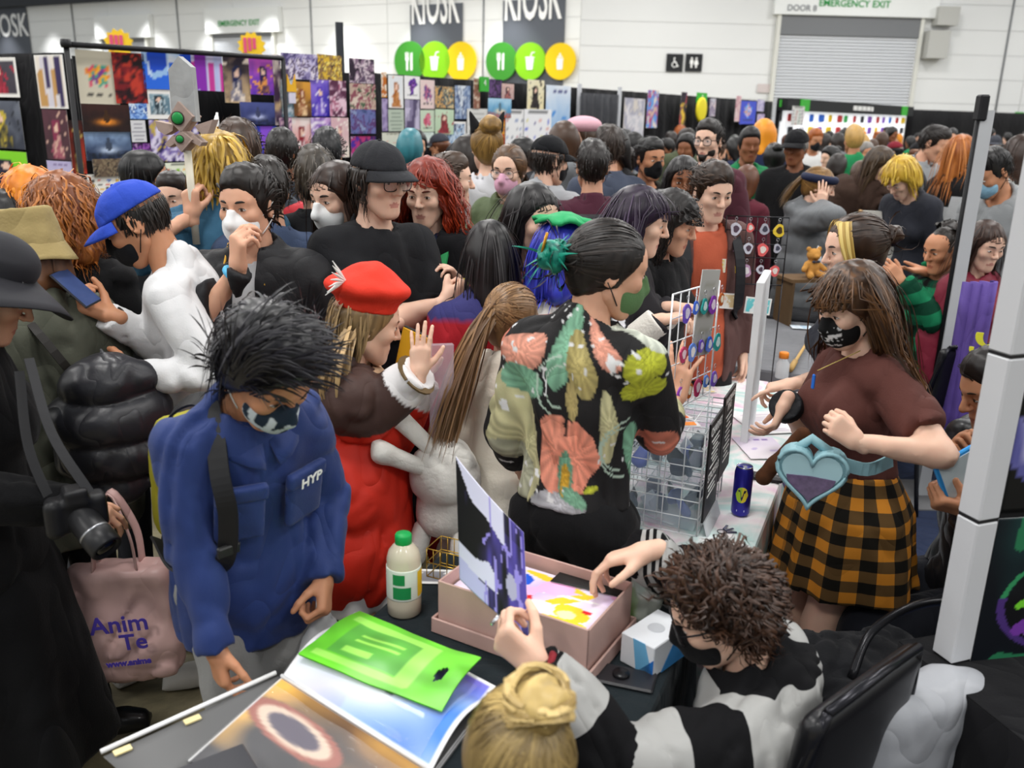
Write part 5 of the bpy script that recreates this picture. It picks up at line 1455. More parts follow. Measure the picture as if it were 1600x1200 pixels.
# ------------------------------------------------------------------ stall tables
def tablecloth(label,a0,a1,b0,b1,z,drop,m,amp=0.02,waves=26,col=None,name='tablecloth'):
 per=[]; r=0.03; n=150
 L=2*(a1-a0+b1-b0); pts=[]
 segs=[((a0,b0),(a1,b0)),((a1,b0),(a1,b1)),((a1,b1),(a0,b1)),((a0,b1),(a0,b0))]
 for (p,q) in segs:
  d=math.hypot(q[0]-p[0],q[1]-p[1]); k=max(6,int(n*d/L))
  for i in range(k):t=i/k; pts.append((p[0]+(q[0]-p[0])*t,p[1]+(q[1]-p[1])*t))
 N=len(pts); ca,cb=(a0+a1)/2,(b0+b1)/2
 rings=[]
 for (f,zz) in ((-0.012,z),(0.0,z-0.003),(0.004,z-0.014),(0.25,z-drop*0.3),(0.6,z-drop*0.65),(1.0,z-drop)):
  ring=[]
  for i,(a,b) in enumerate(pts):
   da,db=a-ca,b-cb
   na=(1 if da>0 else -1) if abs(abs(da)-(a1-a0)/2)<1e-6 else 0; nb=(1 if db>0 else -1) if abs(abs(db)-(b1-b0)/2)<1e-6 else 0
   o=(0.006+0.02*f+amp*f*math.sin(i/N*2*math.pi*waves+1.3*math.sin(i*0.21))) if f>0.01 else f
   ring.append(AB(a+na*o,b+nb*o,zz))
  rings.append(ring)
 P=np.array(rings).transpose(1,0,2)[::-1]; P=np.concatenate([P,P[:1]])
 mb=MB(); mb.grid(P,thick=0.003)
 A=np.array(rings[0]); nI=18; mb2=[]
 mb.add(np.concatenate([A,A-V3(0,0,0.003)]),[tuple(range(N)),tuple(range(2*N-1,N-1,-1))])
 return tag(mb.build(name,m,None,False),label,'tablecloth')
def table(label,a0,a1,b0,b1,z,legs=True):
 o=empty('folding_table',AB((a0+a1)/2,(b0+b1)/2),BROT,label,'table')
 w,l=(a1-a0)/2-0.01,(b1-b0)/2-0.01
 MB().box((-w,-l,z-0.035),(w,l,z-0.006),bev=0.006).build('tabletop',mat('#d8d6d0',0.6,0.03),o)
 for sx in (-1,1):
  for sy in (-1,1):MB().tube([(sx*(w-0.06),sy*(l-0.1),z-0.035),(sx*(w-0.05),sy*(l-0.09),0.008)],0.014,8).build('leg',mat('#55585c',0.4,0,metal=0.6),o,True)
 return o
T1=(-1.06,-0.345,0.55,1.98); T2=(-0.99,-0.27,2.10,4.15); T3=(-1.0,-0.33,4.35,6.0)
table('folding table under the black cloth in the foreground',*T1,0.745)
tablecloth('black cloth over the foreground table with the pink box',*T1,0.75,0.7,cloth('#1d2529',0.9,0.3))
def marble():
 m,nt,b=new_mat('marbled_cloth'); tc=nt.nodes.new('ShaderNodeTexCoord'); n1=nt.nodes.new('ShaderNodeTexNoise'); n1.inputs['Scale'].default_value=4.5; n1.inputs['Detail'].default_value=4; n1.inputs['Distortion'].default_value=1.5
 link(nt,tc.outputs['Object'],n1.inputs['Vector']); r=nt.nodes.new('ShaderNodeValToRGB'); e=r.color_ramp.elements
 e[0].position=0.36; e[0].color=hexc('#b8dcd8')+(1,); e[1].position=0.68; e[1].color=hexc('#e8b8d4')+(1,); x=e.new(0.5); x.color=hexc('#f2ecec')+(1,)
 link(nt,n1.outputs[0],r.inputs[0]); link(nt,r.outputs[0],b.inputs['Base Color']); b.inputs['Roughness'].default_value=0.7
 return m
table('folding table under the pink marbled cloth',*T2,0.745)
tablecloth('pastel pink and mint marbled cloth over the charm stall table',*T2,0.75,0.62,marble())
table('folding table under the grey cloth behind the charm stall',*T3,0.745)
tablecloth('grey cloth over the table behind the charm stall',*T3,0.75,0.66,cloth('#77787c'))
P=np.zeros((9,7,3))
for i in range(9):
 for j in range(7):P[i,j]=AB(-1.02+0.71*i/8,5.55+0.47*j/6,0.756+0.003*math.sin(i+j))
tag(MB().grid(P[::-1],thick=0.004).build('black_runner',cloth('#1b1c20'),None,True),'black runner across the far end of the grey table','cloth')

def place(o,loc,rz=0.0,tilt=(0,0)):o.location=tuple(float(x) for x in loc); o.rotation_euler=(tilt[0],tilt[1],rz); return o
# --- pink box of prints
F_=on(920,1077,0.752); exv=unit(on(668,985,0.752)-F_); eyv=unit(V3(-exv[1],exv[0],0)); eyv=eyv if eyv[1]>0 else -eyv
RB=np.stack([exv,eyv,V3(0,0,1)],1)
if np.linalg.det(RB)<0:RBm=RB
bx=empty('print_box',F_,math.atan2(-exv[1],-exv[0]),'dusty pink storage box full of art prints','box')
# own axes: -x runs along the long side to the left, +y towards the back
Lb,Wb,Hb=0.415,0.262,0.135
pk=mat('#c9a69c',0.6,0.06,6,0.1,90,wr=0); pki=mat('#d9b6ae',0.7,0.05)
def bxb(nm,lo,hi,m=pk,par=bx):return MB().box(lo,hi,bev=0.003).build(nm,m,par)
for nm,lo,hi in (('lid_base',(-Lb,0,0),(0,Wb,0.004)),('lid_side',(-Lb,0,0),(0,0.006,0.04)),('lid_side',(-Lb,Wb-0.006,0),(0,Wb,0.04)),('lid_side',(-Lb,0,0),(-Lb+0.006,Wb,0.04)),('lid_side',(-0.006,0,0),(0,Wb,0.04))):bxb(nm,lo,hi)
g=0.012
for nm,lo,hi in (('box_floor',(-Lb+g,g,0.005),(-g,Wb-g,0.01)),('box_side',(-Lb+g,g,0.005),(-g,g+0.005,Hb)),('box_side',(-Lb+g,Wb-g-0.005,0.005),(-g,Wb-g,Hb)),('box_end',(-Lb+g,g,0.005),(-Lb+g+0.005,Wb-g,Hb)),('box_end',(-g-0.005,g,0.005),(-g,Wb-g,Hb))):bxb(nm,lo,hi)
def flat_print(name,w,l,style,pal,seed,z,label,c,rz,nx=40,cat='print',border=0.0,tilt=(0,0)):
 me=paper(name,w,l,style,pal,seed,border,nx=nx,thick=0.0016)
 o=obj(name,me); o.matrix_world=Matrix.Translation(Vector((c[0],c[1],z)))@Matrix.Rotation(rz,4,'Z')@Matrix.Rotation(tilt[0],4,'X')@Matrix.Rotation(-math.pi/2+tilt[1],4,'X')
 return tag(o,label,cat)
brz=bx.rotation_euler[2]
def bxw(x,y,z):return F_+V3(math.cos(brz)*x-math.sin(brz)*y,math.sin(brz)*x+math.cos(brz)*y,z)
for k in range(3):flat_print('art_print',Lb-0.05,Wb-0.04,'text','f4f2f0 30304a',k,0.752+0.06+k*0.012,'white-edged print stacked in the pink box, layer %s from the top'%('four','three','two')[k],bxw(-Lb/2,Wb/2,0),brz,12)
def art_main(u,v):
 out=np.tile(np.array([0.93,0.88,0.96]),u.shape+(1,)); n1=noise3(np.stack([u*5,v*4,0*u],-1)); out=lerp(out,np.array([0.80,0.66,0.90]),np.clip(n1*1.2,0,1))
 def el(cx,cy,rx,ry,a=0.0):x,y=u-cx,v-cy; x,y=x*math.cos(a)+y*math.sin(a),-x*math.sin(a)+y*math.cos(a); return ((x/rx)**2+(y/ry)**2)<1
 yel,red,blu,wh=np.array([0.98,0.82,0.2]),np.array([0.87,0.12,0.16]),np.array([0.1,0.35,0.85]),np.array([1,1,1])
 for cx,cy,rx,ry,a in ((0.55,0.86,0.25,0.06,-0.3),(0.72,0.6,0.05,0.25,-0.5),(0.8,0.35,0.12,0.16,0.3),(0.75,0.14,0.2,0.08,0.2)):out[el(cx,cy,rx,ry,a)]=yel
 out[el(0.6,0.62,0.3,0.025,0.2)]=wh; out[el(0.78,0.3,0.06,0.08)]=np.array([1,0.95,0.7])
 out[el(0.40,0.42,0.10,0.22,0.35)]=red; out[el(0.38,0.30,0.07,0.16,0.2)]=wh; out[el(0.34,0.72,0.08,0.13)]=blu; out[el(0.46,0.26,0.03,0.1,-0.4)]=blu
 out[el(0.88,0.45,0.035,0.035)]=red; out[el(0.83,0.08,0.05,0.035)]=red; out[el(0.60,0.32,0.09,0.11)]=wh
 m=(n1>0.45)&(v>0.2); out[m]=np.array([0.98,0.75,0.92])
 return out
def custom_print(name,P,art,label,thick=0.0016,cat='print',back=(0.9,0.9,0.9)):
 """P (a,b,3) sheet points, u along first axis"""
 a,b,_=P.shape; u,v=np.meshgrid(np.linspace(0,1,a),np.linspace(0,1,b),indexing='ij')
 mb=MB().grid(P,thick=thick); vv=np.concatenate(mb.v); cc=np.tile(lin(np.array(back)),(len(vv),1)); cc[:a*b]=lin(art(u,v)).reshape(-1,3)
 o=obj(name,raw_mesh(name,vv,mb.f,PAPER,None,cc,smooth=True)); return tag(o,label,cat)
def sheet(c00,c10,c01,c11,nu=40,nv=40,bulge=0.0,nrm=(0,0,1)):
 u,v=np.meshgrid(np.linspace(0,1,nu),np.linspace(0,1,nv),indexing='ij'); u,v=u[...,None],v[...,None]
 return (np.asarray(c00)*(1-u)*(1-v)+np.asarray(c10)*u*(1-v)+np.asarray(c01)*(1-u)*v+np.asarray(c11)*u*v)+bulge*np.sin(u*math.pi)*np.asarray(nrm)
custom_print('art_print',sheet(bxw(-Lb+0.022,0.022,0.10),bxw(-0.02,0.022,0.105),bxw(-Lb+0.022,Wb-0.03,0.102),bxw(-0.02,Wb-0.035,0.106),84,54),art_main,'bright lilac print with yellow, red and blue artwork on top in the pink box')
tag(custom_print('art_print',sheet(bxw(-0.20,Wb-0.07,0.108),bxw(-0.02,Wb-0.05,0.109),bxw(-0.20,Wb-0.02,0.109),bxw(-0.02,Wb-0.02,0.110),4,4),lambda u,v:np.full(u.shape+(3,),0.14),'black backing sheet at the rear of the pink box'),cat='sheet')
# --- print held up over the box
def art_held(u,v):
 out=np.full(u.shape+(3,),0.10); n1=noise3(np.stack([u*4,v*5,0*u+2],-1)); n2=noise3(np.stack([u*14,v*2.5,0*u],-1))
 out=lerp(out,np.array([0.34,0.30,0.66]),np.clip((u-0.35)*1.5+n2*0.8-0.3*(v>0.8),0,1))
 wv=np.array([0.86,0.86,0.95]); m=(v>0.92-0.42*u+0.10*n1)&(u<0.72); m &= v>0.66+0.0*u; out[m]=wv
 m=(v<0.36-0.05*u+0.12*n1-0.15*np.abs(u-0.3))&(v>0.16+0.1*n1)&(u<0.6); out[m]=wv
 m=(v<0.2-0.1*u)&(u<0.45); out[m]=np.array([0.75,0.75,0.92])
 m=(np.abs(n2)<0.08)&(u>0.4); out[m]=np.array([0.6,0.56,0.88])
 m=((u-0.8)/0.07)**2+((v-0.35)/0.12)**2<1; out[m]=np.array([0.7,0.7,0.8])
 return out
HP=[at(718,905,1.76),at(826,995,1.60),at(712,713,1.86),at(818,832,1.70)]
Ph=sheet(*HP,50,66,0.008,(-0.3,-1,0))
custom_print('art_print',Ph,art_held,'black, white and violet art print held up over the pink box',0.0014)
# --- bottle
bo=empty('bottle',on(632,955,0.752),0.3,'milky plastic bottle with a green cap and green and yellow label','bottle')
MB().lathe([(0.036,0),(0.041,0.004),(0.042,0.03),(0.041,0.15),(0.036,0.168),(0.022,0.186),(0.0175,0.19),(0.0175,0.2)],28).build('bottle_body',mat('#cfc6b0',0.25,0.04,spec=0.5,coat=0.3),bo,True)
MB().lathe([(0.0425,0.05),(0.0428,0.052),(0.0428,0.128),(0.0425,0.13)],28).build('label',mat('#dfe8dc',0.5,0.03),bo,True)
for a0,a1,cl,z0,z1 in ((-2.4,-1.35,'#1f8a4c',0.056,0.088),(-2.4,-1.7,'#1f8a4c',0.094,0.122),(-0.9,-0.1,'#e8c02a',0.056,0.124)):
 t=np.linspace(a0,a1,8); Pq=np.array([[(0.0434*math.cos(x),0.0434*math.sin(x),z) for z in (z0,z1)] for x in t]); MB().grid(Pq,thick=-0.0004).build('label_block',mat(cl,0.5,0.05),bo,True)
MB().lathe([(0.019,0.186),(0.0205,0.188),(0.0205,0.208),(0.018,0.212),(0.002,0.2125)],24).build('cap',mat('#17a04e',0.4,0.05),bo,True)
# --- phone with grip
ph=empty('phone',on(970,1060,0.752),math.atan2(exv[1],exv[0])-1.35,'black phone lying face down with a round grip knob','phone')
MB().box((-0.036,-0.075,0),(0.036,0.075,0.009),bev=0.004).build('case',mat('#26262a',0.35,0.1,spec=0.5),ph); MB().lathe([(0.019,0.009),(0.019,0.014),(0.017,0.017)],22,c=(0,0.0,0)).build('grip_knob',mat('#17171a',0.3,0),ph,True)
MB().box((-0.03,0.048,0.009),(0.002,0.07,0.012),bev=0.002).build('camera_block',mat('#3a3a40',0.2,0,metal=0.4),ph)
for k in range(3):MB().lathe([(0.0058,0.012),(0.005,0.0135)],12,c=(-0.023+0.0115*k,0.059,0)).build('camera_lens',mat('#0c0c10',0.1,0,spec=0.8),ph,True)
# --- tissue box
tb=empty('tissue_box',on(1022,1026,0.752),BROT-0.35,'white cardboard box with blue triangles beside the phone','box')
MB().box((-0.045,-0.07,0),(0.045,0.07,0.075),bev=0.002).build('carton',mat('#e9edf2',0.6,0.03),tb)
for cl,poly in (('#6fb4de',[(0.0,0.0),(0.045,0.0),(0.02,0.075),(-0.012,0.075)]),('#1f6fc0',[(0.005,0),(0.045,0.0),(0.045,0.045)])):MB().prism(poly,0.001,c=(0,-0.0714,0)).build('blue_triangle',mat(cl,0.6,0),tb)
MB().prism([(-0.04,0),(0.07,0),(0.07,0.075),(0.02,0.075)],0.001,R=Rz(math.pi/2),c=(0.0465,0,0)).build('blue_triangle',mat('#3f8fd0',0.6,0),tb)
MB().lathe([(0.02,0.0752),(0.018,0.077)],16).build('opening',mat('#c8ccd2',0.5,0),tb)
# --- crinkly clear snack bag
c=on(1005,968,0.752)
o=sdf_obj('snack_bag',[Ell((0,0,0.05),(0.055,0.03,0.055),k=0.02),Box((0,0,0.11),(0.05,0.008,0.05),k=0.03,rnd=0.006)],0.006,clear_mat('#dfe6da',0.45,0.15),None,[Plane((0,0,0.0),(0,0,-1))],disp=lambda P:(0.008*noise3(P*40)).astype(np.float32)); place(o,c,0.6); tag(o,'clear crinkled snack bag beside the white carton','bag')
c=on(985,985,0.752); o=sdf_obj('green_packet',[Ell((0,0,0.05),(0.02,0.012,0.055),k=0.0)],0.005,mat('#7cc02a',0.4,0.1),None,[Plane((0,0,0.0),(0,0,-1))],disp=lambda P:(0.004*noise3(P*50)).astype(np.float32)); place(o,c+V3(-0.0,0.03,0),0.3); tag(o,'lime green sweet packet beside the pink box','packet')
# --- gold wire basket, card
gw=empty('wire_basket',on(704,898,0.752),BROT,'small gold wire basket behind the pink box','basket'); gm=mat('#c9a44a',0.3,0.05,metal=0.8)
for z in (0.004,0.045,0.085):MB().tube([(-0.05,-0.04,z),(0.05,-0.04,z),(0.05,0.04,z),(-0.05,0.04,z)],0.0017,6,closed=True).build('ring_wire',gm,gw,True)
for k in range(6):
 for sy in (-0.04,0.04):MB().tube([(-0.05+0.02*k,sy,0),(-0.05+0.02*k,sy,0.086)],0.0013,5).build('upright_wire',gm,gw,True)
flat_print('price_card',0.10,0.075,'text','f6f6f4 8a8a90',3,0.754,'white price card lying beside the gold wire basket',on(676,903,0.75),BROT+0.4,16,'card')
# --- portfolio book with sleeves
zb=0.772
G0,G1=on(440,1058,zb),on(650,1192,zb); U0,U1=on(510,985,zb+0.012),on(770,1078,zb+0.01)
G1=G0+unit(G1-G0)*0.44; dU=unit(U1-G1)*0.27
def art_blue(u,v):
 n1=noise3(np.stack([u*4,v*3,0*u],-1)); out=lerp(np.array([0.90,0.92,0.96]),np.array([0.30,0.52,0.88]),np.clip((u-0.45)*2.2+0.7*n1,0,1)); out=lerp(out,np.array([0.55,0.45,0.85]),np.clip((v-0.45)*1.4*(u>0.4)+0.3*n1,0,1))
 m=(np.abs(v-0.45+0.25*u+0.1*n1)<0.10*np.exp(-((u-0.12)/0.14)**2)+0.035)&(u<0.62); out[m]=np.array([0.13,0.12,0.35]); b=(u<0.02)|(u>0.98)|(v<0.025)|(v>0.975); out[b]=np.array([0.97,0.97,0.98]); return out
def art_warm(u,v):
 n1=noise3(np.stack([u*4,v*4,0*u+5],-1)); out=lerp(np.array([0.93,0.72,0.36]),np.array([0.45,0.33,0.24]),np.clip(u*0.9+0.5*n1,0,1))
 out=lerp(out,np.array([0.12,0.11,0.14]),np.clip((0.72-v)*3+n1,0,1))
 x,y=(u-0.30)*0.8+(v-0.66)*0.25,(v-0.66)-(u-0.3)*0.05; r=np.sqrt((x/0.26)**2+(y/0.17)**2)
 kk=[0,0.50,0.58,0.74,0.82,0.97,1.05]; ring=np.stack([np.interp(r,kk,c_) for c_ in ((0.30,0.30,0.85,0.85,0.62,0.62,0.3),(0.26,0.26,0.76,0.76,0.34,0.34,0.2),(0.34,0.34,0.68,0.68,0.28,0.28,0.15))],-1); w_=np.clip((1.05-r)/0.08,0,1)[...,None]; out=out*(1-w_)+ring*w_
 b=(u<0.015)|(v>0.985); out[b]=np.array([0.95,0.95,0.95]); return out
book=empty('portfolio_book',(G0+G1)/2-V3(0,0,0.02),0,'open portfolio book of art prints in clear sleeves on the foreground table','book')
def parented(o,par,nm=None):
 o.parent=par; o.matrix_parent_inverse=Matrix.Translation(-par.location) if par.rotation_euler[2]==0 else par.matrix_world.inverted()
 for k in ('label','category'):
  if k in o:del o[k]
 return o
base=book.location
up_=V3(0,0,1)
for k in range(5): # page leaves under the open spread
 zz=0.753+0.004*k-zb; s_=0.004*(k%2)
 o=custom_print('sleeve_page',sheet(G0+up_*zz,G1+up_*zz,G0+dU*(1.0-s_)+up_*(zz-0.002),G1+dU*(1.0-s_)+up_*(zz-0.002),5,5),lambda u,v:np.full(u.shape+(3,),0.9 if k%2 else 0.25),'',0.002); parented(o,book)
Pb=sheet(G0,G1,G0+dU,G1+dU,66,48); vv=np.linspace(0,1,48)[None,:,None]; Pb=Pb+up_*(0.028*np.sin(np.clip(vv*1.25,0,1)*math.pi)*1.0)
parented(custom_print('upper_print',Pb,art_blue,''),book)
dD=-unit(dU)*0.27
Pl=sheet(G0+dD,G1+dD,G0,G1,66,48)
parented(custom_print('lower_print',Pl+(G1-G0)*0.0,art_warm,''),book)
gl=V3(*(unit(G1-G0)))
parented(custom_print('grey_page',sheet(G0+dD*1.35-gl*0.16,G0+dD*1.35,G0-gl*0.012,G0+gl*0.02,6,6)-up_*0.003,lambda u,v:np.full(u.shape+(3,),0.40),''),book)
MB().tube(np.array([G0-gl*0.02+up_*0.002,G0+dD*1.35-gl*0.17+up_*0.002])-np.array(base),0.005,6).build('sleeve_edge',mat('#eeeeee',0.4,0),book,True)
for t in (0.55,0.92):MB().box((-0.016,-0.008,0),(0.016,0.008,0.003)).build('tab',mat('#e8d8a0',0.6,0),book,loc=(G0+(dD*1.35-gl*0.16)*t+gl*0.012-np.array(base)),rot=(0,0,0.7))
MB().tube(np.array([G0+up_*0.004,G1+up_*0.004])-np.array(base),0.004,6).build('spine_edge',mat('#f0f0f0',0.4,0),book,True)
cov=clear_mat('#ffffff',0.06,0.03)
Pc=Pb[::6,::6]+up_*0.004; MB().grid(Pc-np.array(base),thick=0.0006).build('clear_sleeve',cov,book,True)
Pc=Pl[::6,::6]+up_*(0.004+0.003*np.sin(np.arange(11)*1.3)[:,None,None]); MB().grid(Pc-np.array(base),thick=0.0006).build('clear_sleeve',cov,book,True)
# --- green carrier bag lying on the book
gq=[on(466,1030,0.80),on(690,1118,0.806),on(562,963,0.795),on(752,1036,0.80)]
def art_green(u,v):
 out=np.tile(np.array([0.42,0.80,0.20]),u.shape+(1,)); lt=np.array([0.62,0.90,0.38]); dk=np.array([0.36,0.68,0.26])
 m=(u>0.12)&(u<0.62)&(v>0.2)&(v<0.78); out[m]=dk; m=((np.abs(v-0.84)<0.06)|(np.abs(v-0.13)<0.05))&(u>0.06)&(u<0.72); out[m]=lt; m=(np.abs(u-0.68)<0.055)&(v>0.1)&(v<0.9); out[m]=lt
 for vv_ in (0.62,0.5):out[(np.abs(v-vv_)<0.03)&(u>0.22)&(u<0.55)]=lt
 out[(np.abs(v-0.32)<0.05)&(u>0.2)&(u<0.4)]=lt
 n=noise3(np.stack([u*6,v*6,0*u],-1)); return np.clip(out*(1+0.12*n[...,None]),0,1)
nu,nv=64,44; Pg=sheet(gq[0],gq[1],gq[2],gq[3],nu,nv); uu,vv2=np.meshgrid(np.linspace(0,1,nu),np.linspace(0,1,nv),indexing='ij')
Pg[...,2]+=0.010+0.006*noise3(np.stack([uu*4,vv2*3,0*uu+8],-1))+0.012*np.sin(vv2*math.pi)
mb=MB(); keep=[]
hole=((uu-0.86)/0.022)**2+((vv2-0.47)/0.13)**2<1
cc=lin(art_green(uu,vv2)).reshape(-1,3)
fa=[(i*nv+j,(i+1)*nv+j,(i+1)*nv+j+1,i*nv+j+1) for i in range(nu-1) for j in range(nv-1) if not (hole[i,j] or hole[i+1,j+1])]
v0=Pg.reshape(-1,3); v1=v0-V3(0,0,0.003)
me=raw_mesh('carrier_bag',np.concatenate([v0,v1]),[f for f in fa]+[tuple(x+nu*nv for x in f[::-1]) for f in fa],vcol(0.35,spec=0.5),None,np.concatenate([cc,cc*0.8]))
tag(obj('carrier_bag',me),'flat lime green plastic carrier bag lying on the open book','bag')
# dark box edge at the bottom of the picture
c=on(335,1185,0.80); o=MB().box((-0.10,-0.10,0),(0.06,0.012,0.02),bev=0.003).build('dark_folder',mat('#3c3c40',0.5,0.05),None,False,c+V3(0.0,-0.01,-0.012)); o.rotation_euler=(0.0,0.0,0.62); tag(o,'dark grey folder lying at the bottom edge on the open book','folder')

# ------------------------------------------------------------------ charm stall
K=on(1088,838,0.752); kb,ka,kh=0.36,0.27,0.32
wm=mat('#e6e8ea',0.35,0.02,metal=0.3)
def grid_panel(par,name,o,ux,uz,nx,nz,r=0.0017,m=wm):
 """wire mesh panel: each wire a piece"""
 pn=MB()
 for i in range(nx+1):pn.tube([o+ux*i/nx,o+ux*i/nx+uz],r*(1.5 if i in (0,nx) else 1),5)
 for j in range(nz+1):pn.tube([o+uz*j/nz,o+uz*j/nz+ux],r*(1.5 if j in (0,nz) else 1),5)
 return pn.build(name,m,par,True)
cube=empty('wire_cube',K,BROT,'white wire grid cube with clear drawers on the charm stall','organiser')
ex,ey,ez=V3(1,0,0),V3(0,1,0),V3(0,0,1)
for nm,o_,a_,b_,n1,n2 in (('grid_panel',V3(0,0,0),-ex*ka,ez*kh,5,6),('grid_panel',V3(0,0,0),ey*kb,ez*kh,7,6),('grid_panel',V3(-ka,0,0),ey*kb,ez*kh,7,6),('grid_panel',V3(0,kb,0),-ex*ka,ez*kh,5,6),('grid_panel',V3(0,0,kh),-ex*ka,ey*kb,5,7),('grid_panel',V3(0,0,kh*0.45),-ex*ka,ey*kb,5,7)):grid_panel(cube,nm,o_,a_,b_,n1,n2)
for z0,z1 in ((0.006,0.135),(0.15,0.30)):
 MB().box((-ka+0.012,0.012,z0),(-0.012,kb-0.012,z1),bev=0.004).build('clear_drawer',clear_mat('#c8dce4',0.28,0.06),cube)
rng=np.random.default_rng(11); tm=[mat(x,0.35,0.1) for x in ('#23305c','#3a3f58','#5a6cc0','#8a8aa0','#1c1c28','#cfd6e4')]
pack=[Ell((0,0,0.02),(0.03,0.012,0.026),k=0.004),Box((0,0,0.05),(0.027,0.004,0.012),k=0.01,rnd=0.003)]
pv,pq=solid(pack,0.009)
for k in range(30):
 me=raw_mesh('trinket_packet',pv,pq,tm[k%6]); o=obj('trinket_packet',me,None); z=0.008 if k<13 else 0.155
 o.parent=cube; o.location=(-0.045-0.19*rng.random(),0.05+(kb-0.1)*rng.random(),z); o.rotation_euler=(rng.normal(0,0.3),rng.normal(0,0.3),rng.random()*6)
for k in range(5):
 o=empty('sticker_packet',K+V3(AV[0],AV[1],0)*(-0.06-0.035*k)+V3(BV[0],BV[1],0)*(0.05+0.05*k)+V3(0,0,kh+0.003),rng.random(),'orange and white sticker packet on top of the wire cube, number %s from the sign'%['one','two','three','four','five'][k],'packet','sticker packets on the wire cube')
 MB().box((-0.03,-0.02,0),(0.03,0.02,0.003)).build('sleeve',clear_mat('#ffffff',0.5,0.1),o); MB().box((-0.02,-0.013,0.003),(0.02,0.013,0.005),bev=0.001).build('sticker',mat(('#e88a3a','#e8692a','#f0b050','#e07838','#d8c8b8')[k],0.4,0.2,60),o)
 # black price sign with white lettering on the cube's side
BV3=V3(BV[0],BV[1],0); AV3=V3(AV[0],AV[1],0)
def sign_board(b0,b1,z0,z1,label,lines):
 o=empty('price_sign',K+BV3*(b0+b1)/2+AV3*0.012+V3(0,0,(z0+z1)/2),BROT+math.pi/2,label,'sign'); w,h=(b1-b0),(z1-z0)
 MB().box((-w/2,-0.003,-h/2),(w/2,0.003,h/2)).build('board',mat('#141416',0.5,0.03),o)
 for (tx,x,z,sz) in lines:
  if tx=='-':MB().box((x*w-w*sz/2,-0.0042,z*h-0.0022),(x*w+w*sz/2,-0.003,z*h+0.0022)).build('text_line',whm,o)
  else:
   t=text_obj('lettering',tx,sz,whm,o,depth=0.0003,bold=0.0006); t.rotation_euler=(math.pi/2,0,0.0); t.location=(x*w,-0.004,z*h)
 return o
ln1=[('CHARMS!',-0.05,0.40,0.037),('STICKERS!',0.0,-0.07,0.035)]+[('-',-0.05+0.05*(k%2),0.30-0.045*k,0.6-0.12*(k%3)) for k in range(7)]+[('-',-0.05,-0.17-0.05*k,0.62-0.15*(k%2)) for k in range(3)]
sign_board(0.0,0.185,0.045,kh+0.03,'black price sign with white CHARMS! lettering on the wire cube',ln1)
ln2=[('HANDMADE',0.0,0.42,0.026),('PINS',-0.05,0.33,0.032)]+[('-',-0.02+0.06*(k%2),0.22-0.06*k,0.55-0.1*(k%3)) for k in range(10)]
sign_board(0.195,0.37,0.10,kh+0.055,'black price sign with white lines of writing behind the can',ln2)
o=MB().box((-0.09,-0.003,0),(0.09,0.003,0.045)).build('stall_label',mat('#c8ccd0',0.5,0.05),None,False,K+BV3*0.10+AV3*0.03+V3(0,0,0.0),(-0.3,0,BROT+math.pi/2)); tag(o,'pale grey label strip leaning at the foot of the price sign','label')
# can
cn=empty('drink_can',on(1156,803,0.752),0,'tall blue energy drink can with a yellow and green V emblem','can'); cb=mat('#2d2a9a',0.28,0.05,metal=0.5,spec=0.6)
MB().lathe([(0.022,0),(0.0265,0.006),(0.0285,0.012),(0.0285,0.142),(0.025,0.156),(0.0242,0.160)],32).build('can_body',cb,cn,True)
MB().lathe([(0.0245,0.158),(0.0248,0.162),(0.0235,0.163),(0.0225,0.158),(0.001,0.158)],32).build('can_lid',mat('#c8ccd0',0.25,0,metal=0.9),cn,True)
MB().box((-0.006,-0.014,0.158),(0.006,0.006,0.1605),bev=0.001).build('pull_tab',mat('#9a9ca0',0.3,0,metal=0.9),cn)
def on_can(poly,cl,r,zc,ang):
 P_=np.array([((r)*math.cos(ang+x/0.0285),(r)*math.sin(ang+x/0.0285),zc+z) for x,z in poly])
 MB().add(np.concatenate([P_,P_*V3(0.985,0.985,1)]),[tuple(range(len(poly))),tuple(range(2*len(poly)-1,len(poly)-1,-1))]).build('emblem',mat(cl,0.35,0),cn)
fa_=math.atan2(-cn.location[1],-cn.location[0])
t=np.linspace(0,2*math.pi,18,endpoint=False)
for q in range(6):
 on_can([(-0.02+q*0.04/6,-math.sqrt(max(0,0.02**2-(-0.02+q*0.04/6)**2))*1.3),(-0.02+(q+1)*0.04/6,-math.sqrt(max(0,0.02**2-(-0.02+(q+1)*0.04/6)**2))*1.3),(-0.02+(q+1)*0.04/6,math.sqrt(max(0,0.02**2-(-0.02+(q+1)*0.04/6)**2))*1.3),(-0.02+q*0.04/6,math.sqrt(max(0,0.02**2-(-0.02+q*0.04/6)**2))*1.3)],'#a8c832' if q<3 else '#e8d23a',0.0289,0.075,fa_)
on_can([(-0.013,0.016),(-0.006,0.016),(0.0005,-0.008),(0.0005,-0.02)],'#1c1a4a',0.0293,0.075,fa_); on_can([(0.0005,-0.02),(0.0005,-0.008),(0.006,0.016),(0.013,0.016)],'#1c1a4a',0.0293,0.075,fa_)
on_can([(-0.012,-0.003),(0.012,-0.003),(0.012,0.003),(-0.012,0.003)],'#e8e8f4',0.0289,0.022,fa_)
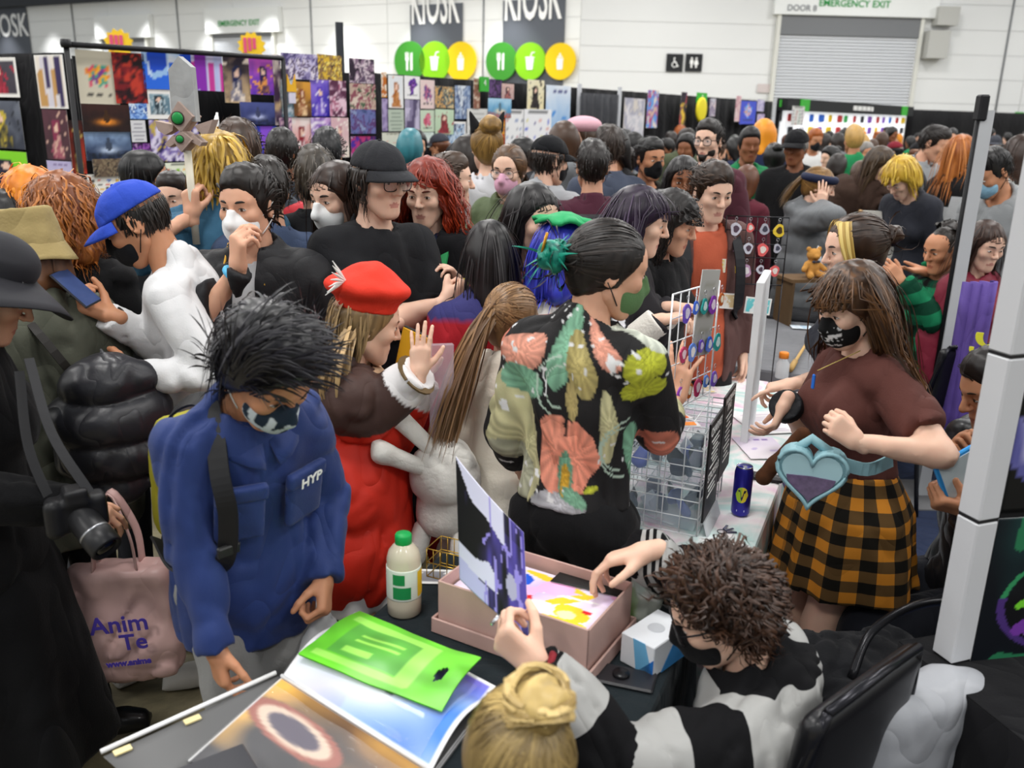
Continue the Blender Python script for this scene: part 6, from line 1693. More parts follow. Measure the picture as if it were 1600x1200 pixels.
# dark glasses case, keyring, papers on the marbled cloth
o=MB().box((-0.075,-0.022,0),(0.075,0.022,0.018),bev=0.006).build('black_case',mat('#1a1a1c',0.4,0.05),None,False,on(1188,748,0.752),(0,0,-0.35)); tag(o,'slim black case lying behind the drink can','case')
o=MB().box((-0.07,-0.035,0),(0.07,0.035,0.008),bev=0.003).build('tablet',mat('#222226',0.3,0.05),None,False,on(1247,608,0.752),(0,0,0.3)); tag(o,'dark card reader lying near the pointing hand','device')
for k,(px,py,rz_,w_,l_,st,pal,lb) in enumerate(((1075,605,0.5,0.22,0.16,'sheet','f4f2f0 e8d020 3a3a3a d0a060','white sheet of yellow and black stickers beside the raised hand'),(1195,660,0.6,0.2,0.26,'text','f0ecee d8ccd8','pale sheet of paper near the scrunchie wrist'),(1190,700,0.5,0.16,0.22,'grad','f0e8ee dcd0e4 c8b8dc 8a70b0','pale lilac sheet under the plush strap'),(1290,545,0.2,0.16,0.2,'text','f2f0e8 b8b4a8','cream note sheet under the wooden stick'),(1252,512,0.3,0.12,0.09,'abs','a8c8e0 e8eef2 c8d8e4','little sky blue card on the grey cloth'),(1030,630,0.4,0.2,0.12,'abs','2a2a2e 3a3a40 1c1c20','dark display mat behind the wire cube'))):
 flat_print('paper_sheet',w_,l_,st,pal,k+3,0.7545+0.001*k,lb,on(px,py,0.755),rz_+BROT,20,'sheet')
kr=empty('keyring',on(1128,832,0.752),0.4,'little ring of dark keys on the pink cloth by the can','keyring')
tt=np.linspace(0,2*math.pi,16,endpoint=False); MB().tube(np.stack([0.014*np.cos(tt),0.014*np.sin(tt),0*tt+0.003],1),0.0014,5,closed=True).build('ring',mat('#4a4a52',0.3,0,metal=0.8),kr,True)
for k in range(3):MB().box((0.012,-0.004,0.001+0.002*k),(0.045,0.004,0.003+0.002*k),R=Rz(0.5*k-0.4),bev=0.001).build('key',mat('#3a3c58',0.3,0,metal=0.5),kr)
# wire racks of hanging charms
def rack(name,label,base,yaw,w,h,z0,nx,nz,m,feet=True):
 r_=empty(name,(base[0],base[1],0.752),yaw,label,'rack')
 grid_panel(r_,'grid_panel',V3(-w/2,0,z0),ex*w,ez*h,nx,nz,0.002,m)
 if feet:
  for sx in (-w/2,w/2):MB().tube([(sx,-0.06,0.003),(sx,0.06,0.003)],0.003,6).build('foot',m,r_,True); MB().tube([(sx,0,0),(sx,0,z0+0.01)],0.003,6).build('post',m,r_,True)
 return r_
def hang_charms(base,yaw,w,h,z0,rows,cl,gname,rowsz,words):
 R_=Rz(yaw); k=0
 for j,zf in enumerate(rowsz):
  for i in range(rows):
   x=-w/2+w*(i+0.5)/rows; p=V3(base[0],base[1],0.752)+R_@V3(x,-0.012,z0+h*zf); c_=cl[k%len(cl)]; k+=1
   o=empty('keyring_charm',p,yaw,'%s acrylic charm hanging %s'%(c_[1],words[j]),'charm',gname)
   t=np.linspace(0,2*math.pi,12,endpoint=False)
   MB().tube(np.stack([0.006*np.cos(t),0*t,0.0+0.006*np.sin(t)],1),0.001,4,closed=True).build('ring',mat('#b8bac0',0.3,0,metal=0.9),o,True)
   MB().tube([(0,0,-0.006),(0,0,-0.018)],0.0008,4).build('chain',mat('#b8bac0',0.3,0,metal=0.9),o)
   s_=0.020+0.004*math.sin(k*2.1); sh=[(s_*math.cos(a)*(1+0.18*math.sin(3*a+k)),-0.018-s_*1.25+s_*1.25*math.sin(a)) for a in np.linspace(0,2*math.pi,14,endpoint=False)]
   MB().prism(sh,0.004,c=(0,-0.002,0)).build('acrylic_disc',mat(c_[0],0.2,0.25,90,coat=0.5),o)
   MB().prism([(x_*0.55,(z_+0.018+s_*1.25)*0.55-0.018-s_*1.2) for x_,z_ in sh],0.0055,c=(0.002,-0.0027,0)).build('printed_figure',mat(c_[2],0.3,0.3,120),o)
bR=on(1128,668,0.752)
rack('charm_rack','white wire rack of violet and blue charms on the wire cube',K+BV3*0.20-AV3*0.10+V3(0,0,0),BROT+math.pi/2-0.25,0.30,0.36,kh+0.02,6,5,wm)
hang_charms(K+BV3*0.20-AV3*0.10+AV3*0.015,BROT+math.pi/2-0.25,0.28,0.36,kh+0.02,5,[('#6a4cc0','violet','#d8d0f0'),('#3f6ad8','blue','#e0e8f8'),('#2a9a98','teal','#d0f0ec'),('#8a3fb0','purple','#f0d8f0'),('#b8602a','amber','#f4e0c8'),('#c03a6a','crimson','#f4d0dc'),('#5a8ae0','sky blue','#ffffff')],'acrylic charms on the white rack',(0.97,0.62,0.28),('in the top row of the white rack','in the middle row of the white rack','in the bottom row of the white rack'))
o=obj('charm_card',paper('charm_card',0.12,0.26,'text','a8a8a4 98988f',3),None,K+BV3*0.23-AV3*0.075+V3(0,0,kh+0.30),(0,0.12,BROT+math.pi/2-0.25)); tag(o,'plain grey backing card clipped to the white charm rack','card')
bB=on(1158,600,0.752)
rack('charm_rack','black wire rack with small hanging charms in front of the red tee',bB,-0.10,0.27,0.30,0.47,6,5,mat('#2a2a2e',0.4,0,metal=0.4))
hang_charms(bB,-0.10,0.25,0.30,0.47,4,[('#d8d8e4','white','#5a4a58'),('#e86a6a','coral','#f8e0d8'),('#b8b8c4','silver','#4a4a58'),('#e8c840','yellow','#4a3a28'),('#c8a0c0','pink','#fff0f4')],'small charms on the black rack',(0.97,0.68,0.36),('in the top row of the black rack','in the middle row of the black rack','in the bottom row of the black rack'))
for k,(px,py,w_,h_,st,pal,lb) in enumerate(((1124,415,0.055,0.06,'fig','e8e0c0 d8d0b0 4a2c30 d8c040','small square photo card clipped to the black rack'),(1132,470,0.11,0.07,'fig','d8c090 e0c898 e8e4dc f0f0e8','yellow card with a white ghost face on the black rack'),(1184,478,0.115,0.075,'fig','58c0c8 7ad0d4 f0f0ee e8f0f0','turquoise card with a white ghost face on the black rack'))):
 p=at(px,py,bB[1]-0.03); o=obj('charm_card',paper('charm_card',w_,h_,st,pal,k,0.06),None,p,(0,0.03*k,-0.1)); tag(o,lb,'card')
p0,p1=at(1212,390,3.2),at(1192,612,3.2); o=MB().box((-0.022,-0.15,0),(0.006,0.15,0.62),bev=0.003).build('display_board',mat('#e0e2e4',0.5,0.03),None,False,(p0[0]-0.0,3.28,0.752),(0,0.0,-0.35)); tag(o,'white display board standing edge-on beside the charm racks','board')
# pump bottle, orange-capped bottle, stick, lantern
sb=empty('pump_bottle',on(1081,592,0.752),0.2,'clear green pump bottle of hand gel behind the raised hand','bottle')
MB().lathe([(0.026,0),(0.028,0.004),(0.028,0.11),(0.012,0.13),(0.012,0.14)],20).build('bottle_body',mat('#b8d8a8',0.15,0.05,trans=0.3),sb,True); MB().lathe([(0.0285,0.03),(0.0285,0.09)],20).build('label',mat('#5aa83a',0.5,0.1),sb,True)
MB().lathe([(0.014,0.138),(0.014,0.152),(0.005,0.156),(0.005,0.185)],14).build('pump_collar',whm,sb,True); MB().box((-0.012,-0.045,0.183),(0.012,0.012,0.195),bev=0.004).build('pump_spout',whm,sb)
ob=empty('small_bottle',on(1221,590,0.752),0,'small clear bottle with an orange cap on the charm table','bottle')
MB().lathe([(0.03,0),(0.032,0.004),(0.032,0.07),(0.02,0.09),(0.02,0.1)],20).build('bottle_body',clear_mat('#e8ecee',0.5,0.1),ob,True); MB().lathe([(0.023,0.098),(0.023,0.122),(0.02,0.126)],18).build('cap',mat('#ee8a2a',0.4,0.03),ob,True)
a_,b_=on(1238,572,0.77),on(1278,508,0.78); st_=empty('wooden_stick',a_,0,'pale wooden mallet stick lying across the stall papers','stick'); MB().tube([(0,0,0),b_-a_],[0.009,0.007],8).build('handle',mat('#c8a468',0.6,0.1,20),st_,True); MB().tube([(b_-a_)*-0.06,(b_-a_)*0.10],[0.016,0.014],8).build('head',mat('#b89458',0.6,0.1,20),st_,True)
# crate, lanyard pouch under the table edge
cr=empty('plastic_crate',AB(-0.16,2.52),BROT,'grey plastic crate on the carpet below the charm table','crate')
cm=mat('#8a9098',0.5,0.05)
for lo,hi,nm in (((-0.16,-0.2,0.009),(0.16,0.2,0.02),'crate_base'),((-0.17,-0.21,0.009),(-0.16,0.21,0.30),'crate_side'),((0.16,-0.21,0.009),(0.17,0.21,0.30),'crate_side'),((-0.17,-0.21,0.009),(0.17,-0.2,0.30),'crate_end'),((-0.17,0.2,0.009),(0.17,0.21,0.30),'crate_end'),((-0.185,-0.225,0.28),(0.185,0.225,0.30),'crate_rim')):
 if nm=='crate_rim':
  for l2,h2 in (((-0.185,-0.225,0.28),(0.185,-0.2,0.305)),((-0.185,0.2,0.28),(0.185,0.225,0.305)),((-0.185,-0.2,0.28),(-0.16,0.2,0.305)),((0.16,-0.2,0.28),(0.185,0.2,0.305))):MB().box(l2,h2,bev=0.003).build('crate_rim',cm,cr)
 else:MB().box(lo,hi).build(nm,cm,cr)
for k in range(6):
 for j in range(4):MB().box((-0.175,-0.17+k*0.062,0.06+j*0.055),(-0.171,-0.135+k*0.062,0.095+j*0.055)).build('crate_slot',mat('#2a2d33',0.7,0),cr)
c=on(1226,800,0.66); ly=empty('clear_pouch',c,0,'clear pouch with a blue insert hanging at the table edge','pouch')
MB().box((-0.022,-0.004,-0.12),(0.022,0.004,0.0),bev=0.003).build('pouch',clear_mat('#e4e8ec',0.55,0.1),ly); MB().box((-0.008,-0.006,-0.105),(0.008,-0.004,-0.02)).build('insert',mat('#6f9ad8',0.4,0),ly); MB().tube([(0,0,0),(0.004,0,0.06),(-0.01,0.02,0.1)],0.004,6).build('lanyard',mat('#3a2c50',0.6,0),ly,True)
# ------------------------------------------------------------------ the people nearest the camera
def uvp_fn(s):return lambda v:np.stack([np.arctan2(v[:,0],-(v[:,1]-s.P0[1]))*0.16,v[:,2]],1)
def band(P,side,t0,t1,r,m,name='wristband',extra=0.004):
 """ring round a forearm"""
 k=P.k; a,b=k.E[side],k.Wr[side]; p,q=a+(b-a)*t0,a+(b-a)*t1
 return sdf_obj(name,[Cone(p,q,r,r,k=0,flat=2)],0.0055,m,P.root)
SK=dict(fair='#e3bda6',mid='#d6a68a',tan='#c08a68',olive='#b98462',brown='#8a5a3e',dark='#5f3d2b')
def basic(p,hair_kw,top_kw,pants_kw=None,shoe='#222226',body_kw=None,**o):
 p.body(**(body_kw or {})); p.hair(**hair_kw); p.top(**top_kw)
 if pants_kw is not False:p.pants(**(pants_kw or dict(m=cloth('#25262b'))))
 p.shoes(mat(shoe,0.6,0.05)); return p

 # 1 man in the blue jacket leaning over the table
p=Person('man in a dark blue jacket and patterned face mask bending over the open book',at(416,577,1.80),224,'A',SK['tan'],lean=15,side=2,head=(6,42,4),g=0.98,wide=0.90,big=1.1)
p.arm('R',at(338,1022,1.72),hint=(-1,0.6,0),pose='relax',palm=(0.6,0.5,0)).arm('L',at(506,905,1.92),hint=(0.0,1,0),pose='grip',palm=(-0.7,0.1,0))
p.body(brow='#14100e'); p.hair('#0c0b0d','#26242c',style='short',length=0.12,thick=0.022,part=0.02,nape=-0.065,n=1000,seed=3,rough=0.36,comb=(-0.7,-0.25,0.35),width=0.0024)
jm=mat('#25386f',0.62,0.10,7,0.12,220,spec=0.3,sheen=0.1)
p.top(jm,name='jacket',off=0.020,hem=0.15,amp=0.014,freq=8,collar=0.0,loose=0.008,neck=0.07,sl_off=0.002,h=0.0088)
p.pants(cloth('#8f8f8e')); p.shoes(mat('#2a2a2c',0.6))
k=p.k; Rc=k.Rc
# turned-down collar: two pointed leaves
for sg in (-1,1):
 P_=np.zeros((9,5,3))
 for i in range(9):
  t=i/8
  a=(math.pi*1.0*t)*sg; base=V3(math.sin(a)*0.078,-0.072*math.cos(a)+0.008,0.012-0.030*t)
  for j in range(5):
   f=j/4; P_[i,j]=k.N+Rc@(base*(1+0.40*f)+V3(sg*0.02*t*f,0.045*t*f,0.02-(0.022+0.062*t)*f))*k.u
 MB().grid(P_ if sg<0 else P_[::-1],thick=0.005).build('collar_leaf',jm,p.root,True)
for sx,nm in ((0.075,'chest_pocket'),(-0.085,'chest_pocket')):
 c=k.C+Rc@V3(sx,0.150,-0.02); o=sdf_obj(nm,[Box(c-Rc@V3(0,0.022,0),(0.055,0.012,0.065),Rc@Rz(-sx*3.6),rnd=0.008)],0.007,jm,p.root)
 sdf_obj('pocket_flap',[Box(c+Rc@V3(0,-0.016,0.062),(0.058,0.011,0.020),Rc@Rz(-sx*3.2),rnd=0.006)],0.006,jm,o)
t=text_obj('lettering','HYP',0.036,whm,p.root,bold=0.0008); c=k.C+Rc@V3(-0.085,0.158,0.042); t.matrix_local=mat4(Rc@Rz(0.28)@np.stack([V3(-1,0,0),V3(0,0,1),V3(0,1,0)],1),c)
def mpat(v):
 n=noise3(v*V3(60,60,26)+4); c=np.where(n[:,None]>0.08,np.array([[0.78,0.82,0.84]]),np.array([[0.10,0.16,0.22]])); return lin(c)
p.mask(vcol(0.8),col=mpat,strap='#d8d8d8')
path=crom([p.k.C+Rc@V3(0.11,-0.19,-0.18),p.k.C+Rc@V3(0.125,-0.12,0.10),p.k.S['R']+Rc@V3(-0.055,-0.01,0.085),p.k.C+Rc@V3(0.115,0.115,0.09),p.k.C+Rc@V3(0.115,0.155,0.0),p.k.C+Rc@V3(0.125,0.145,-0.13),p.k.W+V3(0.17,0.02,-0.03),p.k.W+V3(0.16,-0.12,0.0)],8)
upv=np.array([unit((q-(p.k.C+V3(0,0,0.0)))*V3(1,1,0.9)) for q in path])
o=strap('backpack_strap',path,0.021,0.003,mat('#19191b',0.45,0.1,30),p.root,upv)
MB().box((-0.026,-0.006,-0.014),(0.026,0.006,0.014),Rc,p.k.C+Rc@V3(0.117,0.162,-0.075),bev=0.003).build('strap_buckle',mat('#2a2a2a',0.3,0),o)
BM=p
o=empty('backpack',p.Wd(p.k.C+Rc@V3(-0.02,-0.23,-0.16)),214*D2R,'yellow and black backpack hanging behind the blue jacket','backpack')
sdf_obj('bag_body',[Box((0,0,0),(0.13,0.06,0.18),Rc,rnd=0.05)],0.013,mat('#9a9426',0.7,0.2,12,0.2),o,disp=folds(0.008,9,4)); sdf_obj('front_pocket',[Box((0,-0.07,-0.06),(0.11,0.035,0.11),Rc,rnd=0.03)],0.011,mat('#1c1c1e',0.7,0.1),o)
o=empty('plastic_bag',p.Wd(p.k.Wr['L']+V3(0,0,-0.1)),0,'crumpled translucent white plastic bag held in the man\'s left hand','bag')
sdf_obj('bag_body',[Ell((0,0.0,-0.17),(0.075,0.06,0.13),k=0.03),Cone((0,0,0.0),(0,0,-0.10),0.016,0.045,k=0.04)],0.009,mat('#d2d4d6',0.35,0.05,alpha=0.8),o,disp=folds(0.016,16,2)); MB().tube([(-0.02,0,-0.02),(0,0.0,0.03),(0.02,0,-0.02)],0.004,6).build('bag_handle',mat('#d2d4d6',0.35,0.05),o,True)

# 2 person in black with a camera, at the left edge
p=Person('person dressed all in black with a wide hat at the left edge, carrying a camera',at(-22,462,2.15),-62,'A',SK['mid'],sex='f',lean=6,head=(-10,25,0),g=1.12)
p.arm('R',at(118,788,1.98),hint=(-0.4,-0.6,-0.8),pose='relax',hd=(0.9,0.0,-0.45),palm=(0,0.4,-1)).arm('L',at(-10,690,2.15),pose='grip')
ft=p.L(on(148,1158,0.0)); p.leg('R',foot=(ft[0],ft[1])); p.body(); bk=cloth('#0e0e10',0.95,0.3)
p.hair('#0c0b0c','#242226',style='down',length=0.3,n=350); p.top(bk,off=0.025,hem=0.1,amp=0.012,loose=0.02); p.pants(bk,wide=0.03); p.skirt(bk,length=0.74,flare=0.115,pleats=9,amp=0.02,h=0.016); p.shoes(mat('#131314',0.4,0.1,coat=0.2),sole='#1c1c1c',boot=0.08)
n=36; P_=np.zeros((n+1,4,3))
for i in range(n+1):
 a=2*math.pi*i/n
 for j,r in enumerate((0.085,0.13,0.17,0.20)):P_[i,j]=V3(r*math.cos(a),r*1.05*math.sin(a),0.075-0.02*j+0.012*j*math.sin(2*a))
MB().grid(p.k.hp(P_.reshape(-1,3)).reshape(P_.shape),thick=0.004).build('hat_brim',mat('#232328',0.7,0.1),p.root,True); hsolid(p.k,'hat_crown',[Ell((0,0,0.10),(0.088,0.10,0.075),k=0),Cone((0,0,0.07),(0,0,0.12),0.09,0.085,k=0.01,flat=1)],0.008,mat('#232328',0.7,0.1),p.root,[Plane((0,0,0.06),(0,0,-1))])
band(p,'R',0.80,0.87,0.034,mat('#3f9fd0',0.6,0.05))
cmr=empty('camera',at(120,800,1.90),0.6,'black camera with a zoom lens hanging from a neck strap','camera'); cbk=mat('#1b1b1d',0.45,0.1,60)
sdf_obj('camera_body',[Box((0,0,0),(0.066,0.03,0.042),rnd=0.014),Box((0,-0.004,0.045),(0.026,0.03,0.02),k=0.012,rnd=0.008),Cone((-0.052,-0.02,-0.03),(-0.052,-0.02,0.03),0.018,0.018,k=0.015)],0.0055,cbk,cmr)
ld=unit(V3(0.35,-0.75,-0.55)); Ru=np.stack([unit(np.cross(ld,(0,0,1))),np.cross(unit(np.cross(ld,(0,0,1))),ld)*-1,ld],1)
ln_=MB().lathe([(0.030,0.0),(0.036,0.012),(0.036,0.075),(0.038,0.078),(0.038,0.12),(0.034,0.125),(0.028,0.118)],28,R=Ru).build('lens_barrel',mat('#202022',0.4,0.05),cmr,True); MB().lathe([(0.0365,0.070),(0.0368,0.076)],28,R=Ru).build('silver_ring',mat('#a8aaae',0.3,0,metal=0.8),ln_,True); MB().lathe([(0.028,0.117),(0.02,0.121),(0.001,0.123)],24,R=Ru).build('front_glass',mat('#0b0b12',0.08,0,spec=0.8),ln_,True)
cl_=np.array(cmr.location); iv=lambda q:Rz(-0.6)@(np.asarray(q)-cl_)
for a_,b_ in ((at(30,580,2.0),at(84,795,1.92)),(at(45,560,2.0),at(140,770,1.9))):strap('neck_strap',crom([iv(a_),iv((a_+b_)/2+V3(-0.01,-0.02,-0.01)),iv(b_)],6),0.011,0.0015,mat('#2c2c2e',0.6,0.1),cmr,(0.2,-1,0))

# 3 bucket hat
p=Person('person in a khaki bucket hat and grey-green coat seen from behind',at(48,402,2.62),50,'A',SK['fair'],sex='f',g=1.1,head=(5,8,0)); p.body()
p.hair('#4a2f20','#7a5030',style='down',length=0.12,under_hat=0.02,n=200); bucket_hat(p.k,p.root,'A',mat('#9c8a5c',0.85,0.12,12,0.3,120)); p.top(mat('#585a4e',0.8,0.12,6,0.2),name='coat',off=0.03,hem=0.25,amp=0.016,collar=0.04,loose=0.02); p.pants(cloth('#2a2a2e')); p.shoes(mat('#2a2a2c'))
strap('bag_strap',crom([p.k.S['L']+V3(0.05,-0.02,0.09),p.k.C+V3(-0.05,-0.158,0.08),p.k.W+V3(0.08,-0.155,0.05),p.k.P0+V3(0.20,-0.02,0.0)],6),0.012,0.002,mat('#1c1814',0.5),p.root,(0,-1,0.1))

# 4 man with the blue cap and a phone
p=Person('man in a royal blue cap, black mask and white sweater looking at a phone',at(216,350,2.75),98,'A',SK['tan'],lean=10,head=(0,32,0),g=0.98)
p.arm('L',at(205,582,2.50),hint=(0.9,-0.2,-0.6),pose='grip',palm=(0.2,1,0)).arm('R',at(172,492,2.62),hint=(0.4,0.4,-0.9),pose='grip',hd=(-0.8,0,0.3),palm=(0.2,-0.2,1))
p.body(); p.hair('#14110f','#2c2622',style='short',length=0.035,under_hat=0.045,thick=0.006,nape=-0.06,n=350); p.cap(mat('#2748b8',0.75,0.06,12,0.25,160),up=0.0); p.mask(cloth('#17181c'))
p.top(mat('#d9d9da',0.85,0.04,8,0.2,200),name='sweater',off=0.016,hem=0.12,amp=0.013,freq=8,neck=0.06,sl_off=0.004,loose=0.012); p.pants(cloth('#3a3c44')); p.shoes(mat('#d8d4cc',0.6)); band(p,'R',0.9,0.97,0.036,mat('#3a3630',0.3,0.1,metal=0.6),'watch')
PH=p
o=empty('phone',at(118,450,2.56),0.0,'phone held up by the man in the blue cap','phone'); nz_=unit((0.62,-0.30,0.72)); ly_=V3(-0.78,0.1,0.62); ly_=unit(ly_-nz_*(ly_@nz_)); R_=np.stack([np.cross(ly_,nz_),ly_,nz_],1)
MB().box((-0.034,-0.07,-0.004),(0.034,0.07,0.004),R_,bev=0.003).build('case',mat('#2a2c34',0.3,0.05),o); MB().box((-0.031,-0.066,0.004),(0.031,0.066,0.005),R_).build('screen',mat('#3c4a72',0.1,0.3,20),o)
def puffer(name,label,loc,rz,prims,m,fr=14.0,amp=0.030,h=0.010,cat='jacket',extra=None):
 def d(P):return (-amp*(np.abs(np.sin(P[:,2]*fr+0.5*noise3(P*5)))**0.6-0.45)+0.006*noise3(P*22)).astype(np.float32)
 o=sdf_obj(name,prims,h,m,None,disp=d,pad=0.02); place(o,loc,rz); return tag(o,label,cat)
puffer('puffer_jacket','black quilted puffer jacket draped from the hand of the man in the blue cap',at(165,680,2.42),0.2,[Ell((0,0,0),(0.135,0.085,0.22),k=0.05),Cone((0.03,0,0.2),(-0.01,0,0.05),0.05,0.1,k=0.08),Cone((0.10,0.03,0.14),(0.15,0.04,-0.12),0.06,0.05,k=0.03)],mat('#26262b',0.38,0.1,8,0.1,spec=0.5),fr=24.0)

# 5, 6 orange heads at the left
p=basic(Person('person with a mass of curly ginger hair and a black jacket seen from behind',at(102,342,3.02),15,'A',SK['fair'],sex='f',g=1.02),dict(col='#6a3516',col2='#b8702e',style='down',length=0.17,curl=0.010,curlf=85,width=0.0032,thick=0.034,vol=1.3,n=1100),dict(m=cloth('#151517'),name='jacket',off=0.022,hem=0.15,amp=0.012))
p=basic(Person('person with bright orange wig behind the ginger curls',at(48,318,3.6),40,'B',SK['fair'],sex='f'),dict(col='#c86a0c',col2='#f8a028',style='down',length=0.13,curl=0.008,thick=0.03,vol=1.25,n=330,width=0.005),dict(m=cloth('#2a2626'),off=0.02))
p=basic(Person('dark-haired person cut off at the left edge by the green print',at(2,345,3.5),70,'B',SK['mid'],sex='f'),dict(col='#0e0c0d',style='down',length=0.2,n=200),dict(m=cloth('#1a1a1e'),off=0.02))

# 7 man with the white mask
p=Person('man with a white respirator mask in a black open jacket, hand at his chin',at(388,325,2.88),172,'A',SK['mid'],head=(-6,4,0),g=1.0)
p.arm('R',at(372,418,2.66),hint=(-0.8,0.2,-1),pose='pinch',hd=(0.10,-0.1,1),palm=(0.6,0.6,0)).arm('L',at(470,640,2.8))
p.body(brow='#17100c'); p.hair('#120e0c','#2e2520',style='short',length=0.06,thick=0.016,n=500,nape=-0.06); p.mask(mat('#eceeee',0.8,0.02),style='kn95',strap='#e8e8e8')
p.top(cloth('#b5b6b8'),name='tee',off=0.010,sleeve=0.3,hem=0.10,amp=0.008); p.top(mat('#1b1b1e',0.6,0.1,8,0.2),name='jacket',off=0.028,hem=0.12,amp=0.014,open_=(0.035,0.055),collar=0.035,neck=0.066); p.pants(cloth('#1d1e24')); p.shoes(mat('#202020'))
band(p,'R',0.86,0.93,0.036,mat('#5ab4e0',0.5,0.05))
for sg in (-1,1):MB().tube(crom([p.k.N+p.k.Rc@V3(sg*0.085,0.02,0.045),p.k.N+p.k.Rc@V3(sg*0.075,0.085,-0.02),p.k.N+p.k.Rc@V3(sg*0.072,0.115,-0.07)],5),0.004,6).build('yellow_piping',mat('#d8a63a',0.6),p.root,True)
# 8 blond wig and cloak, 8b brown hair with cat mask
p=Person('person in a yellow wig and blue cloak with cream trim carrying the big sword',at(346,268,3.55),5,'A',SK['mid'],sex='f'); p.arm('L',at(300,335,3.35),hint=(-1,0,-0.8),pose='grip',hd=(0,0,1),palm=(0.3,0.9,0)); p.body()
p.hair('#8a6a1c','#e0b850',style='down',length=0.14,curl=0.006,curlf=40,thick=0.028,vol=1.2,spike=0.12,n=520,width=0.005); p.top(cloth('#3f6a86'),name='cloak',off=0.045,hem=0.55,amp=0.02,loose=0.05,collar=0.03,sleeve=0.8); p.pants(cloth('#3a3a30')); p.shoes(mat('#5a4630'))
sdf_obj('cream_trim',[Torus(p.k.N+V3(0,-0.01,-0.015),0.105,0.02,Rx(0.25),k=0.0),Cone(p.k.N+V3(-0.10,-0.03,0.0),p.k.C+V3(-0.16,-0.10,-0.25),0.02,0.018,k=0.01)],0.009,cloth('#d8cfa8'),p.root)
sw=empty('prop_sword',at(300,332,3.33),-0.12,'large foam prop sword with a grey blade and two green gems','prop sword')
zs=lambda py:(at(300,py,3.33)[2]-at(300,332,3.33)[2]); xs=lambda px:(px-296)/1378*3.33/0.97
def sprism(nm,pts,d,m,y0=0.0,par=sw):return MB().prism([(xs(x),zs(y)) for x,y in pts],d,c=(0,y0,0)).build(nm,m,par)
gm_=mat('#a2a4a4',0.75,0.25,18,0.3,40); bm2=mat('#a8948a',0.8,0.15,20,0.3,60); edg=mat('#3a302e',0.8)
sprism('blade',[(277,190),(278,110),(295,88),(313,105),(314,190)],0.035,gm_)
for pts in ([(252,190),(280,196),(278,205),(266,212),(256,205)],[(312,196),(341,186),(332,208),(322,209)],[(278,212),(264,226),(270,231),(285,222)],[(308,210),(322,222),(318,228),(302,220)]):sprism('guard_wing',pts,0.05,bm2,-0.008)
sprism('guard_diamond',[(274,187),(292,159),(313,182),(293,207)],0.07,bm2,-0.018); sprism('pommel_diamond',[(278,218),(293,204),(309,218),(291,238)],0.07,bm2,-0.018)
for (cx,cy,r) in ((290.5,185,0.021),(291,217.5,0.013)):
 MB().lathe([(r*1.15,0),(r*1.15,0.008)],24,c=(xs(cx),-0.018,zs(cy)),R=Rx(math.pi/2)).build('gem_rim',edg,sw,True); MB().lathe([(r,0),(r,0.006),(r*0.7,0.010)],24,c=(xs(cx)+0.002,-0.022,zs(cy)),R=Rx(math.pi/2)).build('gem',mat('#1a8a42',0.4,0.1),sw,True)
MB().tube([(xs(294),0.015,zs(236)),(xs(296),0.015,-0.12)],0.014,10).build('grip_pole',mat('#d8d2c0',0.6,0.05),sw,True)
p=basic(Person('brown-haired person wearing a small white cat mask on the side of the head',at(372,240,4.0),25,'B',SK['fair']),dict(col='#2c1e14',col2='#5a4030',style='short',length=0.09,thick=0.02,nape=-0.07,n=300),dict(m=cloth('#3a4048'),off=0.02,hood=True))
hsolid(p.k,'cat_mask',[Ell((-0.088,-0.02,0.04),(0.035,0.05,0.06),k=0),Cone((-0.09,0.01,0.08),(-0.07,0.05,0.17),0.024,0.004,k=0.02),Cone((-0.09,-0.05,0.08),(-0.1,-0.07,0.13),0.02,0.004,k=0.02)],0.008,mat('#e8e8e8',0.5,0.03),p.root)
# 10, 11 faces by the booth
basic(Person('short-haired man in a dark top facing the camera left of the sword pole',at(273,313,4.1),178,'B',SK['fair'],head=(0,3,0)),dict(col='#1c1512',style='short',length=0.04,thick=0.012),dict(m=cloth('#23252a'),off=0.02))
p=basic(Person('black-haired person with a face mask at the poster booth beside the sticker sheets',at(226,278,4.5),-60,'B',SK['tan'],sex='f',head=(0,10,0)),dict(col='#0c0b0c',style='down',length=0.10,thick=0.018,n=240),dict(m=cloth('#1c2a2a'),off=0.02)); p.mask(cloth('#1a1a1e'))
# 12.. people between the white mask man and the cap man
p=basic(Person('close-cropped person wearing a red backpack seen from behind',at(441,243,4.3),18,'B',SK['brown']),dict(col='#14100e',style='short',length=0.02,thick=0.008),dict(m=cloth('#2c3038'),off=0.02))
o=sdf_obj('red_backpack',[Box((0,0,0),(0.16,0.09,0.2),rnd=0.07),Ell((0,-0.07,-0.06),(0.12,0.06,0.11),k=0.02)],0.014,mat('#b3202c',0.6,0.1,10,0.2),None,disp=folds(0.008,9,3)); place(o,p.Wd(p.k.C+V3(0.0,-0.24,-0.02)),18*D2R); tag(o,'bright red backpack worn behind the white mask man','backpack')
basic(Person('person with a round black beanie in front of the purple posters',at(511,243,5.2),10,'B',SK['tan']),dict(col='#141416',style='short',length=0.04,thick=0.03),dict(m=cloth('#25262c'),off=0.02))
basic(Person('person with short grey-brown hair and a black jacket seen from behind',at(492,284,3.7),15,'B',SK['fair'],g=1.08),dict(col='#2a241e',col2='#5e5448',style='short',length=0.06,thick=0.02,nape=-0.065,n=380,spike=0.05),dict(m=cloth('#191a1d'),name='jacket',off=0.03,collar=0.03,hem=0.15))
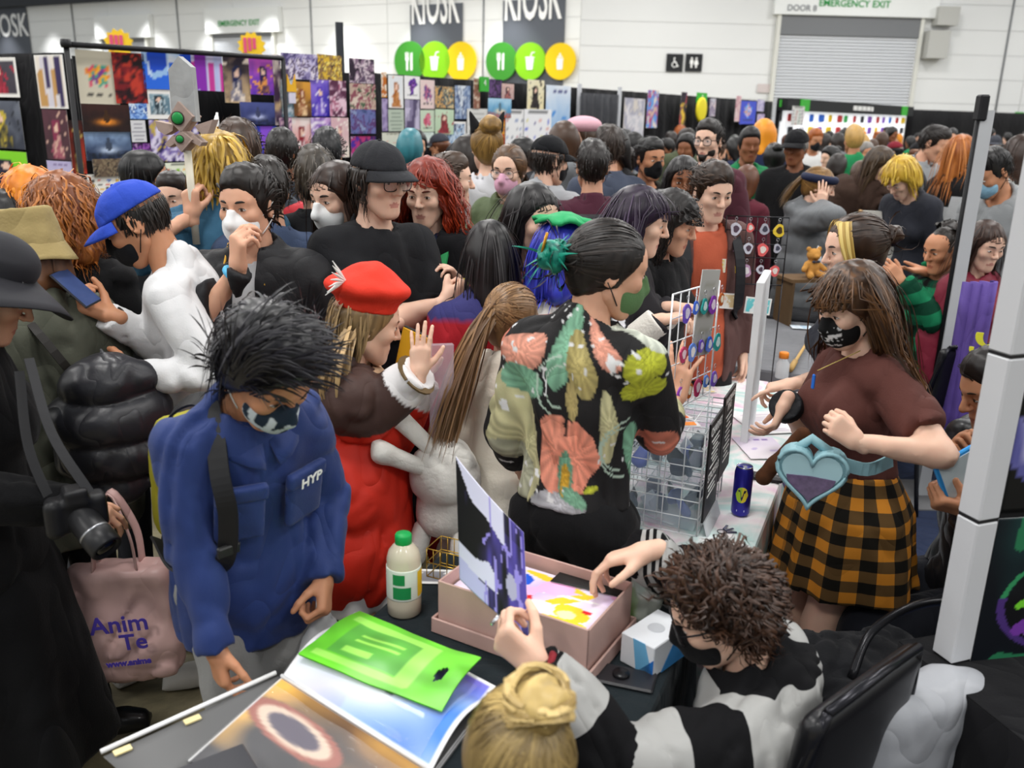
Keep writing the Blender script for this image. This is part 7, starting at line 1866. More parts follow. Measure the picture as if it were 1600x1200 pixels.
p=basic(Person('woman with long dark brown hair and a white respirator mask beside the cap man',at(527,312,3.25),128,'A',SK['fair'],sex='f',head=(20,8,0)),dict(col='#20140f',col2='#4a3226',style='down',length=0.36,thick=0.018,n=420,face=0.066),dict(m=cloth('#17171a'),name='coat',off=0.025,hem=0.2)); p.mask(mat('#eceeee',0.8,0.02),style='kn95',strap='#e8e8e8')
basic(Person('person in a slate blue tee between the white mask man and the grey-brown head',at(418,300,3.5),30,'B',SK['mid']),dict(col='#1c1612',style='short',length=0.05),dict(m=cloth('#3f4c66'),off=0.016,sleeve=0.6))

# 14 cap man with folded arms
p=Person('tall man in a black cap, glasses and black tee with folded arms',at(592,283,3.12),222,'A',SK['fair'],head=(4,6,0),g=1.05)
p.arm('L',t=p.k.C+p.k.Rc@V3(0.10,0.235,-0.085),hint=p.Wd((-1,0.25,-0.9))-p.loc,pose='relax',hd=p.Wd((1,-0.05,0.1))-p.loc,palm=p.Wd((0,-1,0))-p.loc)
p.arm('R',t=p.k.C+p.k.Rc@V3(-0.115,0.265,-0.03),hint=p.Wd((1,0.2,-0.9))-p.loc,pose='fist',hd=p.Wd((-0.9,0.0,0.35))-p.loc,palm=p.Wd((0,-1,0))-p.loc)
p.body(brow='#17100c'); p.hair('#14100e','#332822',style='down',length=0.10,under_hat=0.045,thick=0.014,curl=0.005,n=380,face=0.07); p.cap(mat('#25262a',0.85,0.1,12,0.3,140)); p.glasses(mat('#2a2a2e',0.3,0,metal=0.5))
p.top(mat('#131418',0.85,0.08,8,0.2,180),name='tee',off=0.014,sleeve=0.85,hem=0.12,amp=0.012,freq=7,sl_off=0.002,loose=0.0,neck=0.062); p.pants(cloth('#17181c')); p.shoes(mat('#1c1c1e'))
# 15 redhead
p=Person('woman with long curly red hair, navy floral top and dark cardigan',at(668,306,3.5),152,'A',SK['fair'],sex='f',head=(14,6,0),g=1.15)
p.arm('L',at(715,440,3.25),hint=(0.6,0.2,-1),pose='relax',palm=(0,0,-1)).arm('R',at(640,560,3.4)); p.body(brow='#5a2416')
p.hair('#5a160c','#b23e1e',style='down',length=0.40,curl=0.011,curlf=52,width=0.0032,thick=0.024,vol=1.15,n=1000,face=0.062,part=0.01)
def flo(v):n=noise3(v*55); return lin(np.where(n[:,None]>0.36,np.array([[0.75,0.76,0.85]]),np.where(n[:,None]<-0.42,np.array([[0.5,0.28,0.35]]),np.array([[0.11,0.14,0.24]]))))
p.top(vcol(0.85),name='floral_top',off=0.012,sleeve=0.4,hem=0.12,col=flo,vneck=0.10,h=0.009); p.top(cloth('#131316'),name='cardigan',off=0.026,sleeve=1.45,hem=0.18,open_=(0.07,0.07),amp=0.012); p.pants(cloth('#14151a')); p.shoes(mat('#1c1c1e'))
strap('green_strap',crom([p.k.C+V3(-0.12,-0.13,0.05),p.k.S['L']+V3(0.05,0.0,0.085),p.k.C+V3(-0.125,0.12,0.08),p.k.C+V3(-0.13,0.125,-0.12),p.k.W+V3(-0.17,0.02,0)],6),0.02,0.004,mat('#2f9a5a',0.6),p.root,(0,0.8,0.5))
band(p,'L',0.86,0.93,0.034,mat('#d0d23a',0.5))
# red and blue coat with the long black hair
p=Person('woman with long straight black hair in a wine-red lace dress',at(832,346,3.12),196,'A',SK['fair'],sex='f',head=(22,6,0)); p.body()
p.hair('#0d0b0c','#2a2426',style='down',length=0.52,thick=0.018,n=520,face=0.062,part=0.0)
def lace(v):n=noise3(v*70); return lin(np.where(np.abs(n[:,None])<0.22,np.array([[0.55,0.33,0.33]]),np.array([[0.22,0.10,0.12]])))
p.top(vcol(0.8),name='lace_dress',off=0.014,sleeve=1.9,hem=0.25,col=lace,h=0.009); p.skirt(cloth('#3a1c22'),length=0.5,flare=0.08); p.shoes(mat('#1c1c1e'))
p=Person('person in a red coat with a blue shoulder yoke behind the ponytail girl',at(764,402,2.94),12,'B',SK['fair'],sex='f',head=(10,8,0)).body()
def rb(v):c=np.where(v[:,2:3]>p.k.C[2]+0.125,np.array([[0.20,0.20,0.42]]),np.array([[0.66,0.11,0.16]])); return lin(c)
p.hair('#0d0b0c','#2a2426',style='down',length=0.3,n=420); p.top(vcol(0.8,0.2),name='coat',off=0.03,hem=0.5,amp=0.018,loose=0.05,col=rb,sleeve=1.9); p.pants(cloth('#22222a')); p.shoes(mat('#1c1c1e'))
# 21 blue wig with green hat
p=Person('person in a bright blue wig with a green leaf-edged hat and white costume',at(880,406,2.92),-30,'A',SK['fair'],sex='f',head=(-10,6,0)); p.body()
p.hair('#1c1f86','#4450d8',style='down',length=0.17,thick=0.022,n=620,vol=1.1); n=44; P_=np.zeros((n+1,5,3))
for i in range(n+1):
 a=2*math.pi*i/n
 for j in range(5):r=0.012+0.022*j+(0.012*math.sin(a*9) if j>2 else 0); P_[i,j]=V3(r*math.cos(a),r*1.1*math.sin(a)-0.01,0.155-0.008*j+(0.008*math.sin(a*7) if j>2 else 0))
ho=MB().grid(p.k.hp(P_.reshape(-1,3)).reshape(P_.shape),thick=0.012).build('green_hat',mat('#1f9a5c',0.6,0.1),p.root,True); Pt=P_[:,3:5]+V3(0,0,0.006); MB().grid(p.k.hp(Pt.reshape(-1,3)).reshape(Pt.shape),thick=0.004).build('lime_edge',mat('#a8d83a',0.6),ho,True)
p.top(cloth('#d8d4d0'),name='white_costume',off=0.018,hem=0.15,neck=0.075); sdf_obj('green_collar',[Torus(p.k.N+V3(0,-0.01,-0.03),0.115,0.028,Rx(0.2),k=0.0,ex=1.15)],0.009,mat('#2a9a5c',0.7,0.1),p.root); sdf_obj('yellow_collar_edge',[Torus(p.k.N+V3(0,-0.02,-0.05),0.15,0.014,Rx(0.2),k=0.0,ex=1.15)],0.008,mat('#d8d070',0.7,0.1),p.root); p.skirt(cloth('#d8d4d0'),length=0.4); p.shoes(mat('#e0e0e0'))

# 22 floral shirt
p=Person('person with a teal hair bun and a black shirt printed with large flowers',at(948,424,2.24),-24,'A',SK['mid'],sex='m',lean=4,head=(-52,14,0),g=0.92,wide=0.86)
p.arm('R',at(1056,622,2.50),hint=(-0.1,-0.5,-1),pose='spread',hd=(0.15,0.2,1),palm=(0.4,0.9,0)).arm('L',t=p.k.S['L']+V3(-0.07,0.16,-0.46),hint=(-0.8,-0.6,0))
p.body(brow='#14100e')
p.hair('#100d0c','#3a322e',style='back',length=0.20,gather=(-0.02,-0.115,0.005),thick=0.012,n=760,nape=-0.06,width=0.0026)
hb=p.k; rngb=np.random.default_rng(4); bc=V3(-0.02,-0.145,0.004)
hair_bun=solid([Ell(bc,(0.046,0.040,0.044),k=0)],0.005,disp=lambda P:(-0.006*np.sin(np.arctan2(P[:,2]-bc[2],P[:,0]-bc[0])*2+np.linalg.norm(P-bc,axis=1)*160+P[:,1]*120)).astype(np.float32))
N_=46; S_=8; st0=bc+unit_rows(rngb.normal(0,1,(N_,3)))*0.038; dv=unit_rows((st0-bc)*V3(1,1,1)/0.04+rngb.normal(0,0.5,(N_,3))+V3(0.35,0.35,-0.2)); tt_=np.linspace(0,1,S_)[None,:,None]; LL=(0.025+0.055*rngb.random((N_,1,1)))
PP=st0[:,None]+dv[:,None]*LL*tt_+V3(0,0,-0.5)[None,None]*(LL*tt_)**2*4
sv,sq=strands_mesh(PP,0.0042*np.clip(1.05-tt_[...,0]+0*LL[...,0],0.06,1)); hv=np.concatenate([hair_bun[0],sv]); fcx=np.concatenate([np.clip(0.4+0.6*noise3(hair_bun[0]*80),0,1),np.repeat(rngb.random(N_),S_*3)])
obj('teal_bun',raw_mesh('teal_bun',hb.hp(hv),np.concatenate([hair_bun[1],sq+len(hair_bun[0])]),hair_mat('#0c5a52','#1fa88c'),None,fcx),p.root)
MB().tube([hb.hp(bc+V3(-0.01,-0.03,-0.04)),hb.hp(bc+V3(0.02,-0.04,0.055))],[0.003,0.004],8).build('hair_stick',mat('#b8862a',0.3,0,metal=0.7),p.root,True)
p.mask(cloth('#5a7a50'),col=None,strap='#2a2a2a')
def floral(v):
 """large printed blossoms and leaves, laid out on the cloth"""
 k=p.k; q=(v-k.C); x=q[:,0]+0.25*0; z=q[:,2]; bk_=q[:,1]<0.05
 th=np.arctan2(q[:,0],-q[:,1]); X=th*0.17; Z=z
 wob=noise3(np.stack([X*9,Z*9,0*X],-1)); wob2=noise3(np.stack([X*22+3,Z*22,0*X],-1)); fine=noise3(np.stack([X*60,Z*60,0*X],-1))
 out=np.tile(np.array([0.095,0.09,0.095]),(len(v),1))
 def blob(cx,cz,rx,rz_,a,col,w=0.25,sh=0.18):
  dx,dz=X-cx,Z-cz; u_=dx*math.cos(a)+dz*math.sin(a); w_=-dx*math.sin(a)+dz*math.cos(a); r=np.sqrt((u_/rx)**2+(w_/rz_)**2)+w*wob+0.12*wob2; m=r<1
  out[m]=np.array(col)*(1-sh*r[m][:,None])*(1+0.10*np.sin(np.arctan2(w_,u_)[m]*14)[:,None])+0.02*fine[m][:,None]
 gr,pkc,cr_,lm,sal=(0.50,0.70,0.58),(0.91,0.63,0.54),(0.80,0.78,0.60),(0.74,0.76,0.22),(0.88,0.52,0.42)
 for a_ in ((-0.19,-0.13,0.075,0.16,0.15,cr_),(-0.20,-0.20,0.05,0.09,0.3,(0.72,0.72,0.62)),(-0.02,0.17,0.05,0.11,-0.3,gr),(0.05,0.11,0.045,0.10,0.5,(0.72,0.66,0.42)),(-0.17,0.13,0.055,0.04,0.2,pkc),(-0.16,0.05,0.06,0.035,-0.2,gr),(0.15,-0.03,0.03,0.10,0.15,cr_),(0.22,0.13,0.05,0.035,0.9,lm),(0.22,0.06,0.05,0.03,0.4,lm),(0.13,0.17,0.035,0.06,0.4,pkc),(0.27,-0.12,0.045,0.10,0.4,gr),(0.33,-0.17,0.04,0.09,0.2,sal),(0.0,-0.255,0.10,0.035,0.05,(0.72,0.72,0.74)),(0.28,0.20,0.06,0.05,0.1,(0.82,0.84,0.78)),(-0.33,0.0,0.06,0.1,0.2,pkc),(-0.30,0.16,0.05,0.07,0.5,sal),(0.42,0.02,0.06,0.11,0.3,cr_),(0.02,0.02,0.025,0.05,0.1,(0.75,0.68,0.45))):blob(*a_)
 blob(-0.035,-0.11,0.088,0.105,0,(0.93,0.60,0.50),0.16,0.10); blob(0.045,-0.13,0.085,0.10,0.15,(0.92,0.58,0.48),0.16,0.10)
 m=(np.abs(X-0.0)<0.007)&(Z>-0.07)&(Z<0.0); out[m]=(0.09,0.09,0.09)
 blob(0.005,-0.17,0.032,0.062,0.05,(0.45,0.66,0.54),0.08); blob(0.005,-0.185,0.018,0.045,0.0,(0.84,0.66,0.22),0.05); blob(0.05,-0.235,0.05,0.02,-0.4,gr); blob(0.11,-0.21,0.03,0.011,0.2,lm,0.05)
 for cx,cz,r0 in ((-0.03,0.06,0.055),(-0.045,0.06,0.075),(0.20,-0.10,0.06),(0.215,-0.10,0.08)):
  rr=np.sqrt((X-cx)**2+(Z-cz)**2); m=(np.abs(rr-r0)<0.0028)&(X<cx+0.01); out[m]=(0.66,0.74,0.68)
 m=(fine>0.72)&(wob<-0.05); out[m]=(0.85,0.85,0.85)
 return lin(np.clip(out,0,1))
p.top(vcol(0.75,0.15),name='floral_shirt',off=0.018,sleeve=1.5,hem=-0.05,amp=0.012,freq=6.5,loose=0.0,neck=0.06,collar=0.03,sl_off=0.010,col=floral,h=0.0062,sm=1)
p.pants(cloth('#141416'),off=0.018,wide=0.02,h=0.012); p.shoes(mat('#1c1c1e'))

# 23 girl with the long ponytail and rabbit bag
p=Person('girl with a long light brown ponytail and a cream coat seen from behind',at(800,503,2.62),-18,'A',SK['fair'],sex='f',head=(-14,6,0)); p.body()
p.hair('#5a3f26','#a8825a',style='back',length=0.18,gather=(-0.015,-0.10,0.05),tail=0.50,tail_dir=(-0.15,-0.35,-1),thick=0.012,n=620,nape=-0.06,width=0.0034); MB().lathe([(0.014,-0.006),(0.016,0.0),(0.014,0.006)],12,p.k.hp((-0.015,-0.105,0.055))).build('hair_tie',mat('#c8485a',0.6),p.root,True)
p.top(mat('#ddd6c8',0.85,0.06,8,0.3),name='cream_coat',off=0.024,hem=0.22,amp=0.016,loose=0.03); p.skirt(mat('#e6dcd4',0.85,0.05),length=0.5,flare=0.1,pleats=14); p.shoes(mat('#c8b8a8'))
o=empty('rabbit_backpack',p.Wd(p.k.C+V3(-0.11,-0.22,-0.13)),-18*D2R,'white plush rabbit backpack with long ears','backpack'); wp=mat('#dcd9d2',0.95,0.05,20,0.5,90)
sdf_obj('plush_body',[Ell((0,0,0),(0.105,0.085,0.12),k=0.04),Ell((0,0,-0.13),(0.085,0.07,0.07),k=0.04)],0.010,wp,o,disp=folds(0.008,12,5))
for a_,b_ in (((-0.03,-0.03,0.09),(-0.13,-0.07,0.20)),((-0.05,-0.06,0.04),(-0.14,-0.13,0.10))):sdf_obj('rabbit_ear',[Cone(a_,b_,0.024,0.03,k=0.0),Cone(b_,np.array(b_)+V3(-0.02,0,0.03),0.03,0.012,k=0.02)],0.007,wp,o)
for sx in (-1,1):sdf_obj('plush_leg',[Cone((sx*0.06,-0.03,-0.17),(sx*0.075,-0.06,-0.25),0.03,0.034,k=0)],0.008,wp,o)

# 24 girl with the red beret
p=Person('girl in a red beret and long red coat with brown shoulders seen in profile',at(570,508,2.50),-70,'A',SK['fair'],sex='f',lean=4,head=(2,14,0),g=1.1,big=1.04)
p.arm('L',at(655,582,2.36),hint=(-0.3,-0.5,-1),pose='flat',hd=(0.05,0.05,1),palm=(0,0.9,0)).arm('R',at(660,590,2.54),hint=(0,0.5,-1),pose='flat',hd=(0,-0.1,1),palm=(0,-1,0))
p.body(brow='#6a4a30'); p.hair('#5e4a30','#c0a070',style='down',length=0.10,thick=0.012,under_hat=0.06,n=420,face=0.05,front=-0.025,width=0.003)
for sg,dx in ((1,0.0),(-1,0.0)):
 g0=V3(sg*0.07,-0.055,-0.02); N_=60; st0=g0+rngb.normal(0,0.012,(N_,3)); t_=np.linspace(0,1,10)[None,:,None]; dn=p.k.Rh.T@V3(0,-0.12,-1)
 PP=st0[:,None]+(dn*0.26+V3(sg*0.02,0,0))[None,None]*t_+rngb.normal(0,0.02,(N_,1,3))*np.sin(t_*3)+V3(sg*0.045,-0.05,0)[None,None]*np.sin(t_*2.6)
 sv,sq=strands_mesh(PP,0.0052*np.clip((1.05-t_[...,0])*2,0.06,1)+np.zeros((N_,10))); obj('pigtail',raw_mesh('pigtail',p.k.hp(sv),sq,hair_mat('#6e5636','#c8a878'),None,np.repeat(rngb.random(N_),30)),p.root)
hsolid(p.k,'beret',[Ell((-0.0,-0.015,0.118),(0.128,0.135,0.046),Rx(0.10),k=0.0),Cone((0,-0.008,0.06),(0,-0.008,0.10),0.094,0.10,k=0.02)],0.0065,mat('#d8321e',0.75,0.06,10,0.2,160),p.root,[Plane((0,0,0.052),(0,0.05,-1))],(),lambda P:(0.003*noise3(P*30)).astype(np.float32))
for k_ in range(7):a_=k_*0.4-1.2; MB().tube(p.k.hp(np.array([(0.06,-0.10,0.13),(0.075+0.02*math.cos(a_),-0.135,0.135+0.03*math.sin(a_)),(0.085+0.04*math.cos(a_),-0.16,0.135+0.055*math.sin(a_))])),[0.003,0.004,0.001],5).build('feather',mat('#e8e6e2',0.8),p.root,True)
def redc(v):
 k=p.k; q=v-k.C; c=np.tile(np.array([0.80,0.17,0.10]),(len(v),1)); m=(q[:,2]>0.05+0.04*np.cos(np.arctan2(q[:,0],q[:,1])*2)); c[m]=(0.27,0.19,0.17)
 for sd in 'RL':
  ax=unit(k.Wr[sd]-k.E[sd]); t=(v-k.E[sd])@ax/np.linalg.norm(k.Wr[sd]-k.E[sd]); m=(np.linalg.norm(v-k.Wr[sd],axis=1)<0.11)&(t>0.62); c[m]=(0.93,0.92,0.92)
 return lin(c)
p.top(vcol(0.6,0.1),name='red_coat',off=0.026,hem=0.22,amp=0.013,loose=0.075,col=redc,sl_off=0.012,h=0.0085,collar=0.02)
k=p.k; sdf_obj('scarf',[Torus(k.N+V3(0,0.005,0.0),0.075,0.028,Rx(-0.2),k=0),Cone(k.N+V3(-0.05,0.07,-0.01),k.C+V3(-0.03,0.17,-0.02),0.032,0.026,k=0.02)],0.008,mat('#c8a888',0.9,0.12,14,0.4),p.root,disp=folds(0.006,18,2))
p.skirt(mat('#e0dedd',0.85,0.05),name='white_petticoat',length=0.30,flare=0.07,pleats=10,amp=0.012,h=0.010); p.shoes(mat('#141416',0.4),boot=0.24,sole='#1c1c1c')
# coat edging and pocket
sdf_obj('coat_pocket',[Box(k.P0+V3(-0.205,0.05,-0.02),(0.012,0.055,0.06),Rz(0.15),rnd=0.01)],0.006,mat('#c02a18',0.6,0.05),p.root); MB().tube(crom([k.P0+V3(-0.224,0.0,0.03),k.P0+V3(-0.224,0.02,-0.08),k.P0+V3(-0.222,0.09,-0.085),k.P0+V3(-0.214,0.11,0.03)],5),0.0035,6).build('gold_braid',mat('#c8923a',0.5),p.root,True)
t_=np.linspace(0,2*math.pi,40,endpoint=False)
o=strap('cuff_band',np.array([k.E['L']+(k.Wr['L']-k.E['L'])*0.94+0.044*(math.cos(a)*unit(np.cross(k.Wr['L']-k.E['L'],(0,0,1)))+math.sin(a)*unit(np.cross(k.Wr['L']-k.E['L'],np.cross(k.Wr['L']-k.E['L'],(0,0,1))))) for a in np.linspace(0,2*math.pi,18)]),0.022,0.003,mat('#6a5638',0.6),p.root,unit(k.Wr['L']-k.E['L']))
BG=p
sb=empty('satchel',p.Wd(k.P0+V3(-0.10,-0.26,0.06)),-74*D2R,'brown leather satchel with gold edging behind the red coat','satchel'); MB().box((-0.04,-0.12,-0.13),(0.04,0.12,0.10),Rx(0.35),bev=0.02).build('bag_body',mat('#5a3416',0.5,0.15,12),sb); MB().box((-0.046,-0.125,-0.02),(-0.036,0.125,0.105),Rx(0.35),bev=0.004).build('flap',mat('#6a3e1a',0.5,0.15,12),sb)
MB().tube((np.array([(-0.048,-0.12,0.09),(-0.048,-0.12,-0.12),(-0.048,0.12,-0.12),(-0.048,0.12,0.09)])@Rx(0.35).T),0.005,6).build('gold_edging',mat('#c8923a',0.5),sb,True); strap('shoulder_strap',crom([V3(0,0.1,0.10),V3(0.05,0.16,0.3),V3(0.10,0.26,0.48)],5),0.012,0.003,mat('#4a2c14',0.5),sb,(-1,0,0))
o=empty('yellow_notebook',at(645,548,2.45),-0.5,'mustard yellow notebook held by the girl in the red beret','notebook'); MB().box((-0.045,-0.008,-0.06),(0.045,0.008,0.06),Ry(0.25),bev=0.003).build('cover',mat('#d8a020',0.5,0.05),o); MB().box((-0.042,-0.0055,-0.057),(0.047,0.0055,0.062),Ry(0.25)).build('pages',mat('#2c2a28',0.8),o)
o=empty('clear_bag',at(690,600,2.42),0.2,'tall clear plastic sleeve hanging beside the rabbit backpack','bag'); MB().box((-0.035,-0.006,-0.22),(0.035,0.006,0.12),bev=0.004).build('sleeve',clear_mat('#d8c8d4',0.35,0.1),o)
# 25, 26 the pair at the charm racks
p=Person('woman with long dark purple hair in a black and white tracksuit at the charm racks',at(998,348,3.25),-100,'A',SK['fair'],sex='f',head=(-6,12,0)); p.arm('R',at(1030,500,2.98),hint=(-0.4,-0.3,-1),pose='relax',hd=(0.8,0.2,0.1)).arm('L',at(1050,480,3.2),hint=(0,0.5,-1),pose='grip',hd=(1,0,0)).body()
p.hair('#150c1a','#3a2444',style='down',length=0.46,thick=0.018,n=620,bangs=True,face=0.058)
def trk(v):q=v-p.k.C; c=np.tile(np.array([0.075,0.06,0.085]),(len(v),1)); m=(np.abs(np.arctan2(q[:,0],-q[:,1])-0.9)<0.12)|(np.abs(np.arctan2(q[:,0],-q[:,1])-1.6)<0.08); m &= q[:,2]<0.1; c[m]=(0.86,0.86,0.88); return lin(c)
p.top(vcol(0.75),name='track_jacket',off=0.02,hem=0.12,col=trk,h=0.009); p.pants(cloth('#1c1a20')); p.shoes(mat('#e0e0e0'))
for sd in 'RL':band(p,sd,0.45,0.97,0.052,mat('#dcd8d0',0.95,0.06,40,0.8,120),'fluffy_cuff')
p=basic(Person('person with dark curly shoulder-length hair in a black track jacket with white piping',at(1048,350,3.55),-130,'A',SK['mid'],sex='f',head=(10,16,0)),dict(col='#0e0b0b',col2='#2e2624',style='down',length=0.26,curl=0.009,thick=0.022,n=460,bangs=True,face=0.05),dict(m=cloth('#131315'),name='track_jacket',off=0.024,hem=0.12,collar=0.03))
for sd in 'RL':MB().tube(crom([p.k.N+p.k.Rc@V3(0.07 if sd=='R' else -0.07,0,0.02),p.k.S[sd]+V3(0,0,0.088),p.k.E[sd]+V3(0.06 if sd=='R' else -0.06,-0.03,0.0),p.k.Wr[sd]+V3(0.045 if sd=='R' else -0.045,-0.01,0.02)],6),0.008,6).build('white_piping',mat('#e0e0e0',0.7),p.root,True)
# 27 man in the rust tee
p=Person('young man with brown hair in a rust-red tee and open brown jacket',at(1112,302,3.95),192,'A',SK['fair'],head=(4,14,0),g=1.02); p.body(brow='#2c1c12'); p.hair('#1e140e','#4a3424',style='short',length=0.07,thick=0.018,n=520,part=0.03)
p.top(mat('#b4573c',0.85,0.12,7,0.2),name='tee',off=0.012,sleeve=0.4,hem=0.15); p.top(mat('#5a3f3c',0.85,0.1,8,0.2),name='jacket',off=0.026,hem=0.16,open_=(0.075,0.10),amp=0.014); p.pants(cloth('#1f1c1e')); p.shoes(mat('#202020'))
for sg in (-1,1):strap('backpack_strap',crom([p.k.C+V3(sg*0.12,-0.13,0.05),p.k.S['R' if sg>0 else 'L']+V3(-sg*0.05,0,0.09),p.k.C+V3(sg*0.125,0.135,0.07),p.k.C+V3(sg*0.135,0.14,-0.14),p.k.W+V3(sg*0.17,0.02,0)],6),0.022,0.004,mat('#1c1c20',0.6),p.root,(0,0.8,0.5))

# 32 seller in the brown tee and check skirt
p=Person('stall seller with brown fringe, black mask, brown tee and orange check skirt',at(1332,478,2.46),100,'A',SK['fair'],sex='f',head=(12,22,0),g=1.16,lean=3)
p.arm('L',at(1338,690,2.16),hint=(1,-0.35,-0.3),pose='grip',hd=(-0.5,0.1,0.35),palm=(0.3,0.8,-0.4)).arm('R',at(1226,632,2.50),hint=(0.4,0.6,-0.8),pose='relax',hd=(-0.35,-0.1,-0.9),palm=(-0.7,0.3,0))
p.body(brow='#2a1a12'); p.hair('#24160f','#6e4a2a',style='down',length=0.46,bangs=True,thick=0.018,n=1000,face=0.06,front=0.0,curl=0.004,curlf=25,fac=lambda v,f:np.where(noise3(np.stack([np.arctan2(v[:,0],-v[:,1]+0.02)*9,v[:,0]*20,0*v[:,0]],-1))>0.42,np.minimum(1,f+0.55),f*0.75))
def blkm(v):n=noise3(v*V3(95,40,70)+2); r=(v[:,2]>-0.085)&(v[:,2]<-0.02)&(np.abs(v[:,0])<0.045)&(np.abs(np.sin(v[:,2]*90))>0.35); return lin(np.where(((np.abs(n)<0.14)&r)[:,None],np.array([[0.85,0.85,0.85]]),np.array([[0.06,0.06,0.065]])))
face_mask(p.k,p.root,'A',vcol(0.8),'cloth',blkm)
p.top(mat('#59332d',0.85,0.08,8,0.2,180),name='tee',off=0.010,sleeve=0.70,hem=-0.105,amp=0.010,sl_off=0.002,neck=0.064); p.skirt(plaid_mat('#c07c28','#5a4326','#15130f',15.0),length=0.27,flare=0.055,pleats=9,amp=0.012,top_z=0.14,uvp=uvp_fn(p.k),h=0.010); p.shoes(mat('#e0dcd4',0.7))
SE=p
k=p.k; band(p,'R',0.84,1.0,0.05,mat('#15161a',0.7,0.2,30,0.8,60),'scrunchie')
MB().box((-0.006,-0.004,-0.024),(0.006,0.004,0.02),bev=0.003,c=k.C+k.Rc@V3(-0.03,0.165,0.10)).build('blue_pendant',mat('#2c6fd0',0.3,0.05),p.root)
MB().tube(crom([k.N+k.Rc@V3(-0.06,0.05,0.02),k.C+k.Rc@V3(-0.03,0.155,0.13)],4),0.0015,5).build('pendant_cord',mat('#c8b060',0.5),p.root,True)
# heart bag on her hip
hb_=empty('heart_bag',at(1268,738,2.20),-0.35,'pale turquoise heart-shaped bag with a clear window','bag'); tq=mat('#8fb9c2',0.55,0.06,12,0.1)
hp_=[(0.09*0.062*16*math.sin(t)**3/1.0,0.0056*(13*math.cos(t)-5*math.cos(2*t)-2*math.cos(3*t)-math.cos(4*t))) for t in np.linspace(0,2*math.pi,40,endpoint=False)]
MB().prism(hp_,0.06,c=(0,-0.02,0)).build('heart_shell',tq,hb_); MB().prism([(x*0.86,z*0.86) for x,z in hp_],0.006,c=(0,-0.026,0)).build('heart_panel',mat('#a9ccd3',0.35,0.05),hb_)
MB().prism([(x*0.70,z*0.62-0.018) for x,z in hp_ if z<0.03],0.004,c=(0,-0.030,0)).build('clear_window',mat('#6a5a78',0.2,0.5,60,coat=0.6),hb_)
tt2=np.array([(x,-0.026,z) for x,z in hp_]); MB().tube(tt2,0.006,6,closed=True).build('heart_rim',tq,hb_,True)
strap('waist_strap',crom([V3(0.07,0.02,0.03),V3(0.14,0.03,0.02),V3(0.2,0.1,0.03)],4),0.018,0.003,tq,hb_,(0,-1,0)); MB().tube([(-0.05,0.02,0.05),(-0.01,0.03,0.085),(0.05,0.02,0.05)],0.014,8).build('top_handle',tq,hb_,True)
o=empty('patterned_strap',at(1222,715,2.30),0,'brown patterned plush strap hanging beside the heart bag','strap'); sdf_obj('plush_strap',[Cone((0.05,0,0.07),(-0.02,0,-0.02),0.022,0.018,k=0),Cone((-0.02,0,-0.02),(-0.045,0,-0.06),0.018,0.024,k=0.02)],0.007,mat('#4a2a14',0.9,0.7,45),o)
# 33 second seller with the blond streak
p=Person('seated seller with brown hair in a bun and a blond front streak',at(1336,392,3.1),92,'A',SK['fair'],sex='f',head=(0,10,0),H=1.66,sit=True,g=1.0); p.arm('R',at(1236,600,3.0),hint=(0.6,0.2,-0.9),pose='point',hd=(-0.95,0.0,-0.2),palm=(0,0,-1)).arm('L',at(1290,640,2.95)).body(brow='#2a1a12')
p.hair('#241710','#4c3424',style='back',length=0.16,gather=(0.0,-0.12,0.03),bangs=False,thick=0.014,n=560,bun=(0.0,-0.135,0.035,0.04),fac=lambda v,f:np.where((v[:,1]>0.035)&(v[:,1]<0.075)&(v[:,2]>0.01),1.6,f*0.8))
N_=70; st0=np.stack([rngb.uniform(-0.075,0.075,N_),rngb.uniform(0.03,0.06,N_),np.full(N_,0.115)],1); t_=np.linspace(0,1,9)[None,:,None]; sgn=np.sign(st0[:,0])[:,None,None]
PP=st0[:,None]*V3(0.6,1,1)+np.concatenate([sgn*0.05*np.sin(t_*1.5),0.012*np.sin(t_*3)+0*sgn,-0.15*t_**1.3+0*sgn],2); sv,sq=strands_mesh(PP,0.006*np.clip((1.05-t_[...,0])*2,0.06,1)+np.zeros((N_,9))); obj('blond_streak',raw_mesh('blond_streak',p.k.hp(sv),sq,hair_mat('#a8843a','#e8cf80'),None,np.repeat(rngb.random(N_),27)),p.root)
p.top(cloth('#2a2c34'),off=0.016,sleeve=0.6,hem=0.1); p.pants(cloth('#22242c')); p.shoes(mat('#2a2a2a'))
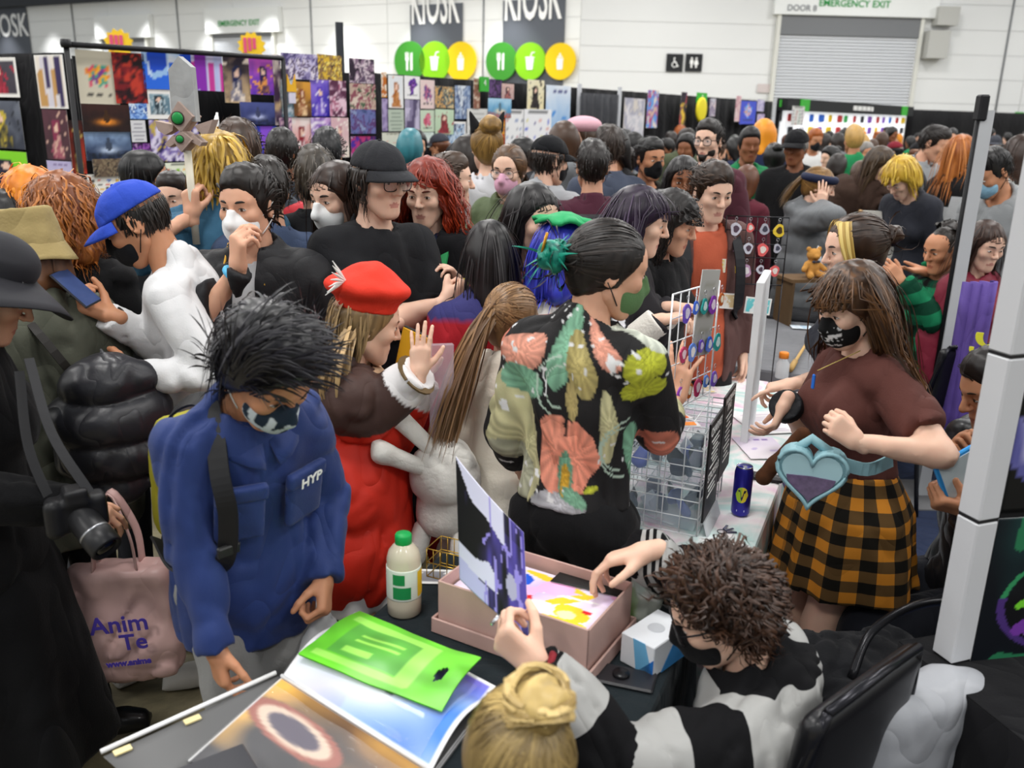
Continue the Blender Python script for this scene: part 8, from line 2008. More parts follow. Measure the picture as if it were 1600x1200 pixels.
# 36 seller in the striped hoodie
p=Person('seated seller with curly brown hair, glasses and a black and grey striped hoodie',at(1130,955,1.64),68,'A',SK['fair'],head=(18,26,-4),H=1.70,sit=True,lean=10,g=1.1)
p.arm('L',at(838,1040,1.46),hint=(0.3,-0.3,-1),pose='grip',hd=(-0.75,0.25,0.55),palm=(0.3,0.9,0.2)).arm('R',at(1010,862,1.83),hint=(0.5,0.5,-0.6),pose='relax',hd=(-0.92,0.0,-0.25),palm=(0.0,-0.3,-1))
p.body(brow='#2a1c14'); p.hair('#1c120d','#54392a',style='short',length=0.075,curl=0.011,curlf=110,thick=0.013,vol=1.0,n=1300,nape=-0.07,width=0.0028,spike=0.06,seed=9); p.glasses(mat('#1c1c20',0.3),rx=0.03,rz=0.024,r=0.0022); p.mask(cloth('#141416'))
def stripes(v):
 k=p.k; n=len(v); q=(v-k.C)@k.Rc; t=np.zeros(n); dmin=np.full(n,9.0)
 for sd in 'RL':
  S_,E_,W_=k.S[sd],k.E[sd],k.Wr[sd]; d1=E_-S_; l1=np.linalg.norm(d1); d2=W_-E_; l2=np.linalg.norm(d2)
  for o_,d_,l_,base in ((S_,d1,l1,0.0),(E_,d2,l2,l1)):
   tt=np.clip((v-o_)@d_/l_**2,0,1); dd=np.linalg.norm(v-(o_+tt[:,None]*d_),axis=1); m=dd<dmin; dmin[m]=dd[m]; t[m]=base+tt[m]*l_
 sm_=lambda x,a,b:np.clip((x-a)/(b-a),0,1)
 w=np.maximum(sm_(np.abs(q[:,0]),0.13,0.19),sm_(q[:,1],0.19,0.25))*(dmin<0.12)
 st=(q[:,2]+0.30)/0.25*(1-w)+(1.62-t/0.24)*w; return np.stack([st+3,0*st],1)
p.top(stripe_mat('#131315','#a4a4a2'),name='striped_hoodie',off=0.026,hem=0.12,amp=0.014,freq=8,hood=True,uvp=stripes,sl_off=0.004,h=0.0092,loose=0.01)
HOOD=p; p.pants(cloth('#202228')); p.shoes(mat('#2a2a2a'))
band(p,'L',0.9,1.0,0.044,mat('#7a1f28',0.9,0.1),'red_cuff'); band(p,'R',0.80,0.97,0.046,mat('#131316',0.9,0.1),'black_cuff')
MB().lathe([(0.0115,-0.004),(0.013,0.0),(0.0115,0.004)],14,p.k.Wr['L']+p.k.hand['L'][1]@V3(0.01,0.115,-0.01),p.k.hand['L'][1]@Rx(math.pi/2)).build('ring',mat('#c0c2c6',0.2,0,metal=0.9),p.root,True)
MB().tube([p.k.hp((0.074,-0.012,-0.036)),p.k.hp((0.076,-0.012,-0.06)),p.k.hp((0.078,-0.008,-0.10))],[0.0015,0.003,0.002],6).build('earring',mat('#8a8c90',0.3,0,metal=0.8),p.root,True)
# 37 blond bun at the bottom edge
p=Person('person with a blond bun at the bottom edge of the picture',at(806,1205,1.10),10,'A',SK['fair'],sex='f',head=(10,18,6),H=1.62,sit=True); p.body(); p.hair('#5e4c2a','#c8ac6c',style='back',length=0.18,gather=(0.01,-0.07,0.105),thick=0.012,n=760,bun=(0.01,-0.075,0.125,0.045),fac=lambda v,f:np.where(v[:,2]>0.11,np.minimum(1,f+0.45),f*0.45)); p.top(cloth('#1d1d20'),off=0.018); p.pants(cloth('#202228')); p.shoes(mat('#2a2a2a'))
N_=60; bc=V3(0.01,-0.075,0.125); ph0=rngb.random((N_,1,1))*6.28; ax0=rngb.normal(0,0.35,(N_,1,1)); t_=np.linspace(0,1,12)[None,:,None]; a_=ph0+t_*3.4; rr_=0.046+0.006*np.sin(a_*2+ph0)
PP=bc+np.concatenate([rr_*np.cos(a_),rr_*np.sin(a_)*np.cos(ax0),rr_*np.sin(a_)*np.sin(ax0)+0.03*np.sin(ax0*3)],2)*V3(1,0.95,0.9); sv,sq=strands_mesh(PP,np.full((N_,12),0.0042)); obj('bun_loops',raw_mesh('bun_loops',p.k.hp(sv),sq,hair_mat('#8a7038','#dcc080'),None,np.repeat(rngb.random(N_),36)),p.root)

# 34 green check jacket, 35 maroon jacket
p=Person('seated person with a half-shaved head and a green and black check jacket',at(1474,392,4.75),108,'A',SK['tan'],head=(2,12,0),H=1.78,sit=True,g=1.05); p.arm('L',at(1408,442,4.5),hint=(0.5,-0.3,-1),pose='relax').arm('R',at(1448,425,4.8),pose='flat',hd=(-1,0,0.1),palm=(0,0,1)).body(brow='#17100c'); p.hair('#17110e','#2e2620',style='short',length=0.018,thick=0.006,n=250,nape=-0.05);
N_=160; t_=np.linspace(0,1,11)[None,:,None]; st0=np.stack([rngb.uniform(-0.06,0.06,N_),rngb.uniform(-0.09,0.0,N_),np.full(N_,0.118)],1); PP=st0[:,None]+np.concatenate([0.03*np.sin(t_*2+st0[:,None,:1]*30),-0.09*np.minimum(1,t_*3)*(0.5+0*st0[:,None,:1])-0.02+0*st0[:,None,:1],0.02*np.sin(t_*9)*(t_<0.2)-0.46*np.maximum(0,t_-0.12)+0*st0[:,None,:1]],2)
sv,sq=strands_mesh(PP,0.007*np.clip((1.05-t_[...,0])*2,0.06,1)+np.zeros((N_,11))); obj('long_hair',raw_mesh('long_hair',p.k.hp(sv),sq,hair_mat('#0f0c0b','#2c2420'),None,np.repeat(rngb.random(N_),33)),p.root)
def chk(v):return np.stack([np.arctan2(v[:,0],-v[:,1])*0.17+0.3*v[:,0],v[:,2]+0.4*v[:,1]],1)
p.top(plaid_mat('#18724c','#0c3c2a','#0a0c0b',7.5),name='check_jacket',off=0.032,hem=0.15,amp=0.016,collar=0.03,uvp=chk,loose=0.02); p.pants(cloth('#1c1c22')); p.shoes(mat('#1c1c1c'))
p=basic(Person('person with long brown hair in a maroon jacket at the right stall',at(1538,385,4.5),-150,'B',SK['fair'],sex='f',head=(-20,14,0),H=1.68,sit=True),dict(col='#241611',col2='#54382a',style='down',length=0.42,n=420,thick=0.016),dict(m=mat('#7a2034',0.6,0.1,8,0.2),name='jacket',off=0.024,hem=0.1))
# 38.. figures in the aisle on the right
p=Person('person in a long grey quilted coat holding a hand to the face',at(1278,292,5.9),-98,'A',SK['fair'],sex='f',head=(-6,16,0)); p.arm('R',at(1282,322,5.75),hint=(-0.5,-0.4,-1),pose='flat',hd=(0.1,0.1,1),palm=(0.1,0.9,0)).body(); p.hair('#6a4a2a','#b08848',style='back',length=0.2,gather=(0,-0.11,0.03),tail=0.22,n=420); hsolid(p.k,'headband',[Torus((0,-0.01,0.055),0.098,0.028,Rx(0.15),k=0)],0.009,mat('#1c2440',0.7,0.3,20),p.root)
p.top(mat('#6c6f72',0.55,0.08,8,0.1),name='quilted_coat',off=0.03,hem=0.45,amp=0.006,hood=True,loose=0.03,disp2=lambda P:(-0.014*(np.abs(np.sin(P[:,2]*26))**0.6-0.4)).astype(np.float32)); p.pants(cloth('#2a2c34')); p.shoes(mat('#1c1c1c'))
p=Person('long-haired person bending forward in a brown hooded cloak',at(1375,258,6.6),-170,'A',SK['fair'],head=(30,22,10),lean=14); p.arm('L',at(1425,325,6.2),hint=(0.5,0,-1),pose='relax',hd=(1,-0.1,-0.2)).body(brow='#3a2a1c'); p.hair('#30241a','#64503a',style='down',length=0.34,n=420,thick=0.014); p.top(mat('#3d2c24',0.9,0.1,8,0.3),name='cloak',off=0.05,hem=0.6,amp=0.022,loose=0.06,hood=True,sl_off=0.02,sleeve=1.8); p.pants(cloth('#2a2420')); p.shoes(mat('#3a2a1c'))
basic(Person('person in a yellow wig bending over the far stall',at(1408,280,6.0),120,'B',SK['fair'],sex='f',lean=22,head=(0,40,0)),dict(col='#a8801c',col2='#e8c84a',style='down',length=0.12,thick=0.03,vol=1.2,n=320,spike=0.06,width=0.005),dict(m=cloth('#2c2e36'),off=0.02))
p=basic(Person('person in a light grey hoodie with a dark backpack strap at the far stall',at(1458,225,7.2),-140,'B',SK['mid'],head=(10,22,0),lean=6),dict(col='#1a1412',style='short',length=0.06),dict(m=cloth('#94979a'),name='hoodie',off=0.03,hood=True,hem=0.15)); strap('backpack_strap',crom([p.k.C+V3(0.12,-0.15,0.05),p.k.S['R']+V3(-0.05,0,0.1),p.k.C+V3(0.125,0.155,0.05),p.k.W+V3(0.17,0.06,0)],6),0.02,0.004,mat('#1c1c20',0.6),p.root,(0,0.8,0.5))
basic(Person('woman with long ginger hair in a black top near the white pole',at(1502,240,6.6),-75,'B',SK['fair'],sex='f'),dict(col='#8a4616',col2='#d08438',style='down',length=0.34,n=420),dict(m=cloth('#151517'),off=0.02,hem=0.15))
p=basic(Person('person in a light grey sweater and blue mask looking down at the right edge',at(1549,270,4.9),110,'B',SK['tan'],head=(0,34,0),lean=10),dict(col='#0f0c0c',style='short',length=0.06,n=420),dict(m=cloth('#8d9092'),name='sweater',off=0.022,hem=0.15)); p.mask(mat('#8ab4cc',0.7),style='pleat')
basic(Person('person in a white top at the right edge behind the grey sweater',at(1592,245,5.6),20,'B',SK['mid'],sex='f'),dict(col='#2c1c14',style='down',length=0.2),dict(m=cloth('#d0d0cc'),off=0.02))
# middle band
p=basic(Person('woman in a pink mask, glasses and olive green jacket',at(795,268,4.55),142,'A',SK['fair'],sex='f',head=(20,8,0)),dict(col='#3c281a',col2='#7e5c3c',style='back',length=0.2,gather=(0,-0.12,0.0),tail=0.25,n=460),dict(m=mat('#556244',0.7,0.1,8,0.2),name='jacket',off=0.03,hem=0.2,hood=True)); p.mask(mat('#dca8c0',0.7)); p.glasses(mat('#2a2024',0.3))
p=basic(Person('person with a messy blond bun and black cat ears',at(760,232,5.0),15,'B',SK['fair'],sex='f'),dict(col='#5a4220',col2='#b8904e',style='back',length=0.14,gather=(0,-0.09,0.08),bun=(0,-0.09,0.12,0.055),n=340),dict(m=cloth('#c8c8cc'),off=0.02))
for sg in (-1,1):hsolid(p.k,'cat_ear',[Cone((sg*0.06,0.0,0.10),(sg*0.095,0.0,0.185),0.034,0.006,k=0)],0.008,mat('#17171a',0.9),p.root)
p=basic(Person('person in a black cap and pale grey hoodie beside the pink mask woman',at(858,252,4.9),-35,'B',SK['fair'],head=(-20,8,0)),dict(col='#1c1512',style='short',length=0.04,under_hat=0.045),dict(m=cloth('#a2a4a8'),name='hoodie',off=0.028,hood=True,hem=0.15)); p.cap(cloth('#17181b'),back=False); p.mask(cloth('#1a1a1e'))
p=basic(Person('short-haired person in profile behind the redhead',at(702,285,4.2),-80,'B',SK['fair']),dict(col='#3a2a1e',style='short',length=0.04),dict(m=cloth('#5a6a50'),off=0.02))
p=basic(Person('dark-haired person in a maroon top wearing a black and orange backpack',at(925,262,4.55),8,'B',SK['mid']),dict(col='#17110f',style='short',length=0.04,nape=-0.06,n=380),dict(m=cloth('#4a2432'),off=0.02))
o=empty('orange_backpack',p.Wd(p.k.C+V3(-0.04,-0.22,-0.04)),8*D2R,'black backpack with bright orange panels and loops','backpack'); sdf_obj('bag_body',[Box((0,0,0),(0.14,0.08,0.2),rnd=0.06)],0.013,mat('#1d1d20',0.7,0.1,10,0.2),o)
MB().tube(crom([(-0.09,-0.083,-0.16),(-0.10,-0.085,0.05),(-0.05,-0.085,0.12),(0.05,-0.085,0.12),(0.10,-0.085,0.05),(0.09,-0.083,-0.16)],5),0.018,8,flat=0.5).build('orange_panel',mat('#e8861c',0.6,0.05),o,True); MB().tube(crom([(-0.05,-0.09,-0.10),(-0.05,-0.09,0.03),(0.05,-0.09,0.03),(0.05,-0.09,-0.1)],4),0.01,8).build('orange_loop',mat('#f09828',0.6,0.05),o,True)
basic(Person('person in a slate blue jacket right of the orange backpack',at(950,232,5.6),20,'B',SK['mid']),dict(col='#2a201a',style='short',length=0.05),dict(m=cloth('#454c5c'),off=0.026))
p=basic(Person('man with glasses and a dark beard in a maroon sweater looking left',at(1107,222,5.9),135,'A',SK['fair'],head=(12,2,0),g=1.15),dict(col='#17110e',style='short',length=0.045,n=420),dict(m=cloth('#4f2a34'),name='sweater',off=0.022,hem=0.15)); p.glasses(mat('#1c1c20',0.3),r=0.0025)
hsolid(p.k,'beard',[Ell((0,0.028,-0.055),(0.064,0.062,0.058),k=0),Ell((0,0.07,-0.09),(0.03,0.03,0.028),k=0.02)],0.007,hair_mat('#1a1310'),p.root,[Plane((0,0,-0.035),(0,-0.3,1)),Plane((0,0.0,0),(0,-1,0))],[Ell((0,0.095,-0.045),(0.03,0.03,0.02),k=0.01)])
p=basic(Person('black-haired man in a black mask, olive jacket and black tee',at(1015,250,5.7),195,'B',SK['tan'],head=(10,6,0)),dict(col='#0e0c0c',style='short',length=0.06,n=420),dict(m=cloth('#131315'),off=0.012,sleeve=0.4)); p.mask(cloth('#141416')); p.top(cloth('#3e433c'),name='jacket',off=0.028,open_=(0.07,0.09),hem=0.15)
p=basic(Person('smiling woman with long black hair in a mustard top',at(1066,285,4.7),178,'A',SK['brown'],sex='f',head=(0,4,0)),dict(col='#0c0a0a',col2='#262020',style='down',length=0.34,n=460,thick=0.018,face=0.06),dict(m=cloth('#b8862c'),off=0.014,sleeve=0.7));
p=basic(Person('person in a pink cap-like beret in the middle of the crowd',at(909,218,6.3),120,'B',SK['fair'],sex='f'),dict(col='#3a2a1e',style='down',length=0.16,n=240),dict(m=cloth('#c8a0a8'),off=0.02)); hsolid(p.k,'beret',[Ell((0,-0.01,0.09),(0.115,0.125,0.06),k=0)],0.01,mat('#d8a8b4',0.8,0.05),p.root)
# seated person behind the white post (only part is seen)
p=Person('seated person in a black leather jacket behind the white post, holding a blue folder',at(1560,610,2.45),95,'A',SK['tan'],head=(0,20,0),H=1.7,sit=True,g=1.05); p.arm('L',at(1512,795,2.15),hint=(0.6,-0.2,-1),pose='grip',hd=(-1,0,0.2),palm=(0,0.6,0.8)).arm('R',at(1520,720,2.4),pose='grip',hd=(-0.6,0,0.8)); p.leg('L',foot=(-0.14,0.50),hint=(0,1,1)).body(); p.hair('#17110f',style='short',length=0.05); lj=mat('#17171a',0.35,0.1,8,0.1,spec=0.5); p.top(lj,name='leather_jacket',off=0.026,hem=0.1,amp=0.016); p.pants(cloth('#1b1d24')); p.shoes(mat('#222224',0.6),sole='#cfc4a0')
o=empty('blue_folder',at(1500,745,2.15),0.2,'bright blue folder held by the seated person behind the white post','folder'); MB().box((-0.06,-0.006,-0.07),(0.06,0.006,0.07),Ry(-0.5),bev=0.003).build('cover',mat('#3a9ae0',0.4,0.05),o); MB().box((-0.05,-0.008,-0.055),(0.05,-0.005,0.06),Ry(-0.5)).build('page',mat('#c8d4d8',0.6,0.1),o)

# ------------------------------------------------------------------ right-hand stall
zt=0.742; px0=at(1475,1045,1.76)
T4=empty('folding_table',(1.64,1.72,0),0.30,'folding table under the black cloth at the right edge','table'); MB().box((-0.62,-0.32,0.705),(0.62,0.32,0.735),bev=0.005).build('tabletop',mat('#d0cec8',0.6),T4)
for sx in (-1,1):
 for sy in (-1,1):MB().tube([(sx*0.55,sy*0.26,0.705),(sx*0.56,sy*0.27,0.008)],0.014,8).build('leg',mat('#55585c',0.4,0,metal=0.6),T4,True)
k_=26; P_=np.zeros((k_+1,5,3))
for i in range(k_+1):
 for j in range(5):P_[i,j]=V3(-0.60+1.22*i/k_,-0.335-0.012*j*(0.6+0.4*math.sin(i*1.7))*0.5,0.738-0.16*j)
co=empty('black_table_skirt',(1.64,1.72,0),0.30,'black cloth hanging from the right-hand table below the alien print','tablecloth'); MB().grid(P_,thick=0.003).build('front_drop',blk,co,True); MB().box((-0.628,-0.34,0.7355),(0.62,0.33,0.741)).build('cloth_top',blk,co)
P_=np.zeros((15,5,3))
for i in range(15):
 for j in range(5):P_[i,j]=V3(-0.627-0.010*j*(0.6+0.4*math.sin(i*1.7))*0.5,0.33-0.66*i/14,0.738-0.16*j)
MB().grid(P_,thick=0.003).build('side_drop',blk,co,True)
pt=empty('display_post',(px0[0]+0.028,1.79,0.742),0.35,'white square display post with two black joints at the right','post'); pm=mat('#c4c5c8',0.5,0.03,6)
zz=[0.0];
for py in (815,557):zz.append(at(1510 if py>600 else 1552,py,1.76)[2]-0.742)
zz.append(1.45)
for a_,b_ in zip(zz[:-1],zz[1:]):MB().box((-0.030,-0.030,a_+0.003),(0.030,0.030,b_-0.003),bev=0.004).build('post_section',pm,pt)
for z in zz[1:3]:MB().box((-0.028,-0.028,z-0.003),(0.028,0.028,z+0.003)).build('joint',mat('#1c1c1e',0.5),pt)
pn=empty('display_stand',(px0[0]+0.07,1.75,0.742),0.18,'black display panel behind the dark prints at the right edge','panel'); MB().box((0.0,0.03,0.0),(0.75,0.05,1.4)).build('board',mat('#0e0d10',0.8,0.05),pn)
def art_alien(u,v):
 n1=noise3(np.stack([u*6,v*6,0*u],-1)); out=lerp(np.array([0.03,0.05,0.08]),np.array([0.08,0.20,0.20]),np.clip(v*0.9+0.5*n1-0.2,0,1)); r=np.sqrt(((u-0.62)/0.5)**2+((v-0.40)/0.36)**2)
 out[np.abs(r-1)<0.035]=(0.20,0.55,0.35); out[(np.abs(r-1)<0.05)&(v<0.45)]=(0.28,0.18,0.45); out[r<0.95]=lerp(np.array([0.03,0.03,0.05]),np.array([0.08,0.10,0.12]),np.clip(n1,0,1))[r<0.95]
 def el(cx,cy,rx,ry,a):x,y=u-cx,v-cy; x,y=x*math.cos(a)+y*math.sin(a),-x*math.sin(a)+y*math.cos(a); return ((x/rx)**2+(y/ry)**2)<1
 for cx,cy,a in ((0.42,0.58,0.5),(0.33,0.44,0.5),(0.62,0.62,0.2)):out[el(cx,cy,0.14,0.035,a)]=(0.45,0.80,0.20)
 out[el(0.48,0.36,0.26,0.055,0.8)]=(0.55,0.38,0.68); out[el(0.30,0.24,0.10,0.05,0.5)]=(0.45,0.22,0.62); out[el(0.60,0.16,0.05,0.2,0.9)]=(0.35,0.62,0.2); out[n1>0.62]=(0.15,0.45,0.30); return out
def art_dark(u,v):
 n1=noise3(np.stack([u*9,v*9,0*u],-1)); out=np.full(u.shape+(3,),0.045); r=np.sqrt(((u-0.25)/0.3)**2+((v-0.38)/0.22)**2)+0.5*n1; out[r<0.8]=lerp(np.array([0.35,0.35,0.6]),np.array([0.85,0.82,0.9]),np.clip(v*1.4+n1,0,1))[r<0.8]; return out
def on_panel(u0,u1,z0,z1,art,label):
 R_=Rz(0.18); o=V3(px0[0]+0.07,1.75,0.742); f=lambda x,z:o+R_@V3(x,0.024,z); custom_print('dark_print',sheet(f(u0,z0),f(u1,z0),f(u0,z1),f(u1,z1),*((90,80) if art is art_alien else (50,44)))[::-1][::-1],art,label,0.003)
on_panel(0.0,0.42,-0.005,0.36,art_alien,'dark print of a green and violet alien helmet at the right edge'); on_panel(0.0,0.42,0.375,0.80,art_dark,'black print with a pale violet fluffy creature at the right edge')
# chairs with coats
def chair(label,loc,rz,bm_=mat('#17171a',0.35,0.05,spec=0.5)):
 o=empty('stacking_chair',loc,rz,label,'chair'); cm_=mat('#2a2a2e',0.25,0.05,metal=0.7)
 sdf_obj('seat',[Box((0,0,0.45),(0.22,0.22,0.03),rnd=0.028)],0.02,bm_,o); sdf_obj('backrest',[Box((0,-0.21,0.72),(0.21,0.025,0.17),Rx(0.12),rnd=0.024)],0.018,bm_,o)
 for sx in (-1,1):
  MB().tube(crom([(sx*0.21,0.21,0.01),(sx*0.215,0.19,0.42),(sx*0.215,0.05,0.44)],4),0.011,8).build('leg',cm_,o,True); MB().tube(crom([(sx*0.21,-0.26,0.01),(sx*0.215,-0.18,0.43),(sx*0.22,-0.22,0.70),(sx*0.17,-0.245,0.895)],4),0.011,8).build('leg',cm_,o,True)
 MB().tube([(-0.17,-0.245,0.895),(0,-0.25,0.905),(0.17,-0.245,0.895)],0.011,8).build('top_rail',cm_,o,True); return o
chair('black padded chair of the seller in the striped hoodie',(HOOD.loc[0]-0.03,HOOD.loc[1]+0.05,0),40*D2R)
puffer('grey_puffer_jacket','shiny grey puffer jacket hung over the chair beside the white post',(0.90,1.66,0.56),0.4,[Box((0,0,0),(0.15,0.06,0.2),rnd=0.05,k=0.02),Cone((0.16,0,0.12),(0.19,-0.02,-0.2),0.06,0.05,k=0.04)],mat('#a3a5aa',0.4,0.08,6,0.1),fr=9,amp=0.008)
o=sdf_obj('black_jacket',[Box((0,0,0),(0.20,0.13,0.06),rnd=0.05,k=0.03),Ell((-0.12,0.06,0.0),(0.14,0.12,0.08),k=0.04),Cone((0.05,-0.12,-0.02),(0.15,-0.14,-0.12),0.06,0.05,k=0.04)],0.011,cloth('#17181b'),None,disp=folds(0.016,10,6)); place(o,(0.93,1.94,0.58),0.4); tag(o,'black jacket heaped on the chair behind the striped hoodie','jacket')
o=MB().box((-0.014,-0.003,-0.008),(0.014,0.003,0.008)).build('care_label',mat('#e8e8e8',0.7,0),None,False,(0.76,1.72,0.80),(0.3,0,0.4)); o.parent=bpy.data.objects['black_jacket']; o.matrix_parent_inverse=Matrix.Identity(4); o.location=(-0.03,-0.14,0.02)
hc_=empty('hoop_chair',(1.0,2.05,0),0.5,'black hoop-backed chair beside the white post','chair'); hm_=mat('#1c1c1f',0.25,0.05,metal=0.5); hi_=lambda q:Rz(-0.5)@(np.asarray(q)-V3(1.0,2.05,0))
MB().tube(crom([hi_(at(1330,1060,1.78)),hi_(at(1360,990,1.85)),hi_(at(1420,950,1.92)),hi_(at(1480,940,1.98)),hi_(at(1520,960,2.0))],6),0.011,8).build('back_rail',hm_,hc_,True)
sdf_obj('seat',[Box((0,0,0.44),(0.21,0.21,0.025),rnd=0.024)],0.02,mat('#17171a',0.4),hc_)
for sx in (-1,1):
 for sy in (-1,1):MB().tube([(sx*0.19,sy*0.19,0.43),(sx*0.22,sy*0.22,0.01)],0.011,8).build('leg',hm_,hc_,True)
 # purple curtain, box, bag, low things on the carpet at the right
P_=np.zeros((20,6,3)); A_,B_=at(1502,480,4.2),at(1550,480,4.0)
for i in range(20):
 for j in range(6):P_[i,j]=A_+(B_-A_)*i/19+V3(0,0.03*math.sin(i*1.1),0.12-j*0.16)
cu_=empty('purple_coat',(A_+B_)/2*V3(1,1,0),0,'purple coat with yellow moons hanging over a chair back','coat'); b0=np.array(cu_.location); MB().grid(P_-b0,thick=0.02).build('coat_cloth',mat('#5a4690',0.8,0.15,10,0.2),cu_,True)
for px,py,s_ in ((1542,525,0.05),(1525,545,0.03),(1515,580,0.03)):c=at(px,py,3.96)-b0; t=np.linspace(-1.9,1.9,14); MB().prism([(s_*math.sin(a),s_*math.cos(a)*-1) for a in t]+[(s_*0.3+s_*0.85*math.sin(a)*0.75,-s_*0.85*math.cos(a)) for a in t[::-1]],0.006,c=c).build('yellow_moon',mat('#d8d23a',0.7),cu_)
ch3=chair('black chair of the person in the green check jacket',(at(1490,560,4.75)[0],4.85,0),1.85); chair('black chair holding the purple coat',((A_[0]+B_[0])/2+0.05,4.42,0),0.2)
o=sdf_obj('black_bag',[Ell((0,0,0.10),(0.2,0.14,0.10),k=0.03)],0.014,cloth('#1a1a1d'),None,[Plane((0,0,0.009),(0,0,-1))],disp=folds(0.012,9,3)); place(o,on(1510,622,0.1)*V3(1,1,0),0.3); tag(o,'slumped black bag on the blue carpet behind the white post','bag')
o=empty('storage_box',on(1460,640,0.1)*V3(1,1,0),0.4,'clear plastic storage box on the carpet behind the seller','box'); MB().box((-0.2,-0.14,0.009),(0.2,0.14,0.24),bev=0.01).build('tub',clear_mat('#c8d0d8',0.6,0.2),o); MB().box((-0.21,-0.15,0.24),(0.21,0.15,0.265),bev=0.006).build('lid',mat('#d8dadc',0.5),o)
# far stall: racks, framed stand, teddy, table
def cloth_block(name,label,loc,rz,w,d,h,m):
 o=empty(name,loc,rz,label,'table'); MB().box((-w/2,-d/2,h-0.03),(w/2,d/2,h),bev=0.01).build('covered_top',m,o)
 for sgn,ax in ((-1,'f'),(1,'b')):
  P_=np.zeros((20,4,3))
  for i in range(20):
   for j in range(4):P_[i,j]=V3(-w/2+w*i/19,sgn*(d/2+0.004+0.012*j*math.sin(i*1.4)),h-0.01-(h-0.02)*j/3)
  MB().grid(P_ if sgn<0 else P_[::-1],thick=0.004).build('cloth_drop',m,o,True)
 return o
c=on(1365,432,0.75); cloth_block('stall_table','black covered table of the far stall behind the seated sellers',(c[0]+0.15,c[1]+0.2,0),0.25,1.7,0.7,0.74,blk)
c=at(1372,380,6.2); o=empty('print_stand',(c[0],c[1],0.742),-0.25,'white upright stand with two small colourful pictures','stand'); zc=c[2]-0.742; MB().box((-0.13,-0.01,0),(0.13,0.01,zc+0.22)).build('board',mat('#e4e2da',0.6,0.03),o); MB().box((-0.15,-0.02,0),(-0.13,0.05,zc+0.22)).build('side_edge',mat('#c8a070',0.6),o)
for sx,pal in ((-0.06,'58c8b8 e8b8d0 3a2c70 c05a90'),(0.065,'f0d8a0 e89a5a 2c3a90 d8482c')):q=obj('small_picture',paper('small_picture',0.085,0.13,'fig',pal,5),o,(sx,-0.014,zc+0.11))
for k_,(px,py) in enumerate(((1398,345),(1428,335),(1455,318),(1478,300))):
 c=at(px+20,py+20,6.4-0.15*k_); o=empty('print_rack',(c[0],c[1],0.742),-0.7,'slanted rack of sleeved prints on the far stall, rack %s from the left'%['one','two','three','four'][k_],'rack','slanted print racks on the far stall'); hz=c[2]-0.742
 for j in range(4):MB().box((-0.15,-0.003+0.022*j,hz-0.12),(0.15,0.003+0.022*j,hz+0.12),Rx(-0.5)).build('sleeved_print',mat(['#8a8c8e','#a8aaac','#77797c','#989a9e'][j],0.3,0.1,20),o)
 MB().box((-0.16,0.0,0),(0.16,0.12,max(0.06,hz-0.15))).build('rack_base',mat('#17171a',0.6),o)
c=at(1267,418,5.3); ws=empty('wooden_shelf',(c[0],c[1],0),0.2,'low wooden crate shelf carrying the teddy bear','shelf'); zs_=at(1267,432,5.3)[2]
MB().box((-0.17,-0.1,zs_-0.02),(0.17,0.1,zs_)).build('top_board',mat('#6a5238',0.7,0.2,12),ws);
for sx in (-0.16,0.15):MB().box((sx,-0.1,0.0),(sx+0.015,0.1,zs_-0.02)).build('side_board',mat('#5a4630',0.7,0.2,12),ws)
tb_=empty('teddy_bear',(c[0],c[1]-0.02,zs_),0.2+math.pi,'small tan teddy bear sitting on the wooden shelf','teddy bear'); tm_=mat('#c08a44',0.95,0.15,30,0.6,120)
sdf_obj('bear_body',[Ell((0,0,0.055),(0.045,0.038,0.055),k=0.0),Ell((0,0.004,0.135),(0.042,0.038,0.038),k=0.012),Ell((0,0.04,0.128),(0.018,0.016,0.014),k=0.008)]+[Ell((s_*0.034,0,0.168),(0.016,0.01,0.016),k=0.006) for s_ in (-1,1)]+[Cone((s_*0.035,0,0.08),(s_*0.068,0.03,0.05),0.017,0.016,k=0.01) for s_ in (-1,1)]+[Cone((s_*0.025,0.02,0.022),(s_*0.045,0.075,0.02),0.02,0.02,k=0.01) for s_ in (-1,1)],0.006,tm_,tb_); sdf_obj('bow_tie',[Ell((s_*0.014,0.04,0.098),(0.014,0.006,0.009),k=0.004) for s_ in (-1,1)],0.004,mat('#3a3c48',0.7),tb_)
o=MB().lathe([(0.06,0),(0.002,0.17)],20).build('paper_cone',mat('#cfd6de',0.6,0.04),None,True,(c[0]+0.07,c[1]+0.12,zs_)); tag(o,'pale paper cone standing behind the teddy bear','cone')
c=at(1345,430,5.6);
for k_,(px,py,w_,cl,lb) in enumerate(((1405,425,0.07,'#4a90b8','round blue tin on the far stall table'),(1428,420,0.13,'#b0b2b4','grey plastic tub on the far stall table'),(1385,412,0.05,'#e8a030','little orange pot on the far stall table'))):
 q=on(px,py+12,0.745); o=empty('pot',q,0,lb,'pot'); MB().lathe([(w_*0.9,0),(w_,0.01),(w_,w_*1.1),(w_*0.85,w_*1.15)],20).build('pot_body',mat(cl,0.5,0.08),o,True); MB().lathe([(w_*1.02,w_*1.12),(w_*1.02,w_*1.25),(w_*0.9,w_*1.3)],20).build('pot_lid',mat('#dcdcd8',0.5,0.05),o,True)
o=empty('plush_toy',on(1410,420,0.745),0.6,'small grey plush rabbit on the far stall table','plush toy'); sdf_obj('plush_body',[Ell((0,0,0.06),(0.06,0.05,0.06),k=0),Ell((0,0,0.14),(0.045,0.045,0.04),k=0.02),Cone((0.015,0,0.17),(0.02,0.01,0.25),0.016,0.014,k=0.01),Cone((-0.015,0,0.17),(-0.03,0.01,0.24),0.016,0.014,k=0.01)],0.009,mat('#a8a49e',0.95,0.1,30,0.5),o)
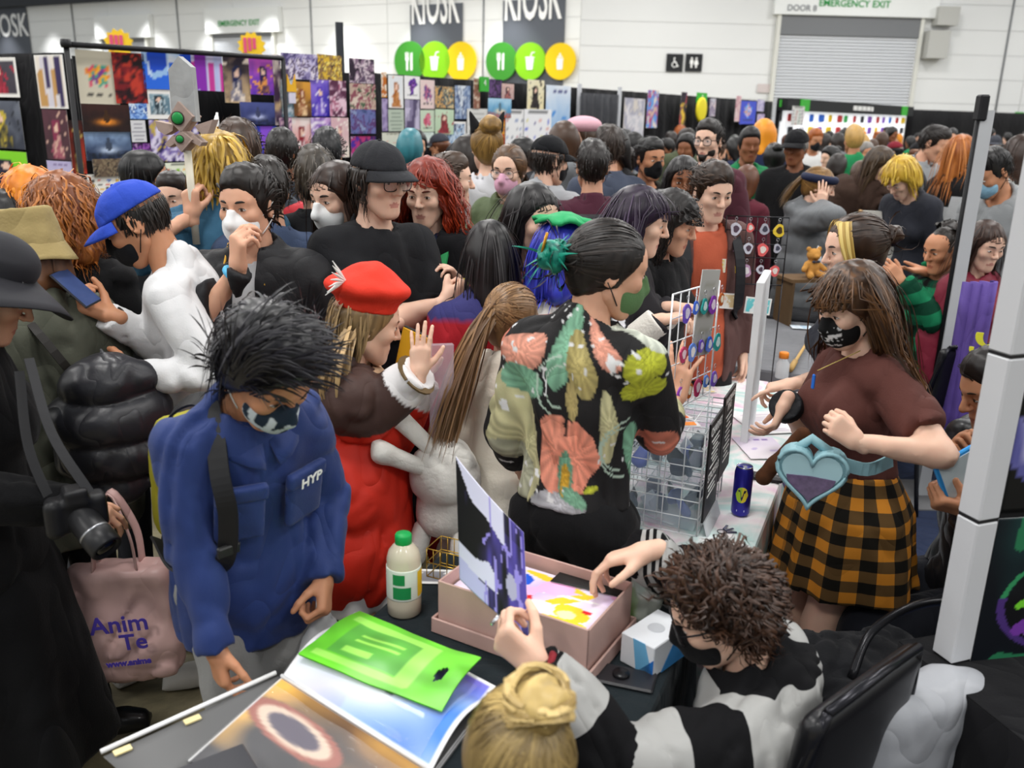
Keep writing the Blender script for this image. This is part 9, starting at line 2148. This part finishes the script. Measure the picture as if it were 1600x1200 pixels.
# white banner pole at the right
a_,b_=at(1546,155,4.4),at(1515,330,4.4); o=empty('banner_pole',(b_[0],b_[1],0),0,'tall white pole with a black clamp at the right','pole'); MB().box((-0.03,-0.02,0),(0.03,0.02,a_[2]-0.05)).build('pole',mat('#b8babd',0.4,0.03),o); MB().tube([(-0.035,0,0.5),(-0.035,0,a_[2])],0.012,8).build('black_rod',bm_,o,True); MB().box((-0.05,-0.03,a_[2]-0.10),(-0.005,0.03,a_[2]+0.02),bev=0.008).build('clamp',bm_,o); MB().box((-0.2,-0.2,0),(0.2,0.2,0.015)).build('base',mat('#6a6a6c',0.5),o)
# pink shopping bag and shoes on the left floor
sbg=empty('shopping_bag',at(205,1050,2.28)*V3(1,1,0)+V3(0,0,0),0.12,'pale pink plastic shopping bag with purple lettering','bag'); z0=at(205,1050,2.28)[2]; pbm=mat('#cda9a4',0.4,0.05,6,0.2,30,spec=0.4)
wb,hb2=0.15,at(205,880,2.28)[2]-z0
sdf_obj('bag_body',[Box((0,0,z0+hb2/2),(wb,0.05,hb2/2),rnd=0.03),Ell((0,0,z0+hb2*0.3),(wb*0.95,0.075,hb2*0.33),k=0.05)],0.010,pbm,sbg,disp=folds(0.012,9,2))
for sy in (-0.03,0.03):MB().tube(crom([(-0.06,sy,z0+hb2-0.02),(-0.04,sy,z0+hb2+0.12),(0.0,sy*0.3,z0+hb2+0.22),(0.05,sy,z0+hb2+0.1),(0.06,sy,z0+hb2-0.02)],5),0.014,8,flat=0.3).build('handle',pbm,sbg,True)
pur=mat('#4a3aa0',0.5,0)
for tx,sz,x,z,cl in (('Anim',0.075,0.015,0.60,pur),('Te',0.07,0.05,0.44,pur),('www.anime',0.026,0.03,0.26,pur)):
 t=text_obj('lettering',tx,sz,cl,sbg,depth=0.0012,bold=0.0012); t.rotation_euler=(math.pi/2,-0.08,0); t.location=(x,-0.094,z0+hb2*z)
 # ------------------------------------------------------------------ the crowd further back
HC=[('black-haired','#0e0c0c'),('dark-haired','#1c1410'),('brown-haired','#3c281a'),('chestnut-haired','#54301c'),('ginger-haired','#8e4a18'),('blond','#a8854a'),('grey-haired','#6a6662'),('red-haired','#7a2214'),('teal-haired','#2c6a74'),('orange-wigged','#d8821c')]
GC=[('black','#141416'),('charcoal','#2c2e33'),('navy','#1c2440'),('grey','#6e7174'),('white','#d0d0ce'),('maroon','#5a2430'),('green','#1f7a4a'),('olive','#4e5540'),('beige','#b8a488'),('blue','#35548a'),('red','#a8262c'),('brown','#4a3428'),('pink','#c88a9c'),('purple','#4a3468'),('light blue','#7a9cc0')]
GN=['top','jacket','hoodie','coat']
rc=np.random.default_rng(21)
TPL=[]
for i,(sx,hs,ln,gar,mk,lean) in enumerate((('m','short',0.04,'jacket',False,0),('f','down',0.24,'coat',False,2),('m','short',0.05,'hoodie',True,4),('f','down',0.12,'top',True,0),('f','bun',0.1,'jacket',False,3),('m','cap',0.04,'top',False,0),('f','down',0.34,'hoodie',False,5),('m','short',0.07,'coat',True,2))):
 q=Person('template',(0,0,1.585),0,'C',SK['mid'],sex=sx,lean=lean,head=((i*17%40)-20,4+3*(i%4),0),g=1.0+0.06*(i%3))
 if i%3==0:q.arm('R',t=q.k.C+V3(0.12,0.25,-0.1),pose='relax')
 if i%3==1:q.arm('L',t=q.k.C+V3(-0.16,0.2,-0.16),pose='grip')
 q.body(eyes=False)
 q.hair('#222222',style='down' if hs=='down' else 'short',length=ln,thick=0.02,nape=-0.07,under_hat=0.05 if hs=='cap' else None,bun=(0,-0.1,0.1,0.045) if hs=='bun' else None)
 if hs=='cap':ball_cap(q.k,q.root,'B',cloth('#222222'))
 q.top(cloth('#333333'),name=gar,off=0.022,hem=0.35 if gar=='coat' else 0.13,hood=gar=='hoodie',collar=0.03 if gar=='jacket' else 0.0)
 q.pants(cloth('#25262b')); q.shoes(mat('#222226',0.6,0.05))
 if mk:q.mask(cloth('#e0e2e4'))
 ch=[o for o in COL.objects if o.parent==q.root]
 TPL.append((q.root,ch,gar,hs,mk,q.k.H))
SKC=['#e3bda6','#d6a68a','#c08a68','#b98462','#8a5a3e','#e3bda6','#d6a68a']
MC=[('black','#1a1a1e'),('white','#e4e6e8'),('blue','#8ab0d0')]
used=set()
PLACES=lambda px,Y:('left of curtain' if px<905 else 'by grey curtain' if px<985 else 'below long drape' if px<1130 else 'near round print' if px<1225 else 'before lit stall' if px<1330 else 'under roller shutter' if px<1430 else 'along right drape' if px<1530 else 'at far right')
ROW=lambda Y:'near crowd' if Y<8.5 else 'middle crowd' if Y<13 else 'deep crowd'
first=[True]*len(TPL)
def crowd_person(X,Y,yaw,H,ti=None,hc=None,gc=None,skin=None):
 px=800+FPX*(V3(X,Y,1.6-CAMZ)@IX)/(V3(X,Y,1.6-CAMZ)@FW)
 for _ in range(60):
  t_=int(rc.integers(len(TPL))) if ti is None else ti; h_=HC[int(min(rc.exponential(2.2),9))] if hc is None else hc; g_=GC[int(min(abs(rc.normal(0,4.5)),14))] if gc is None else gc
  root,ch,gar,hs,mk,Ht=TPL[t_]; m_=MC[int(rc.integers(3))]
  lb='%s person in %s %s%s, %s %s'%(h_[0],g_[0],gar,' with %s mask'%m_[0] if mk else ' and cap' if hs=='cap' else ' with bun' if hs=='bun' else ' with long hair' if hs=='down' else '',ROW(Y),PLACES(px,Y))
  if lb not in used or ti is not None:break
 used.add(lb)
 if first[t_]:r=root; kids=ch; first[t_]=False; fresh=True
 else:
  r=root.copy(); COL.objects.link(r); kids=[]
  for c in ch:d=c.copy(); COL.objects.link(d); d.parent=r; kids.append(d)
 r.location=(X,Y,0); r.rotation_euler=(0,0,yaw*D2R); sc=H/Ht; r.scale=(sc,sc,sc); tag(r,lb,'person','people in the crowd behind the stalls')
 sk=skin or SKC[int(rc.integers(len(SKC)))]
 for c in kids:
  n=c.name.split('.')[0]
  if not c.material_slots:continue
  def setm(i,m):c.material_slots[i].link='OBJECT'; c.material_slots[i].material=m
  if n=='body':setm(0,skin_mat(sk)); setm(1,mat(lip_of(sk),0.45,0.05))
  elif n=='hair':setm(0,hair_mat(h_[1]))
  elif n in GN:setm(0,cloth(g_[1]))
  elif n in ('cap_crown','cap_brim','cap_button'):setm(0,cloth(['#17171a','#3a3c44','#7a2430'][int(X*7)%3]))
  elif n=='face_mask':setm(0,cloth(m_[1]))
 return r
def left_of(A,B,X,Y):return (B[0]-A[0])*(Y-A[1])-(B[1]-A[1])*(X-A[0])
pts=[]
taken=[(o.location[0],o.location[1]) for o in COL.objects if o.name.startswith('person') and o.type=='EMPTY']
Yv=6.4
while Yv<25:
 dx=0.52+0.018*Yv; Xv=-3.0
 while Xv<16:
  x,y=Xv+rc.normal(0,0.14),Yv+rc.normal(0,0.2)
  px=800+FPX*(V3(x,y,-0.33)@IX)/(V3(x,y,-0.33)@FW)
  ok=640<px<1640 and left_of((-1.40,9.02),(0.66,12.08),x,y)<-0.9 and left_of((0.66,12.08),(5.26,18.83),x,y)<-0.9 and left_of((5.26,18.83),(10.9,25.9),x,y)<-1.0
  if y<7.6 and px>1230:ok=False
  if px<900 and y<7.0:ok=False
  if ok and min((a-x)**2+(b-y)**2 for a,b in taken+pts)<0.30:ok=False
  if ok and rc.random()<(0.6 if y<9 else 0.85):pts.append((x,y))
  Xv+=dx
 Yv+=dx*0.95
for (x,y) in pts:crowd_person(x,y,float(rc.choice([0,20,60,100,150,180,200,250,300,340]))+rc.normal(0,15),float(np.clip(rc.normal(1.70,0.075),1.54,1.86)))
for px,py,Y,yaw,ti,h_,g_ in ((640,250,5.6,20,0,HC[8],GC[0]),(725,258,5.4,340,3,HC[1],GC[0]),(885,232,6.0,10,6,HC[2],GC[3]),(965,240,6.3,120,1,HC[0],GC[0]),(1195,218,8.2,5,1,HC[9],GC[2]),(1168,235,7.3,200,0,HC[0],GC[6]),(1245,238,7.0,160,5,HC[6],GC[0]),(1335,225,9.0,20,0,HC[5],GC[6])):
 c=at(px,py,Y); crowd_person(c[0],c[1],yaw,c[2]+0.165,ti,h_,g_)
for i,f in enumerate(first):
 if f:
  for o in TPL[i][1]:bpy.data.objects.remove(o)
  bpy.data.objects.remove(TPL[i][0])
